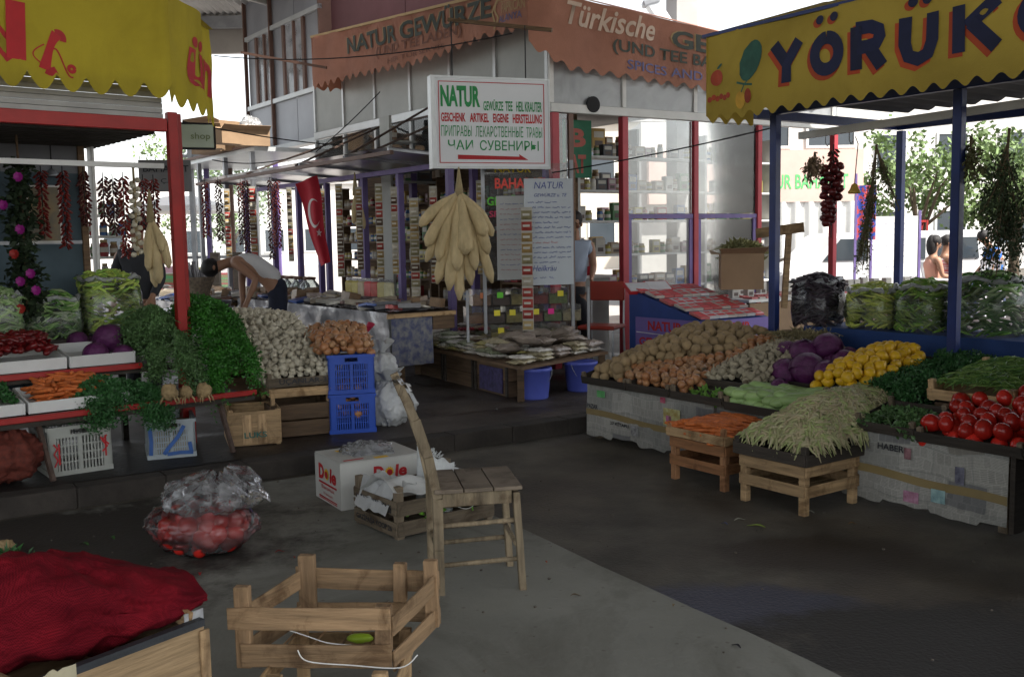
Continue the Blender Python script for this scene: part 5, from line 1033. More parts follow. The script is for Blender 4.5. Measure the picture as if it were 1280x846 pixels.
shelf('long rear shelves deep inside the spice shop',FS,-.5,3.4,2.9,(1.25,1.75,2.25,2.75),glabel='goods on the rear shelves deep inside the shop',group='goods on the rear shelves',dens=.75,sc=1.3,mat=CRM)
for i,(a,b) in enumerate(((.15,1.3),(1.55,2.7),(2.95,4.1),(4.35,5.5))):
    shelf(['first','second','third','fourth'][i]+' rack of spice jars from the flag, behind the violet posts' if i else 'farthest spice rack behind the posts by the flag',FN,a,b,.35,(.75,1.0,1.25,1.5,1.75,2.0),dp=.16,mat=WB,kind='j' if i%2==0 else 'm',glabel='spice jar or packet on the racks behind the violet posts',group='goods on the racks behind the violet posts',dens=.92,sc=.8)
# strips of spice packets
PKT=[M('strip_%d'%i,c,.3,.2,20,.1) for i,c in enumerate(((.40,.30,.14),(.30,.20,.08),(.42,.38,.3),(.32,.05,.04),(.25,.22,.12),(.10,.06,.04)))]
CLF=film('clear_packet',white=.25,rough=.12,wr=12)
def strip(label,top,L,w,n,rz=0):
    t=thing('packet_strip',label,'packet strip',top,rz,'hanging strips of small spice packets')
    mb=MB(); mb.bx(-w/2,w/2,.0,.004,-L,.02); mb.build('backing',M('strip_card',(.40,.38,.33),.5,.1,4,0),t)
    h=L/n
    for i in range(n):
        mb=MB(); z=-h*(i+.5); k=.4*h
        mb.grid(lambda u,v:(w*.46*(2*u-1),-.004-.016*(math.sin(PI*u)*math.sin(PI*v))**.5,z+k*(2*v-1)),6,6); mb.build('packet',random.choice(PKT),t,smooth=True)
        mb=MB(); mb.bx(-w*.3,w*.3,-.026,-.0235,z-k*.15,z+k*.35); mb.build('label_card',M('packet_label',(.5,.48,.42),.5,.1,6,0),t)
for px,py,y,L,w,n,lb in ((658,262,8.75,1.06,.10,11,'long hanging packet strip in front of the handwritten board'),(517,250,9.9,1.02,.09,13,'packet strip hanging left of the big luffa bundle'),(473,232,10.9,1.05,.08,12,'packet strip between two violet posts near the middle'),(423,232,11.6,1.05,.08,12,'packet strip just right of the flag'),(315,235,13.0,1.0,.09,11,'packet strip at the far left end of the violet posts'),(541,235,10.6,1.0,.08,11,'packet strip partly behind the big luffa bundle'),(600,228,9.9,.9,.08,10,'packet strip at the right behind the big luffa bundle'),(402,238,12.9,.9,.07,11,'packet strip just behind the right side of the flag'),(361,236,13.2,.95,.07,11,'packet strip between the red pepper string and the flag'),(492,236,10.6,.9,.07,11,'packet strip between the middle violet posts, right one'),(283,238,13.6,.95,.08,10,'packet strip hanging at the far end over the bending man'),(448,236,11.2,.9,.07,11,'packet strip beside the slim luffa pair')):
    strip(lb,Y(px,py,y),L,w,n,U(-.2,.1))
for px,y,a,b,m_,lb in ((272,12.6,2.3,1.55,DRP2,'dark pepper string over the bending man, left one'),(306,12.8,2.3,1.35,DRP2,'long dark pepper string over the bending man, right one'),(255,12.2,2.25,1.6,DRP,'red pepper string above the woven basket'),(337,13.2,2.33,1.3,DRP2,'dark red pepper string left of the flag'),(345,13.0,2.3,1.45,DRP,'thin red pepper string close to the flag'),(300,13.0,2.3,1.5,DRP2,'dark pepper string at the far end of the low canopy')): pepper_string(px,y,a,b,lb,m_,r=.06,group='pepper strings by the flag')
luffa_bundle('luffa_bundle','slim luffa pair hanging between the violet posts',Y(444,240,11.4),[(.02,None,.55,.035,0,.02),(.09,None,.42,.03,0,.01),(-.03,None,.36,.03,0,0)])
IT=[]
for dx,L,r,dy,b in ((-.36,.30,.050,-.02,-.03),(-.30,.48,.056,-.06,-.02),(-.20,.62,.055,-.02,-.02),(-.22,.82,.052,.02,0),(-.11,.88,.050,-.03,0),(-.02,.97,.052,.0,0),(-.03,.70,.060,-.10,.0),(.05,.56,.062,-.14,.02),(.09,.84,.050,.03,.0),(.13,.70,.055,-.05,.02),(.25,.56,.052,-.02,.03),(.22,.40,.055,-.08,.03),(.28,.82,.048,.02,.02),(.29,.40,.045,.03,.04),(.18,.62,.05,.08,.0),(-.32,.62,.045,.06,0)): IT.append((dx,None,L*1.0,r,dy,b))
luffa_bundle('luffa_bundle','large bundle of pale luffa sponges hanging below the white sign',Y(574,240,9.0),IT,.035)
# flag
a=Y(369,230,12.5); b=Y(396,219,12.45); c=Y(412,327,12.45); d_=Y(400,333,12.5)
FL_R=M('flag_red',(.45,.012,.03),.6,.12,3,.1,rnd=0); FLWH=M('flag_white',(.62,.55,.55),.6,.05,3,0)
t=thing('flag','red flag with white crescent and star hanging diagonally among the violet posts','flag',a)
def fl(s_,v):
    top=a.lerp(b,s_); bot=d_.lerp(c,s_); p=top.lerp(bot,v)-a; p.y+=.035*math.sin(s_*7+v*2)+.02*math.sin(v*9); p.x+=.01*math.sin(v*7); return p
mb=MB(); mb.grid(lambda u,v:tuple(fl(u,v)),24,40); mb.build('cloth',FL_R,t,smooth=True)
mb=MB(); n=28; vs=[];fs=[]
for i in range(n+1):
    q=-2.45+4.9*i/n; o=(.52-.36*math.cos(q)*1.0,.40+.17*math.sin(q)); k=(.58-.27*math.cos(q)*1.0,.40+.135*math.sin(q))
    q2=q*1.0; vs+= [tuple(fl(*o)-Vector((0,.006,0))),tuple(fl(*((o[0]+(k[0]-o[0])*math.sin(PI*i/n)**.5),(o[1]+(k[1]-o[1])*math.sin(PI*i/n)**.5)))-Vector((0,.006,0)))]
for i in range(n): fs.append((2*i,2*i+1,2*i+3,2*i+2))
mb.add(vs,fs); mb.build('crescent',FLWH,t)
mb=MB(); pts=[]
for i in range(10):
    q=2*PI*i/10; r=1 if i%2==0 else .4; pts.append(tuple(fl(.66+.17*r*math.cos(q),.64+.05*r*math.sin(q))-Vector((0,.006,0))))
mb.add(pts+[tuple(fl(.66,.64)-Vector((0,.006,0)))],[(i,(i+1)%10,10) for i in range(10)]); mb.build('star',FLWH,t)
# ---- handwritten boards
INK=M('blue_ink',(.06,.08,.28),.6,.2,9,0); INK2=M('red_ink',(.35,.08,.08),.6,.2,9,0)
def scrib(parent,Mx_,mat,x0,x1,y,h,seed,r=.0022,slope=0):
    pts=[]; x=x0; i=0; word=R()*8+5; grp=[]
    rnd=random.Random(seed)
    while x<x1:
        grp.append((x,y+slope*(x-x0)+h*(rnd.random()*.9-.15)*(1.5 if rnd.random()<.15 else .8))); x+=h*.28; i+=1
        if i>word: 
            draw(parent,'handwriting',mat,Mx_,grp,r,lambda a,b:0); grp=[]; i=0; word=rnd.randint(6,16); x+=h*.6
    if len(grp)>2: draw(parent,'handwriting',mat,Mx_,grp,r,lambda a,b:0)
a=Y(657,357,8.85); b=Y(717,355,8.95); rz=math.atan2(b.y-a.y,b.x-a.x); w=math.hypot(b.x-a.x,b.y-a.y); h=.94
t=thing('handwritten_board','large white board covered in blue handwriting under the white sign','board',a,rz); part(t,'board',M('board_white',(.46,.50,.54),.6,.06,2,.05),(0,w,0,.012,0,h),bevel=.003)
MB0=face_M((0,-.002,0)); text('NATUR',INK,MB0,w*.6,.06,t,bold=-.005,x0=w*.2,y0=h-.09,shear=.2); text('GEWÜRZE u. TE',INK,MB0,w*.68,.035,t,x0=w*.2,y0=h-.16,shear=.3)
for i in range(13): scrib(t,MB0,INK if i not in (8,) else INK2,.03+.02*(i%2),w*(.96 if i%4 else .7),h-.215-i*.044,.018,i)
text('Heilkräu',INK,MB0,w*.5,.05,t,x0=w*.15,y0=.125,shear=.3); scrib(t,MB0,INK,.03,w*.6,.06,.03,77)
a=Y(622,350,9.35); t=thing('handwritten_sheet','pale paper sheet of faint writing hanging left of the white board','paper',a,rad(8)); mb=MB(); mb.grid(lambda u,v:(.27*u,.006*math.sin(u*5),.78*v),6,6,); mb.build('sheet',M('sheet_paper',(.40,.41,.41),.7,.06,2,.05),t,smooth=True)
for i in range(14): scrib(t,face_M((0,-.012,0)),INK2 if i%3 else INK,.03,.25,.70-i*.047,.014,i+40,.0016)
# glass screen with painted words
t=thing('glass_screen','glass screen painted with coloured spice words above the clear spice boxes','glass screen',Y(608,352,9.55),rad(14)); part(t,'pane',GLS,(0,.85,0,.008,0,1.12)); part(t,'frame',GRYM,(-.03,0,-.01,.02,-.5,1.15),(.85,.88,-.01,.02,-.5,1.15))
for body,c,x,y,w,h in (('NATUR',(.55,.40,.02),.10,1.03,.36,.075),('BAHARAT',(.60,.06,.04),.10,.88,.50,.10),('GEWÜRZ',(.12,.50,.05),.02,.72,.42,.10),('SPEZIELLE',(.55,.05,.12),.04,.61,.42,.06)):
    text(body,M('paint_%d%d'%(int(c[0]*99),int(c[1]*99)),c,.5,.1,5,0),face_M((0,-.003,0)),w,h,t,bold=.025,x0=x,y0=y)
t=thing('green_banner','green banner with faded red letters inside the shop doorway','banner',FS.w(.33,.25,2.15),FS.a); part(t,'cloth',M('banner_green',(.03,.16,.09),.7,.2,4,.1),(0,.38,0,.01,0,.62)); 
for ch,z in (('B',.33),('AT',.05)): text(ch,M('banner_red',(.35,.10,.08),.7,.1,4,0),face_M((0,-.003,0)),.22,.2,t,bold=.04,x0=.08,y0=z)
# ---- clear spice boxes on a rack
RK=Frame(Y(590,352,9.5),12)
t=thing('box_rack','low metal rack stacked with clear spice boxes behind the packet table','rack',RK.w(0,0,0),RK.a)
RX=RK.o.copy(); bz0=.52
part(t,'rail',GRYM,(-.05,1.2,-.02,0,bz0-.03-RX.z+0,bz0-.005-RX.z)) if False else None
for x in (-.05,.55,1.15): part(t,'leg',GRYM,(x-.012,x+.012,-.01,.014,WK,1.02))
part(t,'board',WB,(-.07,1.17,.02,.34,bz0-.03,bz0-.005))
t.location.z=0
SPC=[(.35,.28,.10),(.22,.04,.04),(.16,.2,.08),(.4,.33,.2),(.25,.12,.06),(.1,.06,.05)]
TAGC=[M('tag_yellow',(.75,.65,.05),.6,.05,5,0),M('tag_pink',(.70,.03,.25),.6,.05,5,0),M('tag_green',(.15,.60,.05),.6,.05,5,0),M('tag_orange',(.65,.22,.10),.6,.05,5,0)]
k=0
for row,(z,n,x0) in enumerate(((bz0,4,.18),(bz0+.17,6,-.04),(bz0+.34,5,.02))):
    for i in range(n):
        w=.185; p=RK.w(x0+i*(w+.005),.04+row*.03,z); b=thing('spice_box','clear box of spices with a bright price tag, one of the stack on the rack','spice box',p,RK.a,'clear spice boxes on the rack')
        mb=MB(); mb.bx(0,w,0,.24,0,.16); mb.build('case',CLB,b)
        mb=MB(); mb.grid(lambda u,v:(.008+(w-.016)*u,.008+.224*v,.09+.03*noise.noise((u*3+k,v*3,0))),6,6); mb.bx(.008,w-.008,.008,.232,.004,.085); mb.build('spice',M('spice_%d'%(k%6),SPC[k%6],.9,.3,25,.5),b)
        if R()<.85: mb=MB(); a_=U(-.2,.2); mb.box((w*.5+U(-.03,.03),-.004,.10),(.06,.002,.055),M=Matrix.Identity(4)); mb.build('price_tag',TAGC[0] if R()<.55 else random.choice(TAGC),b)
        k+=1
# ---- low packet table
TL=G(515,430,.43); TF=G(652,458,.43); TR=G(760,438,.43); FT=Frame((TF.x,TF.y,0),math.degrees(math.atan2(TR.y-TF.y,TR.x-TF.x)))
wT=(TR-TF).length; lv=TL-TF; 
t=thing('packet_table','low wooden table piled with clear spice packets between the two stalls','table',(0,0,0))
mb=MB(); B_=TL+TR-TF; vs=[(p.x,p.y,z) for z in (.395,.42) for p in (TF,TR,B_,TL)]; mb.add(vs,[(0,3,2,1),(4,5,6,7),(0,1,5,4),(1,2,6,5),(2,3,7,6),(3,0,4,7)]); mb.build('top',WB,t)
for p in (TF,TR,TL,B_):
    q=p+(((TF+B_)/2)-p)*.06; mb=MB(); mb.bx(q.x-.03,q.x+.03,q.y-.03,q.y+.03,WK,.394); mb.build('leg',WB,t)
la_=math.atan2(-lv.y,-lv.x); n=3
for i in range(3):
    q=TL+(TF-TL)*(i/3*.86+.01)+Vector((.03,.02,0)); b=thing('wooden_box',['left','middle','right'][i]+' dark wooden box under the packet table','box',(q.x,q.y,WK),la_,'dark boxes under the packet table')
    L=(TF-TL).length/3*.86-.03; part(b,'body',WB,(0,L,.02,.3,0,.13)); part(b,'upper_boards',WB,(0,L,.02,.3,.136,.26)); part(b,'corner_strip',WK_,(0,.03,.0,.018,0,.265),(L-.03,L,.0,.018,0,.265))
    if i==2:
        o=part(b,'printed_panel',M('violet_print',(.05,.04,.12),.6,.6,22,0),(.1,L-.1,.005,.018,.02,.24))
# pillows of spice
def pillow(w,d,h,mats,nm='spice_packet'):
    mb=MB(); f=lambda s_:(lambda u,v:(w*(u-.5)*(1-.06*math.sin(PI*v)),d*(v-.5)*(1-.06*math.sin(PI*u)),h*.5+s_*h*.5*(max(0,math.sin(PI*u)*math.sin(PI*v)))**.42+.014*noise.noise((u*6,v*6,w*50))+.006*noise.noise((u*14,v*14,w*50))))
    mb.grid(f(1),16,12); mb.grid(f(-1),10,8); o=mb.build(nm,mats,smooth=True); return tag(o,'x','packet')
def shiny(name,c): return M(name,c,.28,.25,9,.5,bsc=18,spec=.7)
PW=pillow(.24,.17,.045,shiny('pk_white',(.60,.58,.53))); PC=pillow(.25,.17,.05,shiny('pk_cream',(.42,.37,.24))); PBn=pillow(.26,.18,.075,shiny('pk_brown',(.30,.25,.21))); PY=pillow(.23,.17,.045,shiny('pk_yellow',(.50,.45,.18))); PR=pillow(.2,.14,.04,shiny('pk_red',(.38,.03,.05))); PG=pillow(.2,.15,.05,shiny('pk_green',(.30,.33,.22)))
eu=(TR-TF)/wT; ev=(TL-TF); lT=ev.length; ev=ev/lT
def pk(pr,s_,t_,z,rz,label,sc=1,tilt=0): 
    p=TF+eu*(wT*s_)+ev*(lT*t_); stock(pr,(p.x,p.y,z),(tilt,U(-.08,.08),math.atan2(eu.y,eu.x)+rz),label,'packets on the low table',sc)
for i in range(9):       # left neat stacks of white packets
    for j in range(4):
        for k_ in range(random.randint(3,5)): pk(random.choice([PW,PW,PC,PY,PG]) if i>1 or k_>0 else PW,.12+j*.25,.97-i*.085,.42+k_*.032,U(-.2,.2)+ (1.2 if i>4 else .1),'flat pale packet in the stacks on the left half of the low table')
for j in range(5):
    for k_ in range(2+j%2): pk(random.choice([PW,PC,PBn]),.09+j*.20,.07,.42+k_*.036,U(-.1,.1),'thick pale packet along the front edge of the low table')
for i in range(26): pk(PBn,U(.15,.95),U(.12,.42),.46+U(0,.12),U(0,3),'bulging brown spice packet in the heap near the front corner of the low table',U(.9,1.15),U(-.3,.3))
for k_ in range(4): pk(PY,.93,.28,.42+k_*.035,U(-.1,.1),'yellowish packet in the stack at the right corner of the low table')
pk(PR,.55,.72,.55,.3,'flat dark red packet on the low table'); pk(PR,.42,.80,.55,.1,'flat red packet at the back of the low table')
def bucket(label,c,r=.145,h=.27,mat=None):
    t=thing('bucket',label,'bucket',c,U(0,1)); mb=MB(); mb.lathe([(0,.005),(r*.8,0),(r*.82,.01),(r*.98,h-.03),(r*1.05,h-.028),(r*1.05,h-.005),(r*1.0,h),(r*.96,h-.01),(r*.78,.015),(0,.012)],28); mb.build('body',M('bucket_blue',(.10,.13,.52),.4,.08,3,.05),t,smooth=True)
    mb=MB(); mb.tube([(r*1.04*math.cos(a),-.03-abs(math.sin(a))*r*.35,h-.02-math.sin(a)*r*1.1) for a in [PI*i/12 for i in range(13)]],.003,5); mb.build('handle',GRYM,t); return t
bucket('blue plastic bucket at the front corner of the packet table',G(669,500,WK)+Vector((0,.12,0))); bucket('darker blue plastic bucket at the right end of the packet table',G(727,490,WK)+Vector((0,.12,0)),.15)
# ---- violet lettered display box
K=Y(878,402,9.2); aL=math.atan2(-.81,.58)
t=thing('display_box','violet box with red hand-painted spice tea lettering, topped with slanting rows of packets','display box',(K.x,K.y,0))
e1=Vector((-.58,.81,0)); e2=Vector((.848,.53,0)); zt=K.z; VIO=M('violet_board',(.17,.12,.36),.6,.12,3,.05)
P=[Vector((0,0,0)),e2*.85,e2*.85+e1*1.0,e1*1.0]
zz=[zt,zt+.0,zt+.27,zt+.27]
mb=MB(); mb.add([(p.x,p.y,WK) for p in P]+[(p.x,p.y,z) for p,z in zip(P,zz)],[(0,3,2,1),(4,5,6,7),(0,1,5,4),(1,2,6,5),(2,3,7,6),(3,0,4,7)]); mb.build('body',M('blue_board',(.02,.05,.22),.6,.15,3,.05),t)
mb=MB(); m1=face_M((e1.x*.9-.003,e1.y*.9-.003,0),aL); mb.prism([(0,.3),(.9,.3),(.9,zt),(0,zt)],.006,M=m1); mb.build('left_board',VIO,t)
m2=face_M((.002,-.003,0),math.atan2(e2.y,e2.x)); mb=MB(); mb.prism([(.0,.3),(.85,.3),(.85,zt),(.0,zt)],.006,M=m2); mb.build('right_board',VIO,t)
for m_,L in ((m1,.9),(m2,.85)):
    text('NATUR',RLT,m_@Matrix.Translation((0,0,.007)),L*.52,.095,t,bold=.03,x0=L*.2,y0=zt-.125); text('GEWÜRZTEE',RLT,m_@Matrix.Translation((0,0,.007)),L*.86,.10,t,bold=.03,x0=L*.06,y0=zt-.28)
mb=MB(); mb.tube([tuple(e1*.9+Vector((0,-.02,zt-.15))),(0,-.02,zt-.17),tuple(e2*.85+Vector((0,-.02,zt-.13)))],.004,4); mb.build('string',WHT,t)
FLT=[]
for c in ((.50,.50,.52),(.45,.12,.12),(.42,.38,.35)):
    mb=MB(); mb.cm=0; mb.bx(-.055,.055,-.085,.085,0,.022); mb.cm=1; mb.bx(-.045,.045,-.06,-.01,.0222,.0235); mb.bx(-.03,.04,.02,.06,.0222,.0235)
    FLT.append(tag(mb.build('packet',[M('tea_packet_%d'%int(c[0]*100+c[1]*10),c,.25,.1,6,.2,spec=.7),RLT]),'x','packet'))
aE=math.atan2(e2.y,e2.x)
for i in range(7):
    for j in range(5):
        p=K+e2*(.06+i*.118)+e1*(.10+j*.2); stock(random.choice(FLT),(p.x,p.y,zt+.27*(.10+j*.2)/1.0+.012+.012*(j%2)),(math.atan(.27),0,aE+U(-.06,.06)),'tea packet lying in the slanting rows on the violet box','tea packets on the violet box')
for i,(px,py,y) in enumerate(((797,362,10.0),(822,360,10.1))):
    t=thing('tilted_tray',['left','right'][i]+' small red-rimmed tray of packets leaning above the violet box','tray',Y(px,py,y),rad(20),'small red-rimmed trays'); part(t,'rim',RLT,(-.13,.13,-.09,.09,0,.03)); part(t,'content',FLT[0].data.materials[0],(-.115,.115,-.075,.075,.02,.036)); t.rotation_euler[0]=.5
t=thing('display_table','long table of dark-striped packets behind the violet box at the right','table',FS.w(0,0,0),FS.a)
part(t,'top',WHT,(1.6,4.4,-1.25,-.5,.80,.83)); part(t,'front',CARD,(1.6,4.4,-1.26,-1.24,.3,.79))
for x in (1.7,4.3): part(t,'leg',WB,(x-.03,x+.03,-1.2,-1.14,WK,.795))
for i in range(24):
    for j in range(3): stock(random.choice(GB[5:6]+FLT),FS.w(1.72+i*.11,-1.15+j*.24,.832),(0 if True else 0,0,FS.a+U(-.05,.05)),'packet standing in rows on the table behind the violet box','packets on the table behind the violet box',.8)
bxp=Y(928,362,10.0); t=thing('cardboard_box','open cardboard box overflowing with dried herbs before the shop panes','box',bxp,rad(-8)); w,d,h=.42,.34,.36
part(t,'body',CARD,(-w/2,w/2,0,.006,0,h),(-w/2,w/2,d,d+.006,0,h),(-w/2,-w/2+.006,.007,d-.001,0,h),(w/2-.006,w/2,.007,d-.001,0,h),(-w/2+.007,w/2-.007,.007,d-.001,0,.01))
mb=MB(); mb.add([(-w/2,0,h),(w/2,0,h),(w/2+.03,-.1,h+.06),(-w/2-.02,-.09,h+.05)],[(0,1,2,3)]); mb.add([(w/2,0,h),(w/2,d,h),(w/2+.12,d,h+.1),(w/2+.12,0,h+.07)],[(0,1,2,3)]); mb.add([(-w/2,0,h),(-w/2,d,h),(-w/2-.1,d,h+.04),(-w/2-.1,0,h+.0)],[(0,1,2,3)]); mb.build('flaps',CARD,t,solid=.004)
FX=Frame(bxp,-8); leaves(FX,(-.19,.19,.03,.30),lambda x,y:bxp.z+.40+.05*math.cos(x*8),700,.07,.08,M('dried_green',(.20,.20,.09),.8,.3,5,0),'dried_herbs','dried herbs sticking out of the open cardboard box','herbs',shape=.6,stems=60,stuff=True)
mb=MB(); o0=Y(945,292,9.4); mb.bar((0,0,0),tuple(Y(1005,284,9.2)-o0),.09,.02,up=(0,-1,.2)); tag(mb.build('wooden_board',WD,loc=o0),'short plank nailed crosswise beside the left blue post','plank'); mb=MB(); o1=Y(986,290,9.35); mb.bar((0,0,0),tuple(Y(980,385,9.3)-o1),.05); tag(mb.build('wooden_post',WD,loc=o1),'thin wooden upright under the crosswise plank','post')
# ---- tables of the left part: metallic film and cloth
FOIL=M('silver_film',(.33,.33,.35),.22,.25,7,.9,bsc=11,spec=.8,metal=.35); FLO=M('floral_cloth',(.07,.08,.16),.7,.1,16,.1,col2=(.22,.22,.22),contrast=.08,rnd=0)
t=thing('display_table','table draped in crinkled silver film, heaped with small wares, left of the packet table','table',FN.w(0,0,0),FN.a)
part(t,'top',WB,(1.6,5.86,-2.05,-1.35,.80,.83)); 
mb=MB(); mb.grid(lambda u,v:(2.0+3.84*u,-2.07-.03*math.sin(u*55)*v-.02*noise.noise((u*20,v*5,0)),.84-.6*v),140,10); mb.build('hanging_film',FOIL,t,smooth=True)
mb=MB(); mb.grid(lambda u,v:(5.87+.012*math.sin(u*20)*v,-2.05+.44*u,.8-.46*v),20,6); mb.build('side_cloth',FLO,t,smooth=True); part(t,'side_board',WB,(5.80,5.87,-1.6,-1.36,.66,.795))
part(t,'edge_board',WD,(5.875,5.90,-2.1,-1.36,.79,.83))
mb=MB(); mb.grid(lambda u,v:(2.0+3.84*u,-2.05+.7*v,.845+.03*abs(noise.noise((u*30,v*9,3)))),120,26); mb.build('film_cover',FOIL,t,smooth=True)
for x in (2.1,4,5.7): part(t,'leg',WB,(x-.03,x+.03,-1.9,-1.84,WK,.795))
t=thing('display_table','second film-covered table at the far left, which the man bends over','table',FN.w(0,0,0),FN.a)
part(t,'top',WB,(-2.6,1.9,-2.6,-1.2,.74,.77)); mb=MB(); mb.grid(lambda u,v:(-2.6+4.5*u,-2.6+1.4*v,.78+.03*abs(noise.noise((u*30,v*12,8)))),120,30); mb.build('film_cover',FOIL,t,smooth=True)
mb=MB(); mb.grid(lambda u,v:(-2.6+4.5*u,-2.62-.03*math.sin(u*70)*v,.78-.5*v),140,6); mb.build('hanging_film',FOIL,t,smooth=True)
for x in (-2.4,0,1.8): part(t,'leg',WB,(x-.03,x+.03,-2.4,-2.34,WK,.735))
WARE=[]
for i,(w,d,h,c) in enumerate(((.22,.14,.03,(.45,.43,.38)),(.16,.05,.03,(.16,.07,.05)),(.2,.12,.05,(.3,.25,.18)),(.25,.1,.02,(.03,.08,.30)),(.12,.12,.09,(.22,.14,.08)),(.2,.13,.02,(.5,.48,.42)),(.14,.04,.03,(.35,.05,.05)),(.18,.12,.04,(.12,.12,.13)))):
    mb=MB(); mb.cm=0; mb.bx(-w/2,w/2,-d/2,d/2,0,h); mb.cm=1; mb.bx(-w*.35,w*.35,-d*.3,d*.3,h+.0005,h+.003); WARE.append(tag(mb.build('small_ware',[M('ware_%d'%i,c,.35,.3,9,.3,spec=.6),M('ware_top_%d'%i,tuple(x*.6 for x in c),.4,.3,9,.2)],bevel=.004),'x','small ware'))
for x,y in sprinkle(1.7,5.8,-1.98,-1.42,.11)[:150]: stock(random.choice(WARE),FN.w(x,y,.865),(U(-.2,.2),U(-.2,.2),U(0,6)),'small wrapped ware lying on the silver-filmed table','wares on the silver-filmed table',U(.8,1.3))
for x,y in sprinkle(-2.4,1.8,-2.5,-1.3,.17)[:110]: stock(random.choice(WARE),FN.w(x,y,.80),(U(-.2,.2),U(-.2,.2),U(0,6)),'small wrapped ware lying on the far left table','wares on the far left table',U(.9,1.4))
# row of bright spice bags, tall jars, sponges, bowls on table
for i,c in enumerate(((.45,.36,.06),(.48,.40,.08),(.40,.32,.20),(.42,.03,.04),(.40,.06,.05),(.48,.42,.2),(.5,.47,.3))):
    p=FN.w(3.85+i*.15,-1.45,.87); t=thing('spice_bag',['yellow','pale yellow','beige','bright red','brick red','cream','pale cream'][i]+' spice bag standing in the row near the middle violet post','spice bag',p,FN.a+.3,'row of standing spice bags')
    part(t,'body',shiny('sb_%d'%i,c),(-.06,.06,-.03,.03,0,.2),bevel=.015); part(t,'clear_top',CLF,(-.06,.06,-.004,.004,.2,.235))
for i in range(5):
    p=FN.w(1.75+i*.27,-1.48,.855); t=thing('glass_jar',['first','second','third','fourth','fifth'][i]+' of five round glass jars below the flag, from the left','jar',p,0,'round glass jars below the flag'); mb=MB(); mb.lathe([(0,0),(.08,.0),(.12,.06),(.12,.13),(.07,.19),(.07,.2),(0,.2)],18); mb.build('glass',film('jar_glass',(.8,.85,.85),white=.25,rough=.06,wr=6),t,smooth=True); mb=MB(); mb.lathe([(0,.202),(.075,.202),(.08,.23),(0,.24)],18); mb.build('lid',BWN,t,smooth=True)
t=thing('basket','woven basket of wrapped sticks at the far left end of the tables','basket',Y(243,345,12.3)-Vector((0,0,.25))); mb=MB(); mb.lathe([(0,0),(.16,0),(.24,.22),(.25,.24),(.22,.24),(.15,.02),(0,.02)],20); mb.build('body',M('wicker',(.25,.2,.15),.8,.4,30,.8),t)
mb=MB()
for i in range(40): a=U(0,6.28); q=U(0,.16); mb.tube([(math.cos(a)*q,math.sin(a)*q,.1),(math.cos(a)*q*1.6+U(-.05,.05),math.sin(a)*q*1.6,.36+U(-.05,.08))],.012,5)
mb.build('sticks',FOIL,t)
# red seat and machine inside the door
t=thing('metal_chair','red-seated chair with chrome legs in the shop doorway','chair',Y(752,405,10.3)*1.0,rad(-25)); zb=t.location.z; t.location.z=WK
part(t,'seat',M('red_vinyl',(.30,.035,.02),.4,.1,4,.1),(-.2,.2,-.19,.19,.44,.48),bevel=.012); part(t,'backrest',MC['red_vinyl'],(-.19,.19,.17,.20,.72,.92),bevel=.01)
for x in (-.18,.18):
    mb=MB(); mb.tube([(x,-.18,0),(x,-.17,.43)],.011,7); mb.build('leg',ALU,t); mb=MB(); mb.tube([(x,.22,0),(x,.18,.44),(x,.2,.9)],.011,7); mb.build('leg',ALU,t)
t=thing('coffee_grinder','red machine with chrome hopper on a counter in the shop doorway','grinder',FS.w(.62,.45,1.08),FS.a); part(t,'body',M('machine_red',(.38,.02,.03),.3,.1,4,.05),(-.16,.16,-.12,.12,0,.26),bevel=.02); mb=MB(); mb.lathe([(.04,.262),(.1,.4),(.11,.42),(0,.42)],16); mb.build('hopper',ALU,t,smooth=True); part(t,'display',M('machine_panel',(.4,.35,.36),.4,.1,5,0),(-.1,.1,-.125,-.1205,.1,.2))
t=thing('counter','pale counter inside the shop doorway carrying the red machine','counter',FS.w(.62,.45,0),FS.a); part(t,'top',WHT,(-.35,.35,-.2,.25,1.05,1.08)); part(t,'front',CRM,(-.33,.33,-.18,-.16,WK,1.045)); part(t,'side',CRM,(-.33,-.31,-.155,.23,WK,1.045),(.31,.33,-.155,.23,WK,1.045))
# far left glazing and poles
t=thing('glazed_screen','tall glazed screen of thin posts closing the lane at the far left','glass screen',(0,0,0))
ys=17.5
for px in (224,243,262,291,322,348): p=Y(px,300,ys); mb=MB(); mb.bx(p.x-.04,p.x+.04,ys-.04,ys+.04,WK,3.3); mb.build('post',random.choice([GRYM,BWN,PUR]),t)
for z in (1.25,2.0,3.0): p=Y(222,300,ys); q=Y(350,300,ys); mb=MB(); mb.bx(p.x,q.x,ys-.02,ys+.02,z,z+.05); mb.build('rail',GRYM,t) if z!=2.0 else None
p=Y(222,300,ys+.03); q=Y(350,300,ys); mb=MB(); mb.bx(p.x,q.x,ys+.045,ys+.05,.5,3.25); mb.build('pane',GLS,t)
for px in (268,296): p=Y(px,300,14.5); mb=MB(); part(t,'counter_post',WK_,(p.x-.06,p.x+.06,14.45,14.55,WK,1.38))
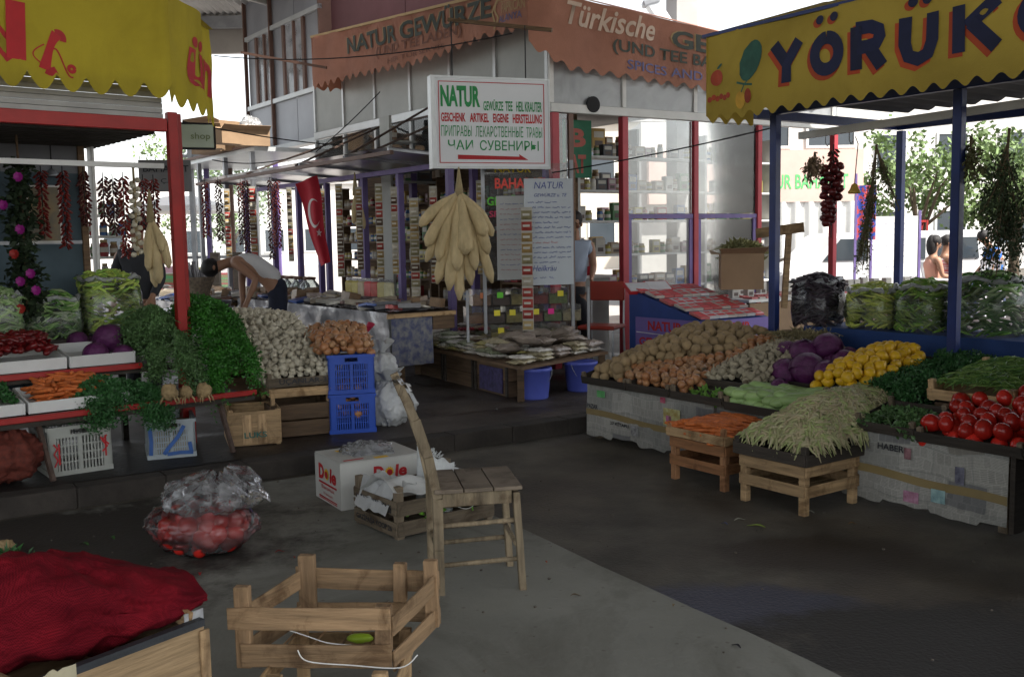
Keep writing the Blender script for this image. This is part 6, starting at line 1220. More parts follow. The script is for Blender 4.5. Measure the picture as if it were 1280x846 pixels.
# ================================================================ people
SKN=M('skin',(.30,.16,.10),.55,.1,6,.05); HAIR=M('dark_hair',(.012,.010,.010),.6,.3,30,.5)
def lerp(a,b,t): return tuple(a[i]+(b[i]-a[i])*t for i in range(3))
def person(label,J,skinmat,top=None,bottom=None,sleeves=0,group=None,fingers=True,hairlen=0,short=0,shoes=True):
    """J: joints in world space: hip, chest, neck, head, shoulders, elbows, hands, knees, feet (L/R)"""
    o0=Vector(J['hip']); t=thing('person',label,'person',(o0.x,o0.y,min(J['fL'][2],J['fR'][2])),0,group); base=Vector(t.location)
    g=lambda k:tuple(Vector(J[k])-base)
    V=[];E=[];Rr=[]
    def a(p,r,par=None):
        V.append(tuple(p)); Rr.append(r)
        if par is not None: E.append((par,len(V)-1))
        return len(V)-1
    hip=g('hip'); chest=g('chest'); neck=g('neck'); head=g('head')
    h=a(hip,(.13,.11)); w=a(lerp(hip,chest,.5),(.12,.10),h); c=a(chest,(.145,.11),w); n0=a(lerp(chest,neck,.75),.075,c); n=a(neck,.05,n0)
    hd=Vector(head)-Vector(neck); hd.normalize()
    jaw=a(tuple(Vector(head)-hd*.055),.062,n); m=a(head,.082,jaw); tp=a(tuple(Vector(head)+hd*.07),.07,m)
    f=Vector(J.get('face',(-1,0,0))).normalized()
    a(tuple(Vector(head)-hd*.02+f*.095),.012,m)
    for s_ in 'LR':
        sh=a(g('s'+s_),.055,c); mid=a(lerp(g('s'+s_),g('e'+s_),.5),.046,sh); el=a(g('e'+s_),.038,mid); fo=a(lerp(g('e'+s_),g('h'+s_),.4),.036,el); wr=a(lerp(g('e'+s_),g('h'+s_),.86),.025,fo); d=(Vector(g('h'+s_))-Vector(g('e'+s_))).normalized()
        pm=a(tuple(Vector(g('h'+s_))+d*.03),(.034,.018),wr)
        if fingers:
            sd=d.cross(Vector((0,1,.2))).normalized()
            for i,(q,l) in enumerate(((-.03,.06),(-.01,.075),(.01,.07),(.03,.055))):
                b1=a(tuple(Vector(g('h'+s_))+d*.06+sd*q),.009,pm); b2=a(tuple(Vector(g('h'+s_))+d*(.06+l*.6)+sd*q*1.1+Vector((0,0,-.005))),.008,b1); a(tuple(Vector(g('h'+s_))+d*(.06+l)+sd*q*1.1+Vector((0,0,-.02))),.006,b2)
            a(tuple(Vector(g('h'+s_))+d*.035+sd*.055),.009,pm)
        hp=a(tuple(Vector(hip)+(Vector(g('k'+s_))-Vector(hip))*.22+Vector((0,0,0))),.10,h); kn=a(g('k'+s_),.062,hp); ca=a(lerp(g('k'+s_),g('f'+s_),.35),.056,kn); an=a(lerp(g('k'+s_),g('f'+s_),.9),.038,ca)
        a(tuple(Vector(g('f'+s_))+f*.05*1.0+Vector((0,0,.035))),.035,an)
    skin('body',V,E,Rr,skinmat,t,2)
    if top is not None:
        V2=[];E2=[];R2=[]
        def b(p,r,par=None):
            V2.append(tuple(p)); R2.append(r)
            if par is not None: E2.append((par,len(V2)-1))
            return len(V2)-1
        q=b(lerp(hip,chest,-.05),(.145,.12)); w2=b(lerp(hip,chest,.5),(.138,.115),q); c2=b(chest,(.16,.125),w2); n1=b(lerp(chest,neck,.4),(.14,.12),c2); nn=b(lerp(chest,neck,.72),.09,n1)
        for s_ in 'LR':
            sh=b(tuple(Vector(lerp(chest,g('s'+s_),.85))),.068,n1)
            if sleeves: 
                m2=b(lerp(g('s'+s_),g('e'+s_),.55),.058,sh)
                if sleeves>1: e2=b(g('e'+s_),.048,m2); b(lerp(g('e'+s_),g('h'+s_),.8),.036,e2)
        skin('shirt',V2,E2,R2,top,t,2)
    if bottom is not None:
        V2=[];E2=[];R2=[]
        def b(p,r,par=None):
            V2.append(tuple(p)); R2.append(r)
            if par is not None: E2.append((par,len(V2)-1))
            return len(V2)-1
        q=b(lerp(hip,chest,.12),(.145,.125)); q1=b(hip,(.15,.13),q)
        for s_ in 'LR':
            hp=b(tuple(Vector(hip)+(Vector(g('k'+s_))-Vector(hip))*.22),.115,q1); k=b(lerp(g('k'+s_),g('f'+s_),0) if not short else lerp(hip,g('k'+s_),.7),.078,hp)
            if not short: b(lerp(g('k'+s_),g('f'+s_),.9),.06,k)
        skin('trousers',V2,E2,R2,bottom,t,2)
    mb=MB(); H=Vector(head); 
    hc=H+hd*.045-f*.02; mb.ball(tuple(hc),(.098,.098,.096),14,10,.10,4); 
    if hairlen: mb.ball(tuple(H-f*.05-hd*.03),(.085,.085,.09+hairlen),12,8,.1,3)
    mb.build('hair',HAIR,t,smooth=True)
    for s_ in (-1,1):
        side=hd.cross(f).normalized()*s_; mb=MB(); mb.ball(tuple(H+side*.082-hd*.01),(.014,.018,.026),8,6); mb.build('ear',skinmat,t,smooth=True)
        mb=MB(); mb.ball(tuple(H+side*.03+f*.078-hd*.0),.011,8,6); mb.build('eye',BLT,t,smooth=True)
    mb=MB(); mb.ball(tuple(H+f*.078-hd*.05),(.018,.022,.007),8,6); mb.build('mouth',M('lips',(.22,.08,.06),.5,.1,5,0),t,smooth=True)
    for s_ in 'LR':
        if shoes: p=Vector(g('f'+s_)); mb=MB(); mb.ball((p.x+f.x*.06,p.y+f.y*.06,p.z+.045),(.13 if abs(f.x)>.5 else .05,.13 if abs(f.x)<=.5 else .05,.045),12,8); mb.build('shoe',BLT,t,smooth=True)
    return t
person('man in a white sleeveless vest and dark trousers bending over the film-covered table',
 dict(hip=(-2.40,10.30,1.10),chest=(-2.68,10.28,1.31),neck=(-2.90,10.25,1.31),head=(-3.04,10.22,1.26),sL=(-2.80,10.09,1.32),eL=(-2.56,10.02,1.14),hL=(-2.66,9.93,.87),sR=(-2.80,10.44,1.30),eR=(-2.80,10.38,1.09),hR=(-2.78,10.30,.86),kL=(-2.42,10.2,.56),fL=(-2.34,10.2,WK),kR=(-2.46,10.40,.56),fR=(-2.36,10.42,WK),face=(-.45,-.1,-.9)),
 SKN,M('white_vest',(.60,.60,.62),.8,.06,6,.2),M('dark_trousers',(.012,.016,.035),.8,.3,8,.2))
x0,y0=-3.33,8.95
person('person in dark grey clothes standing behind the hanging luffa on the left',
 dict(hip=(x0,y0,.98),chest=(x0,y0,1.30),neck=(x0,y0,1.52),head=(x0+.01,y0-.03,1.66),sL=(x0-.17,y0,1.44),eL=(x0-.2,y0-.05,1.18),hL=(x0-.15,y0-.25,1.0),sR=(x0+.17,y0,1.44),eR=(x0+.2,y0-.03,1.19),hR=(x0+.16,y0-.2,1.02),kL=(x0-.09,y0-.02,.55),fL=(x0-.1,y0,WK),kR=(x0+.09,y0-.02,.55),fR=(x0+.1,y0,WK),face=(.2,-1,-.1)),
 SKN,M('grey_shirt',(.035,.037,.045),.8,.2,6,.2),M('black_trousers',(.015,.015,.02),.8,.3,8,.2),sleeves=2)
q=FS.w(.45,.22,0); x0,y0=q.x,q.y
person('person in a pale blue shirt, mostly hidden behind the handwritten board',
 dict(hip=(x0,y0,.98),chest=(x0,y0,1.30),neck=(x0,y0,1.52),head=(x0,y0+.02,1.66),sL=(x0-.17,y0,1.44),eL=(x0-.2,y0-.05,1.18),hL=(x0-.1,y0-.2,1.1),sR=(x0+.17,y0,1.44),eR=(x0+.2,y0-.03,1.19),hR=(x0+.16,y0-.2,1.05),kL=(x0-.09,y0-.02,.55),fL=(x0-.1,y0,WK),kR=(x0+.09,y0-.02,.55),fR=(x0+.1,y0,WK),face=(.4,-1,0)),
 SKN,M('pale_blue_shirt',(.32,.38,.48),.8,.1,6,.2),M('black_trousers',(.015,.015,.02),.8,.3,8,.2),sleeves=1,fingers=False)
def seated(label,x,y,dirx,top,hl=0,sk=SKN):
    z=WK+.45; s_=dirx
    return person(label,dict(hip=(x,y,z+.08),chest=(x-.05*s_,y,z+.38),neck=(x-.03*s_,y,z+.60),head=(x+.0*s_,y,z+.74),sL=(x-.03*s_,y-.17,z+.52),eL=(x+.03*s_,y-.2,z+.26),hL=(x+.25*s_,y-.14,z+.22),sR=(x-.03*s_,y+.17,z+.52),eR=(x+.03*s_,y+.2,z+.26),hR=(x+.25*s_,y+.14,z+.22),kL=(x+.42*s_,y-.1,z+.06),fL=(x+.40*s_,y-.1,WK),kR=(x+.42*s_,y+.1,z+.06),fR=(x+.40*s_,y+.1,WK),face=(s_,-.1,-.1)),sk,top,M('denim',(.04,.06,.12),.8,.2,6,.2),hairlen=hl,fingers=False)
seated('woman with dark hair and a bare-shouldered peach top, seated beyond the right stall',6.55,15.4,1,M('peach_top',(.5,.25,.18),.8,.1,6,.1),.08)
seated('person in a red striped shirt seated beside the woman beyond the right stall',6.95,15.9,1,M('red_striped_shirt',(.35,.03,.04),.8,.2,6,.1,col2=(.5,.45,.45),stretch=(.1,.1,9),contrast=.1))
p=(8.15,16.6); person('person in a bright blue shirt standing by the white chair in the distance',
 dict(hip=(p[0],p[1],.75),chest=(p[0]-.1,p[1],1.06),neck=(p[0]-.22,p[1],1.26),head=(p[0]-.3,p[1],1.38),sL=(p[0]-.14,p[1]-.17,1.18),eL=(p[0]-.2,p[1]-.2,.92),hL=(p[0]-.35,p[1]-.2,.75),sR=(p[0]-.14,p[1]+.17,1.18),eR=(p[0]-.2,p[1]+.2,.92),hR=(p[0]-.35,p[1]+.2,.75),kL=(p[0]-.05,p[1]-.1,.45),fL=(p[0]+.05,p[1]-.1,WK),kR=(p[0]-.05,p[1]+.1,.45),fR=(p[0]+.05,p[1]+.1,WK),face=(-1,0,-.2)),SKN,M('bright_blue_shirt',(.03,.14,.45),.8,.1,6,.1),M('denim',(.04,.06,.12),.8,.2,6,.2),sleeves=1,fingers=False)
def plchair(label,x,y,rz,mat,group=None):
    t=thing('plastic_chair',label,'chair',(x,y,WK),rz,group); part(t,'seat',mat,(-.23,.23,-.22,.22,.41,.44),bevel=.012)
    for sx in (-1,1):
        for sy in (-1,1): mb=MB(); mb.bar((sx*.2,sy*.19,.41),(sx*.25,sy*.25,0),.045,.03); mb.build('leg',mat,t)
        mb=MB(); mb.tube([(sx*.25,-.2,.42),(sx*.27,-.18,.64),(sx*.27,.12,.66),(sx*.24,.22,.6)],.02,6); mb.build('armrest',mat,t,smooth=True)
    mb=MB()
    for i in range(6): mb.bar((-.18+i*.072,.22,.44),(-.20+i*.08,.31,.86),.035,.012,up=(0,1,0))
    mb.bar((-.23,.31,.87),(.23,.31,.87),.03,.07); mb.build('backrest',mat,t); return t
WCH=M('garden_white',(.65,.65,.66),.4,.05,4,0)
plchair('white plastic armchair standing in the sun beyond the blue posts',7.5,15.9,rad(-60),WCH); plchair('dark blue plastic armchair behind the white one in the distance',7.95,17.2,rad(-60),M('navy_plastic',(.03,.07,.15),.4,.1,4,0)); plchair('white plastic chair under the woman in the peach top',6.52,15.4,rad(90),WCH); plchair('white plastic chair under the person in the striped shirt',6.92,15.9,rad(90),WCH)
# ================================================================ beyond the square
t=thing('parked_van','white delivery van parked across the lane behind the right stall','van',(4.55,16.8,WK),rad(4)); VW=M('van_white',(.62,.62,.63),.3,.04,2,0)
prof=[(0,.28),(0,.72),(.12,.80),(.55,.88),(.95,1.32),(1.1,1.38),(3.5,1.40),(3.62,1.25),(3.66,.28)]
mb=MB(); mb.prism(prof,1.5,M=Matrix.Translation((0,1.5,0))@Matrix.Rotation(PI/2,4,'X')); mb.build('body',VW,t,bevel=.04)
VG=M('van_glass',(.04,.05,.06),.1,.1,2,0)
for pts in ([(.72,.92),(1.02,1.28),(1.5,1.28),(1.5,.92)],[(1.6,.92),(1.6,1.28),(2.5,1.28),(2.5,.92)],[(2.6,.92),(2.6,1.28),(3.4,1.28),(3.45,.92)]): mb=MB(); mb.prism(pts,.02,M=Matrix.Translation((0,.003,0))@Matrix.Rotation(PI/2,4,'X')); mb.build('window',VG,t)
for x in (.75,2.95):
    for y in (-.01,1.33): 
        mb=MB(); mb.lathe([(.0,0),(.18,0),(.29,.02),(.3,.09),(.29,.17),(0,.18)],22,M=Matrix.Translation((x,y+.18,.3))@Matrix.Rotation(PI/2,4,'X')); w_=mb.build('wheel',BLT,t,smooth=True); mb=MB(); mb.lathe([(0,.19),(.15,.185),(.16,.175)],16,M=Matrix.Translation((x,y+.18,.3))@Matrix.Rotation(PI/2,4,'X')); mb.build('rim',ALU,w_)
part(t,'bumper',GRYM,(-.06,.02,.02,1.48,.26,.42)); part(t,'headlight',WHT,(-.015,.03,.08,.3,.55,.68)); part(t,'headlight',WHT,(-.015,.03,1.2,1.42,.55,.68))
t=thing('whiteboard','blank white price board standing on legs behind the middle blue post','board',(5.43,15.0,WK),rad(3)); part(t,'board',M('bright_board',(.62,.62,.63),.5,.03,3,0),(0,.70,0,.02,.72,1.62)); part(t,'frame',PUR,(.705,.74,-.01,.03,0,1.7),(-.035,-.005,-.01,.03,0,1.6)); 
for i in range(9): scrib(t,face_M((0,-.002,0)),BLF,.05,.64,1.5-i*.08,.03,i+200,.002)
t=thing('hanging_cloth','blue and red patterned cloth hanging in front of the far shop','cloth',Y(1070,300,14.5)*1.0,0); zz_=t.location.z; mb=MB(); mb.grid(lambda u,v:(.28*u,.01*math.sin(u*12),.78*v),14,4); mb.build('cloth',M('patterned_cloth',(.02,.06,.32),.7,.1,14,.1,col2=(.4,.05,.05),contrast=.17),t,smooth=True); part(t,'pole',PUR,(-.03,0,-.02,.01,WK-zz_,.95))
p=Y(1121,281,19); t=thing('lattice_fence','red lattice fence panel in the distance behind the middle blue post','fence',(p.x,p.y,WK),0)
mb=MB()
for i in range(-10,16):
    for sg in (1,-1):
        x1=i*.09; 
        a=(max(0,min(.5,x1)),0); mb.bar((x1 if 0<=x1<=.5 else (0 if x1<0 else .5),0,1.15+ (0 if 0<=x1<=.5 else abs(x1-(0 if x1<0 else .5)))),(min(.5,max(0,x1+.4*sg)),0,1.15+.4),.016) if 0<=x1<=.5 else None
mb.build('lattice',RED,t); part(t,'frame',RED,(-.03,.55,-.02,.02,1.1,1.14),(-.03,.55,-.02,.02,1.56,1.6)); part(t,'post',RED,(-.05,-.02,-.02,.02,0,1.6)); part(t,'post',RED,(.56,.59,-.02,.02,0,1.6))
# shop across the lane with a pale awning band
t=thing('far_shop','pale shop across the lane with a pinkish sign band and green letters','shop',(4.2,19.5,WK),rad(2)); PINK=M('pinkish_band',(.50,.36,.31),.7,.08,2,0)
part(t,'wall',M('pale_wall',(.5,.48,.45),.8,.08,2,.05),(-1.6,2.8,.3,3.3,0,3.6)); part(t,'sign_band',PINK,(-1.5,2.7,.0,.28,2.0,3.0)); text('NATUR BAHARAT',M('pale_green_letters',(.10,.42,.14),.6,.1,5,0),face_M((0,-.004,0)),1.9,.28,t,bold=.02,x0=.5,y0=2.25)
mb=MB(); mb.grid(lambda u,v:(.1+2.6*u,.02+.04*math.sin(u*60),.9+1.1*v+.05*abs(math.sin(u*25))*(1-v)),120,4); mb.build('white_drape',WHT,t,smooth=True)
for x in (.4,1.7): w_=part(t,'window',VG,(x,x+.9,.28,.299,3.1,3.5)); part(w_,'frame',WHT,(x-.05,x,.26,.3,3.05,3.55),(x+.9,x+.95,.26,.3,3.05,3.55),(x,x+.9,.26,.3,3.5,3.55),(x,x+.9,.26,.3,3.05,3.1))

def house(label,x,y,w,d,h,rz,floors,wall,gap=2.4):
    t=thing('building',label,'building',(x,y,0),rz); part(t,'wall',wall,(0,w,0,d,0,h)); part(t,'roof',M('roof_pale',(.4,.38,.36),.8,.1,2,0),(-.2,w+.2,-.2,d+.2,h+.003,h+.25))
    n=int(w/gap)
    for f_ in range(floors):
        for i in range(n):
            x1=gap*(i+.3); z1=1.0+f_*3.0; w_=part(t,'window',VG,(x1,x1+1.1,-.02,-.003,z1,z1+1.3)); part(w_,'frame',WHT,(x1-.08,x1,-.05,-.003,z1-.08,z1+1.38),(x1+1.1,x1+1.18,-.05,-.003,z1-.08,z1+1.38),(x1,x1+1.1,-.05,-.003,z1+1.3,z1+1.38),(x1,x1+1.1,-.05,-.003,z1-.08,z1))
    return t
PW1=M('sunlit_render',(.62,.60,.57),.85,.05,.5,0,rnd=0); PW2=M('cream_render',(.52,.47,.40),.85,.06,.5,0,rnd=0)
house('long white apartment block far beyond the right stall',9,40,26,8,7.5,rad(-2),2,PW1); house('cream block in the distance behind the spice shop',-2,44,10,8,6.5,rad(3),2,PW2); house('low white houses at the end of the lane on the far left',-30,60,22,8,5.0,rad(4),1,PW1)
# trees
BRK=M('bark',(.10,.075,.05),.9,.3,6,.5); CRN=M('tree_leaf',(.12,.18,.06),.6,.4,3,0,rnd=.1)
def tree(label,x,y,h,r,n,seed,mat=CRN,leaf=.16):
    random.seed(seed); t=thing('tree',label,'tree',(x,y,0),U(0,6)); mb=MB(); 
    mb.tube([(0,0,0),(.05,.03,h*.25),(-.03,.05,h*.5)],[.16,.12,.08],8); ends=[]
    for i in range(9):
        a=i*2.4; e=(math.cos(a)*r*U(.4,.8),math.sin(a)*r*U(.4,.8),h*U(.5,.95)); mb.tube([(-.0,.03,h*U(.25,.48)),(e[0]*.5,e[1]*.5,e[2]*.8),e],[.05,.035,.012],5); ends.append(e)
    mb.build('trunk',BRK,t,smooth=True); mb=MB()
    cl=[(e[0]+random.gauss(0,r*.28),e[1]+random.gauss(0,r*.28),e[2]+random.gauss(0,h*.1)) for e in ends for _ in range(4)]
    for i in range(n):
        c=random.choice(cl); p=Vector(c)+Vector((random.gauss(0,r*.13),random.gauss(0,r*.13),random.gauss(0,r*.11))); d=Vector((U(-1,1),U(-1,1),U(-1,1))).normalized()*leaf*U(.6,1.3); k=d.cross(Vector((U(-1,1),U(-1,1),U(-1,1)))).normalized()*leaf*.3
        mb.add([p,p+d*.5+k,p+d,p+d*.5-k],[(0,1,2,3)])
    mb.build('crown',mat,t); return t
tree('leafy light green tree behind the far shop, left one of the pair over the seats',9.6,23.5,3.4,1.25,2400,3); tree('leafy green tree behind the seated people, right one of the pair',12.6,25,3.4,1.4,2400,5); tree('bushy street tree at the right edge beyond the hanging branches',14.6,27,3.8,1.6,3000,8); tree('distant round tree at the end of the lane on the far left',-9.5,34,4.5,2.2,3500,9)
random.seed(11)
# far-left lane: parasol and coloured stall
t=thing('parasol','pale round parasol over a stall at the far end of the left lane','parasol',(-6.6,21,WK)); mb=MB(); mb.tube([(0,0,0),(0,0,2.6)],.03,8); mb.build('pole',ALU,t); mb=MB(); mb.lathe([(0,2.75),(.5,2.6),(1.25,2.15),(1.25,2.05)],10); mb.build('canopy',M('parasol_cloth',(.6,.58,.56),.8,.05,3,0),t,solid=.01)
t=thing('market_stall','small distant stall with red and green striped cloth, end of the left lane','stall',(-6.4,19.2,WK),0); part(t,'top',WHT,(-.9,1.1,0,.7,.8,.84)); part(t,'striped_cloth',M('striped_cloth',(.35,.05,.06),.7,.1,1,0,col2=(.1,.3,.12),stretch=(.2,.2,6),contrast=.15),(-.9,1.1,-.03,-.005,.3,.83)); 
for x in (-.85,1.05): part(t,'leg',GRYM,(x-.03,x+.03,.3,.36,0,.795))
for i in range(7): part(t,'folded_cloth',M('cl_%d'%i,((.4,.04,.06),(.1,.3,.1),(.5,.3,.35),(.1,.15,.4),(.5,.45,.1),(.3,.1,.2),(.45,.4,.4))[i],.8,.1,4,0),(-.85+i*.27,-.62+i*.27,.1,.6,.841,.9+.03*(i%3)))
t=thing('display_table','small low table in front of the bending man, covered in bright clear film','table',(-3.25,10.5,0),rad(4)); part(t,'top',WB,(-.72,.55,-.5,.8,.74,.77)); mb=MB(); mb.grid(lambda u,v:(-.72+1.27*u,-.5+1.3*v,.78+.03*abs(noise.noise((u*11,v*11,2)))),50,50); mb.build('film_cover',FOIL,t,smooth=True)
for x,y in ((-.66,-.4),(.5,-.4),(-.66,.72),(.5,.72)): part(t,'leg',WB,(x-.03,x+.03,y-.03,y+.03,WK,.735))
t=thing('shallow_basin','dark grey basin on the table below the bending man','basin',(-3.02,10.12,.81),0); mb=MB(); mb.lathe([(0,0),(.14,0),(.17,.11),(.18,.12),(.16,.115),(.13,.015),(0,.015)],24); mb.build('body',M('grey_basin',(.06,.06,.075),.4,.1,4,0),t,smooth=True)
# concrete pillar and lamp above the right awning
t=thing('pillar','concrete pillar rising behind the orange awning at the top of the photo','pillar',(2.57,15.0,0),rad(20)); part(t,'shaft',M('pillar_concrete',(.28,.27,.26),.8,.1,2,.2),(-.17,.17,-.16,.16,0,7)); 
t=thing('street_lamp','grey angled lamp head leaning beside the concrete pillar','lamp',Y(838,40,14.6)*1.0,0); mb=MB(); mb.bar((0,0,0),(-.28,0,.42),.16,.2); mb.build('head',ALU,t,bevel=.03); mb=MB(); mb.bar((-.4,0,.38),(-.16,0,.44),.2,.09); mb.build('cap',GRYM,t,bevel=.02)
t=thing('advertising_board','deep blue board with a yellow mark above the mustard awning','board',Y(1066,8,9.5)*1.0,rad(-50)); part(t,'board',M('deep_blue_board',(.02,.03,.30),.6,.1,3,0),(0,.9,0,.03,-.1,.6)); mb=MB(); mb.ball((.45,-.03,.1),(.12,.01,.06),12,8); mb.build('mark',M('yellow_mark',(.6,.45,.03),.6,.1,4,0),t)
# ================================================================ foreground
# chair, seen from behind its side
t=thing('wooden_chair','old wooden chair with grey plank seat, seen nearly side-on in the foreground','chair',(-.325,4.10,0),rad(10)); D_=.335; Wd=.32
for y in (0,Wd):
    mb=MB(); P=[(-.0,y,0),(.0,y,.2),(.0,y,.42),(-.035,y,.6),(-.085,y,.76),(-.15,y,.915)]
    for i in range(5): mb.bar(P[i],P[i+1],.034,.042 if i<4 else .036,up=(1,0,0))
    mb.build('rear_post',WC,t,bevel=.003)
for y in (-.0,Wd+.0): mb=MB(); mb.bar((D_,y,.43),(D_+.022,y-.008,0),.034,.03,up=(1,0,0)); mb.build('front_leg',WC,t,bevel=.003)
SEATM=wood('weathered_seat',(.17,.135,.10))
for i in range(3): part(t,'seat_board',SEATM,(-.015+i*.126,.106+i*.126,-.03,Wd+.03,.445,.462),bevel=.002)
part(t,'seat_rail',WC,(.02,D_-.02,-.013,.012,.385,.443),bevel=.002); part(t,'seat_rail',WC,(.02,D_-.02,Wd-.012,Wd+.013,.385,.443),bevel=.002); part(t,'seat_rail',WC,(D_-.012,D_+.012,.018,Wd-.018,.385,.443)); part(t,'seat_rail',WC,(-.012,.012,.018,Wd-.018,.385,.443))
for (x0_,y0_,x1_,y1_,z) in ((0,0,D_,0,.30),(0,0,D_,0,.13),(0,Wd,D_,Wd,.30),(0,Wd,D_,Wd,.13),(D_,0,D_,Wd,.2),(0,0,0,Wd,.18)):
    mb=MB(); mb.tube([(x0_,y0_,z),(x1_,y1_,z+.008)],.011,7); mb.build('stretcher',WC,t,smooth=True)
for z,dx in ((.80,-.10),(.62,-.045)): mb=MB(); mb.bar((dx,.018,z),(dx,Wd-.018,z),.014,.06,up=(.3,0,1)); mb.build('back_slat',WC,t,bevel=.003)
mb=MB(); mb.bar((-.14,-.02,.885),(-.14,Wd+.02,.885),.016,.045,up=(.3,0,1)); mb.build('back_slat',WC,t,bevel=.003)
mb=MB(); mb.grid(lambda u,v:(-.165+.06*u+.012*math.sin(v*9),-.03+.08*v,.925-.035*u*u+.008*math.sin(u*11+v*5)),10,8); tag(mb.build('plastic_strip',film('white_strip',white=.8,rough=.25,wr=12),loc=t.location,smooth=True),'torn white plastic strip draped over the top of the chair post','plastic strip'); bpy.data.objects['plastic_strip'].rotation_euler=(0,0,rad(10))
# the two open crates at the bottom
def rough_crate(label,loc,rz,w,d,posts,slats,mats):
    t=thing('wooden_crate',label,'crate',loc,rz); mh,mv=mats
    for i,(x,y,z0,z1,pw) in enumerate(posts):
        mb=MB(); mb.bar((x,y,z0),(x+U(-.005,.005),y+U(-.006,.006),z1),.032,pw,up=(1,0,0)); mb.build('corner_post',mv,t,bevel=.003)
    for (a,b,hh) in slats:
        mb=MB(); mb.board(a,b,.008,hh,seed=a[2]*50+a[0]*9+b[0]); mb.build('slat',mh,t,bevel=.0015)
    return t
w=.515; d=.33
WR=wood('fresh_orange_wood',(.27,.175,.095)); WRV=wood('fresh_orange_upright',(.29,.185,.10),vert=True)
for m_ in (WR,WRV,WC,WD,WV,WG,WO,WOV,SEATM): dirt(m_,(.50,.45,.40),7,.50,.66)
C1=Y(292,832,3.06); C1.z=.155
rough_crate('rough open wooden crate with tall corner posts in the foreground',C1,rad(-5),w,d,
 [(.035,.012,0.0,.265,.05),(w-.03,.012,.02,.21,.052),(.15,d-.0,.05,.265,.058),(w+.075,d-.01,.02,.255,.048),(w-.04,d+.01,.1,.235,.045)],
 [((-.01,-.01,.165),(w+.0,-.01,.172),.072),((.03,-.01,.045),(w-.0,-.01,.052),.075),((.10,d+.025,.175),(w+.07,d+.028,.165),.075),((.10,d+.025,.05),(w+.07,d+.028,.055),.07),
  ((w+.004,.0,.145),(w+.095,d+.02,.175),.065),((w+.004,.0,.03),(w+.095,d+.02,.05),.065),((.02,.0,.155),(.13,d,.18),.065),((.02,.0,.045),(.13,d,.06),.065)]
 +[((.1+k*.1,.01,.012),(.13+k*.095,d,.012),.006) for k in range(4)],(WR,WRV))
rough_crate('rough lower crate under the open one at the bottom of the photo',(C1.x+.10,C1.y-.19,0),rad(-3),.40,.42,
 [(.08,.0,0,.215,.05),(.40,.0,0,.225,.046),(.05,.42,0,.19,.04),(.40,.42,0,.19,.04)],
 [((.0,-.02,.13),(.42,-.02,.135),.06),((.0,-.02,.04),(.42,-.02,.04),.06),((.03,.44,.14),(.42,.44,.14),.06),((.0,.01,.14),(.03,.43,.14),.06),((.43,.01,.14),(.43,.43,.14),.06)],(WD,WV))
mb=MB(); mb.ball((0,0,0),(.045,.02,.016),14,8,.2,3); tag(mb.build('green_pepper',M('lime_skin',(.30,.45,.03),.35,.1,4,0),loc=Y(450,797,3.2),smooth=True),'single yellow-green pepper lying inside the rough open crate','pepper')
def smooth_pts(P):
    out=[]; n=len(P)
    for i in range(n-1):
        a,b,c,d=P[max(i-1,0)],P[i],P[i+1],P[min(i+2,n-1)]
        for k in range(6):
            t=k/6; out.append(tuple(.5*((2*b)+(c-a)*t+(2*a-5*b+4*c-d)*t*t+(3*b-a-3*c+d)*t**3)))
    return out+[tuple(P[-1])]
def cord(label,pts,r=.003,mat=WHT):
    o=Vector(pts[0]); mb=MB(); mb.tube(smooth_pts([Vector(p)-o for p in pts]),r*.55,5); tag(mb.build('string',mat,loc=o),label,'string')
cord('grey string trailing along the upper crate into its gap',[Y(355,785,3.04),Y(385,795,3.04),Y(410,803,3.03),Y(440,806,3.03)]); cord('white string around the lower crate posts',[Y(372,812,2.85),Y(385,826,2.84),Y(440,831,2.84),Y(500,834,2.84),Y(522,818,2.85)],.0035)
# box with the red sack at the bottom left
A_=Vector((-1.24,2.44,0)); B2=Vector((-.93,2.86,0)); ab=math.atan2(B2.y-A_.y,B2.x-A_.x); Lb=(B2-A_).length
TANB=wood('tan_board',(.24,.165,.09)); 
t=thing('wooden_box','tan wooden box with a dark upper edge under the red sack, bottom left corner','box',A_,ab); hb=.375
part(t,'front_panel',TANB,(0,Lb,0,.012,0,hb)); part(t,'rear_panel',TANB,(0,Lb,.42,.432,0,hb)); part(t,'side_panel',TANB,(0,.012,.013,.419,0,hb)); part(t,'side_panel',TANB,(Lb-.012,Lb,.013,.419,0,hb)); part(t,'base',TANB,(.013,Lb-.013,.013,.419,.003,.012))
mb=MB(); mb.grid(lambda u,v:(Lb*u,-.004+.02*v,hb+.004+.012*math.sin(u*7)+.035*(v-.5)*0+.0),20,3); 
part(t,'dark_edge',M('dark_rubber',(.03,.034,.04),.6,.3,9,.3),(0,Lb,-.006,.02,hb+.001,hb+.022)); mb=MB(); mb.grid(lambda u,v:(.12*u-.005,-.01-.004*math.sin(u*9),hb-.005+.04*v+.012*noise.noise((u*9,v*3,0))),10,4); mb.build('torn_paper',M('yellowish_paper',(.42,.38,.26),.8,.1,8,.3),t,smooth=True)
part(t,'corner_post',WV,(Lb-.02,Lb+.012,-.012,-.001,0,hb-.01),bevel=.002)
mb=MB(); mb.bar((Lb-.03,.02,hb+.02),(Lb-.07,.30,hb+.09),.012,.05); mb.build('loose_slat',WD,t)
part(t,'plastic_corner',film('corner_plastic',white=.7,rough=.3,wr=9),(Lb-.05,Lb+.015,.02,.024,hb-.02,hb+.045))
NET=M('red_net',(.095,.004,.010),.9,.3,7,.9,col2=(.20,.008,.016),spec=.1,rnd=0,bsc=30)
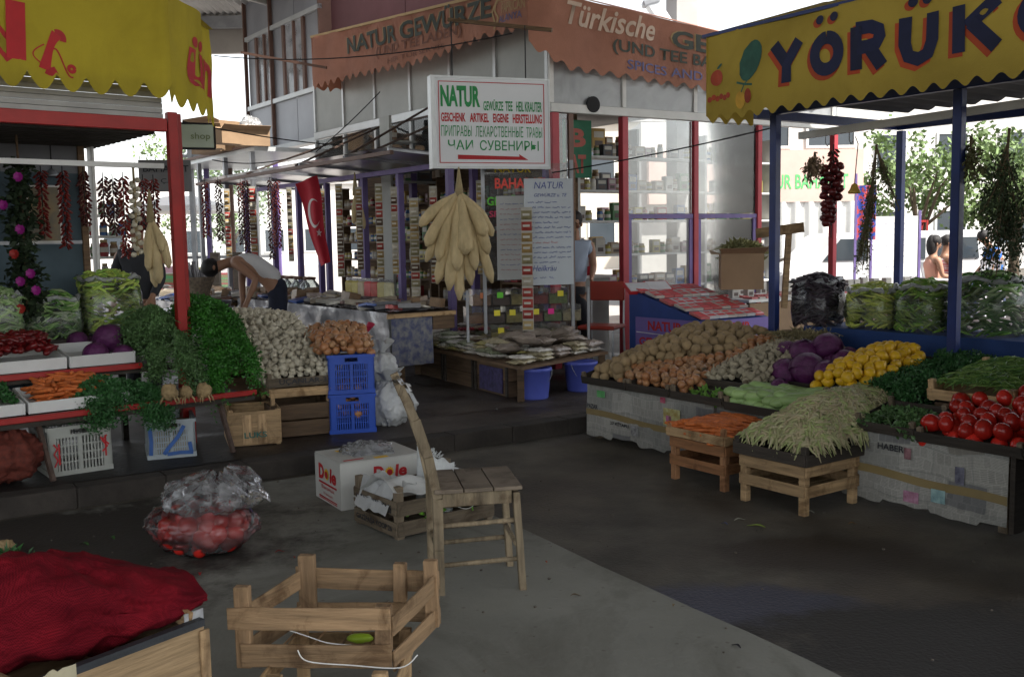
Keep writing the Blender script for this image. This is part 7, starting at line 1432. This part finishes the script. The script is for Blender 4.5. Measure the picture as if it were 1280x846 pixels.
def netmat(m):
    nt=m.node_tree; N=nt.nodes; L=nt.links; b=N['Principled BSDF']; tc=N.new('ShaderNodeTexCoord'); v=N.new('ShaderNodeTexChecker'); v.inputs['Scale'].default_value=230; L.new(tc.outputs['Object'],v.inputs['Vector']); src=b.inputs['Base Color'].links[0].from_socket; mx=N.new('ShaderNodeMix'); mx.data_type='RGBA'; mx.blend_type='MULTIPLY'; L.new(v.outputs['Fac'],mx.inputs[0]); L.new(src,mx.inputs[6]); mx.inputs[7].default_value=(.55,.5,.5,1); L.new(mx.outputs[2],b.inputs['Base Color'])
netmat(NET)
S0=Y(-90,800,2.55); S1=Y(228,712,3.02); mb=MB(); ax=(S1-S0); Ls=ax.length; ax.normalize(); sd=Vector((ax.y,-ax.x,0)).normalized()
def sk(u,v):
    a=v*2*PI; q=u; r=.165*(1+.12*q)*(math.sin(PI*min(1,(q*.93+.07)))**.35 if q<.62 else (1-.1*(q-.62))); fl=1.0 if q<.5 else max(.30,1-(q-.5)*1.5)
    c=S0+ax*(Ls*q)+Vector((0,0,-.02-.05*q*0+ .03*math.sin(q*5)))
    k=1+.22*noise.noise((q*4,math.cos(a)*1.6,math.sin(a)*1.6))+.12*noise.noise((q*11,math.cos(a)*4,math.sin(a)*4))+.03*math.sin(a*7+q*6)*(1 if q>.5 else .3)-.10*abs(noise.noise((q*5+a*.6,a*1.3,2)))+.05*abs(math.sin(q*23+2*noise.noise((a,q*4,0)))*math.sin(a*8+noise.noise((q*6,a,3))*2))*(q<.7)
    p=c+sd*(math.cos(a)*r*k*.95)+Vector((0,0,math.sin(a)*r*k*fl*.92)); return tuple(p-S0)
mb.grid(sk,90,70); NS=mb.build('net_sack',NET,loc=S0,smooth=True,weld=True); tag(NS,'large dark red mesh sack slumped over the box in the bottom left corner','sack')
# tomatoes in a clear bag
tc_=G(243,702,0)+Vector((.0,.17,0))
from mathutils import Euler
tp_=tomato[0]; n_=0
for k in range(70):
    a=k*2.4; z=.045+.17*(k/70); q=.185*math.sqrt(max(0,1-((z-.09)/.17)**2)) if z>.09 else .165; q*=(1 if k%3 else .6)
    dup(tomato[k%2],(tc_.x+math.cos(a)*q,tc_.y+math.sin(a)*q*.8,z),(U(-3,3),U(-3,3),0),U(.85,1.1),'red tomato inside the knotted clear bag on the ground, behind the red sack',group='tomatoes in the clear bag')
sack('plastic_bag','clear plastic bag full of red tomatoes standing on the ground behind the red sack',tc_,(.27,.22,.135),31,film('tomato_bag',white=.14,rough=.14,wr=6,amt=.9),'plastic bag',amp=.22,tie=False)
cr=film('crumpled_clear_plastic',white=.30,rough=.10,wr=11,amt=.8); p=tc_+Vector((.03,.0,.19))
t=thing('crumpled_plastic','crumpled milky plastic bag lying on top of the bag of tomatoes','plastic bag',p)
def cf(u,v):
    a=u*2*PI; q=v; r=.235*math.sin(PI*(.08+.9*q))**.6; c=Vector((math.cos(a),math.sin(a),0)); k=1+.35*noise.noise((math.cos(a)*2,math.sin(a)*2,q*2.5))+.12*abs(noise.noise((math.cos(a)*7,math.sin(a)*7,q*9)))
    return (c.x*r*k*1.0+.05*q,c.y*r*k*.8,.20*q*(1+.3*noise.noise((c.x*3,c.y*3,8)))+.02*noise.noise((c.x*9,c.y*9,q*9)))
mb=MB(); mb.grid(cf,60,20); mb.build('film',cr,t,smooth=True)
mb=MB(); mb.grid(lambda u,v:(.10+.20*u,.02-.1*v+.02*math.sin(u*9),.10+.07*v-.05*u+.018*math.sin(u*17+v*8)),18,12); mb.build('loose_flap',cr,t,smooth=True)
# banana box
N_=Vector((-.97,5.45,0)); 
t=thing('fruit_box','white banana box with red and yellow fruit company lettering beside the chair','box',N_,rad(31)); WBX=M('white_carton',(.50,.50,.47),.7,.06,3,.1); w,d,h=.50,.40,.265
part(t,'front_panel',WBX,(0,w,0,.008,0,h)); part(t,'side_panel',WBX,(0,.008,.009,d-.001,0,h)); part(t,'rear_panel',WBX,(0,w,d,d+.008,0,h)); part(t,'side_panel',WBX,(w-.008,w,.009,d-.001,0,h)); part(t,'base',WBX,(.009,w-.009,.009,d-.001,.002,.01))
part(t,'lid',WBX,(.0,w,.0,.11,h+.001,h+.008),(0,w,d-.11,d,h+.001,h+.008),(0,.13,.111,d-.111,h+.001,h+.008),(w-.13,w,.111,d-.111,h+.001,h+.008))
YL=M('yellow_print',(.65,.40,.02),.7,.05,5,0)
def dole(Mx_,x,y,w_,h_):
    text('D',RLT,Mx_,w_*.3,h_,t,bold=.05,x0=x,y0=y); text('le',RLT,Mx_,w_*.36,h_*.95,t,bold=.04,x0=x+w_*.62,y0=y,shear=.1)
    flat(t,'sun_logo',YL,[(x+w_*.46+w_*.14*(1 if i%2 else .75)*math.cos(i*PI/12),y+h_*.45+h_*.42*(1 if i%2 else .75)*math.sin(i*PI/12)) for i in range(24)],Mx_,lambda a,b:0,.003); flat(t,'sun_logo',RLT,oval(x+w_*.46,y+h_*.42,w_*.085,h_*.24),Mx_,lambda a,b:0,.0045)
F1=face_M((0,-.001,0)); dole(F1,.20,.155,.21,.075); mb=MB(); mb.box((.31,-.003,.145),(.20,.002,.007)); mb.build('underline',RLT,t)
Ms=face_M((-.001,d,0),-PI/2); dole(Ms,.06,.13,.28,.09); 
for y_,hh in ((.112,.010),(.028,.006),(.018,.004)): mb=MB(); mb.box((-.003,d/2,y_),(.002,.28,hh)); mb.build('underline',RLT,t)
text('Bananas',RLT,Ms,.2,.022,t,x0=.1,y0=.078); text('Premium',RLT,Ms,.14,.015,t,x0=.13,y0=.045)
part(t,'yellow_patch',YL,(.22,.30,.01,.05,h+.0085,h+.0095),(.10,.17,.30,.34,h+.0085,h+.0095)); part(t,'red_patch',RLT,(.04,.16,.04,.06,h+.0085,h+.0095),(.36,.46,.33,.345,h+.0085,h+.0095))
FD=Frame(N_,31); sack('plastic_bundle','clear crumpled plastic stuffed into the open top of the banana box',FD.w(.25,.2,.17),(.15,.10,.085),41,film('bundle_clear',white=.35,rough=.12,wr=8,amt=.7),'plastic bag',tie=False,amp=.5)
# frayed sack behind
t=thing('frayed_sack','white woven sack with a frayed edge sticking up behind the chair post','sack',Y(545,590,5.3)); zb=t.location.z; SKW=M('woven_white',(.48,.50,.50),.8,.1,30,.5)
mb=MB(); mb.grid(lambda u,v:(-.12+.20*u+.02*v,.03*math.sin(u*5+v*3),-.28+.42*v-.10*u*v+.01*math.sin(u*20)),20,16); mb.build('cloth',SKW,t,smooth=True,solid=.004)
mb=MB()
for i in range(90):
    u=i/90; p0_=Vector((-.12+.20*u+.02,.03*math.sin(u*5+3),.14-.10*u)) if i<55 else Vector((.08+.02*U(0,1),0,-.02+.06*U(-1,1))); a=U(.2,1.5) if i<55 else U(-.5,.6); l=U(.015,.045); mb.tube([p0_,p0_+Vector((math.cos(a)*l,U(-.01,.01),math.sin(a)*l))],.0016,3)
mb.build('frayed_threads',SKW,t)
# stencilled crate with cloth
N2=Vector((-.59,4.88,0)); t=slat_crate('grey stencilled wooden crate stuffed with white cloth behind the chair',N2,rad(38),.60,.43,.20,n=2,gap=.035,z0=.015,mats=(WG,WGV),over=.07,post=.04)
Ml=face_M((-.0095,.43,0),-PI/2)
for z in (.135,.035): text('ANTALYA KUMLUCA 26' if z>.1 else 'GAZİPAŞA KOOP 26',BLT,Ml,.36,.045,t,bold=.02,x0=.03,y0=z)
text('AKSU 07',BLT,face_M((0,-.0095,0)),.22,.04,t,bold=.02,x0=.33,y0=.145)
F2=Frame(N2,38)
def cloth_heap(name,label,cat,fr,x0,x1,y0,y1,zf,mat,amp=.02):
    o=fr.w((x0+x1)/2,(y0+y1)/2,zf(.5,.5)-.1); mb=MB()
    def f(u,v):
        z=zf(u,v)+amp*noise.noise((u*5,v*5,1))*2+amp*.5*math.sin(u*19+v*7); return tuple(fr.w(x0+(x1-x0)*u,y0+(y1-y0)*v,z)-o)
    mb.grid(f,44,36); return tag(mb.build(name,mat,loc=o,smooth=True),label,cat)
cloth_heap('white_cloth','white sack cloth bulging out of the grey stencilled crate','cloth',F2,-.02,.58,.0,.42,lambda u,v:.15+.15*math.sin(PI*min(1,v+.15))**.5*(1-u*.65)-.13*(1-min(1,u*9))*0-.02*u,M('milky_cloth',(.50,.51,.50),.6,.08,6,.3),.018)
cloth_heap('white_sheet','loose white plastic sheet hanging over the left side of the stencilled crate','plastic sheet',F2,-.035,.16,.06,.38,lambda u,v:.12+.14*min(1,u*3),SACK,.014)
leaves(F2,(.05,.55,.01,.1),lambda x,y:.13,60,.04,.02,M('bright_leaf',(.12,.30,.03),.5,.3,5,0),'green_scraps','bright green leaf scraps between the slats of the stencilled crate','leaves',stuff=True)
cord('white string hanging in the right side of the stencilled crate',[F2.w(.3,-.02,.15),F2.w(.4,-.03,.10),F2.w(.5,-.02,.13),F2.w(.56,-.02,.2)],.003); cord('green strip of plant on the right side of the stencilled crate',[F2.w(.44,-.015,.17),F2.w(.45,-.02,.08)],.007,MC['bright_leaf'])
# scraps on the ground
SC=[]
for i,(px,py,z,c,l) in enumerate(((945,658,0,(.25,.35,.06),.10),(1066,655,0,(.28,.16,.07),.05),(925,650,0,(.35,.36,.3),.07),(350,690,0.004,(.2,.02,.02),.05),(368,697,.004,(.25,.03,.02),.03),(683,703,.004,(.4,.08,.03),.025),(905,655,0,(.06,.07,.16),.05),(250,717,0,(.3,.02,.02),.06),(720,745,.004,(.12,.09,.05),.05),(842,757,.004,(.2,.14,.05),.03),(920,808,.004,(.015,.015,.02),.05),(105,680,0,(.03,.09,.02),.09),(140,672,0,(.03,.1,.02),.08),(620,512,WK,(.35,.36,.35),.04),(1010,640,0,(.3,.3,.25),.08))):
    p=G(px,py,z); mb=MB(); a=U(0,3); mb.grid(lambda u,v:(l*(u-.5),l*.28*(v-.5)*math.sin(PI*(.1+.8*u)),.004+.01*math.sin(PI*u)*abs(v-.5)+.004*math.sin(u*5)),6,3)
    o=mb.build('plant_scrap' if i not in (2,6,10) else 'litter_scrap',M('scrap_%d'%i,c,.7,.2,9,0),loc=p,smooth=True); o.rotation_euler=(0,0,a); tag(o,['long green bean lying on the dark ground before the bean stand','brown dry leaf on the dark ground under the papered stand','pale scrap beside the leg of the bean stand','dark red pepper scrap on the slab, left one','small dark red scrap on the slab, right one','tiny orange-red petal on the slab near the chair','dark blue scrap on the asphalt before the bean stand','red scrap beside the bag of tomatoes','brown smear of leaf on the slab in the foreground','small tan pebble on the slab','black scrap on the slab near the bottom','green leaf scrap on the dark ground above the red sack, left','green leaf scrap on the dark ground above the red sack, right','pale paper scrap on the pavement by the dark boxes','pale paper scrap under the bean stand'][i],'scrap')
mb=MB()
for i in range(160):
    x=U(-2.5,3.2); y=U(2.2,6.8); s_=U(.003,.009); 
    mb.ball((x,y,.004+s_*.4),(s_,s_,s_*.6),5,4)
tag(mb.build('grit',M('grit_stone',(.10,.085,.07),.9,.4,9,.2)),'scattered grit and crumbs on the ground','grit',kind='stuff')
# unseen originals must not linger at the world origin
for lst in (cabs,rpp,mrw,car,garlic,onion,potato,mrw2,lemon,tomato,garlic2,GB,GJ,WARE,FLT,[PW,PC,PBn,PY,PR,PG]):
    for o in lst:
        if o.get('label','x')=='x': bpy.data.objects.remove(o)

mb=MB(); mb.ball((0,0,0),(.045,.04,.035),12,9,.25,3); tag(mb.build('celeriac',CR,loc=G(8,690)+Vector((0,0,.03)),smooth=True),'tan root with green leaves lying on the dark ground at the left edge','root')
FQ=Frame(G(6,706),0); leaves(FQ,(-.12,.14,-.07,.06),lambda x,y:.03,260,.05,.03,LF3,'root_leaves','dark green leaves on the ground at the left edge below the tan root','leaves',stuff=True,shape=.5)

t=thing('stall_occluder','dark plank partition added outside the left edge to darken the left stall','occluder',FL.w(-2.75,-.3,WK),FL.a+PI/2)  # unseen plank screen, added out of frame to darken the left stall
part(t,'planks',WK_,*[(i*.2,i*.2+.19,0,.02,0,2.2) for i in range(10)])
t=thing('blocker','dark tarpaulin added out of view to darken the right of the papered stand','blocker',FR.w(3.75,-.7,0),FR.a+PI/2)  # unseen hanging sheet, added to keep light off the bottom right
mb=MB(); mb.grid(lambda u,v:(2.2*u,.03*math.sin(u*22),.02+2.5*v),50,4); mb.build('sheet',M('dark_blocker',(.02,.025,.03),.6,.2,3,.2),t,smooth=True)
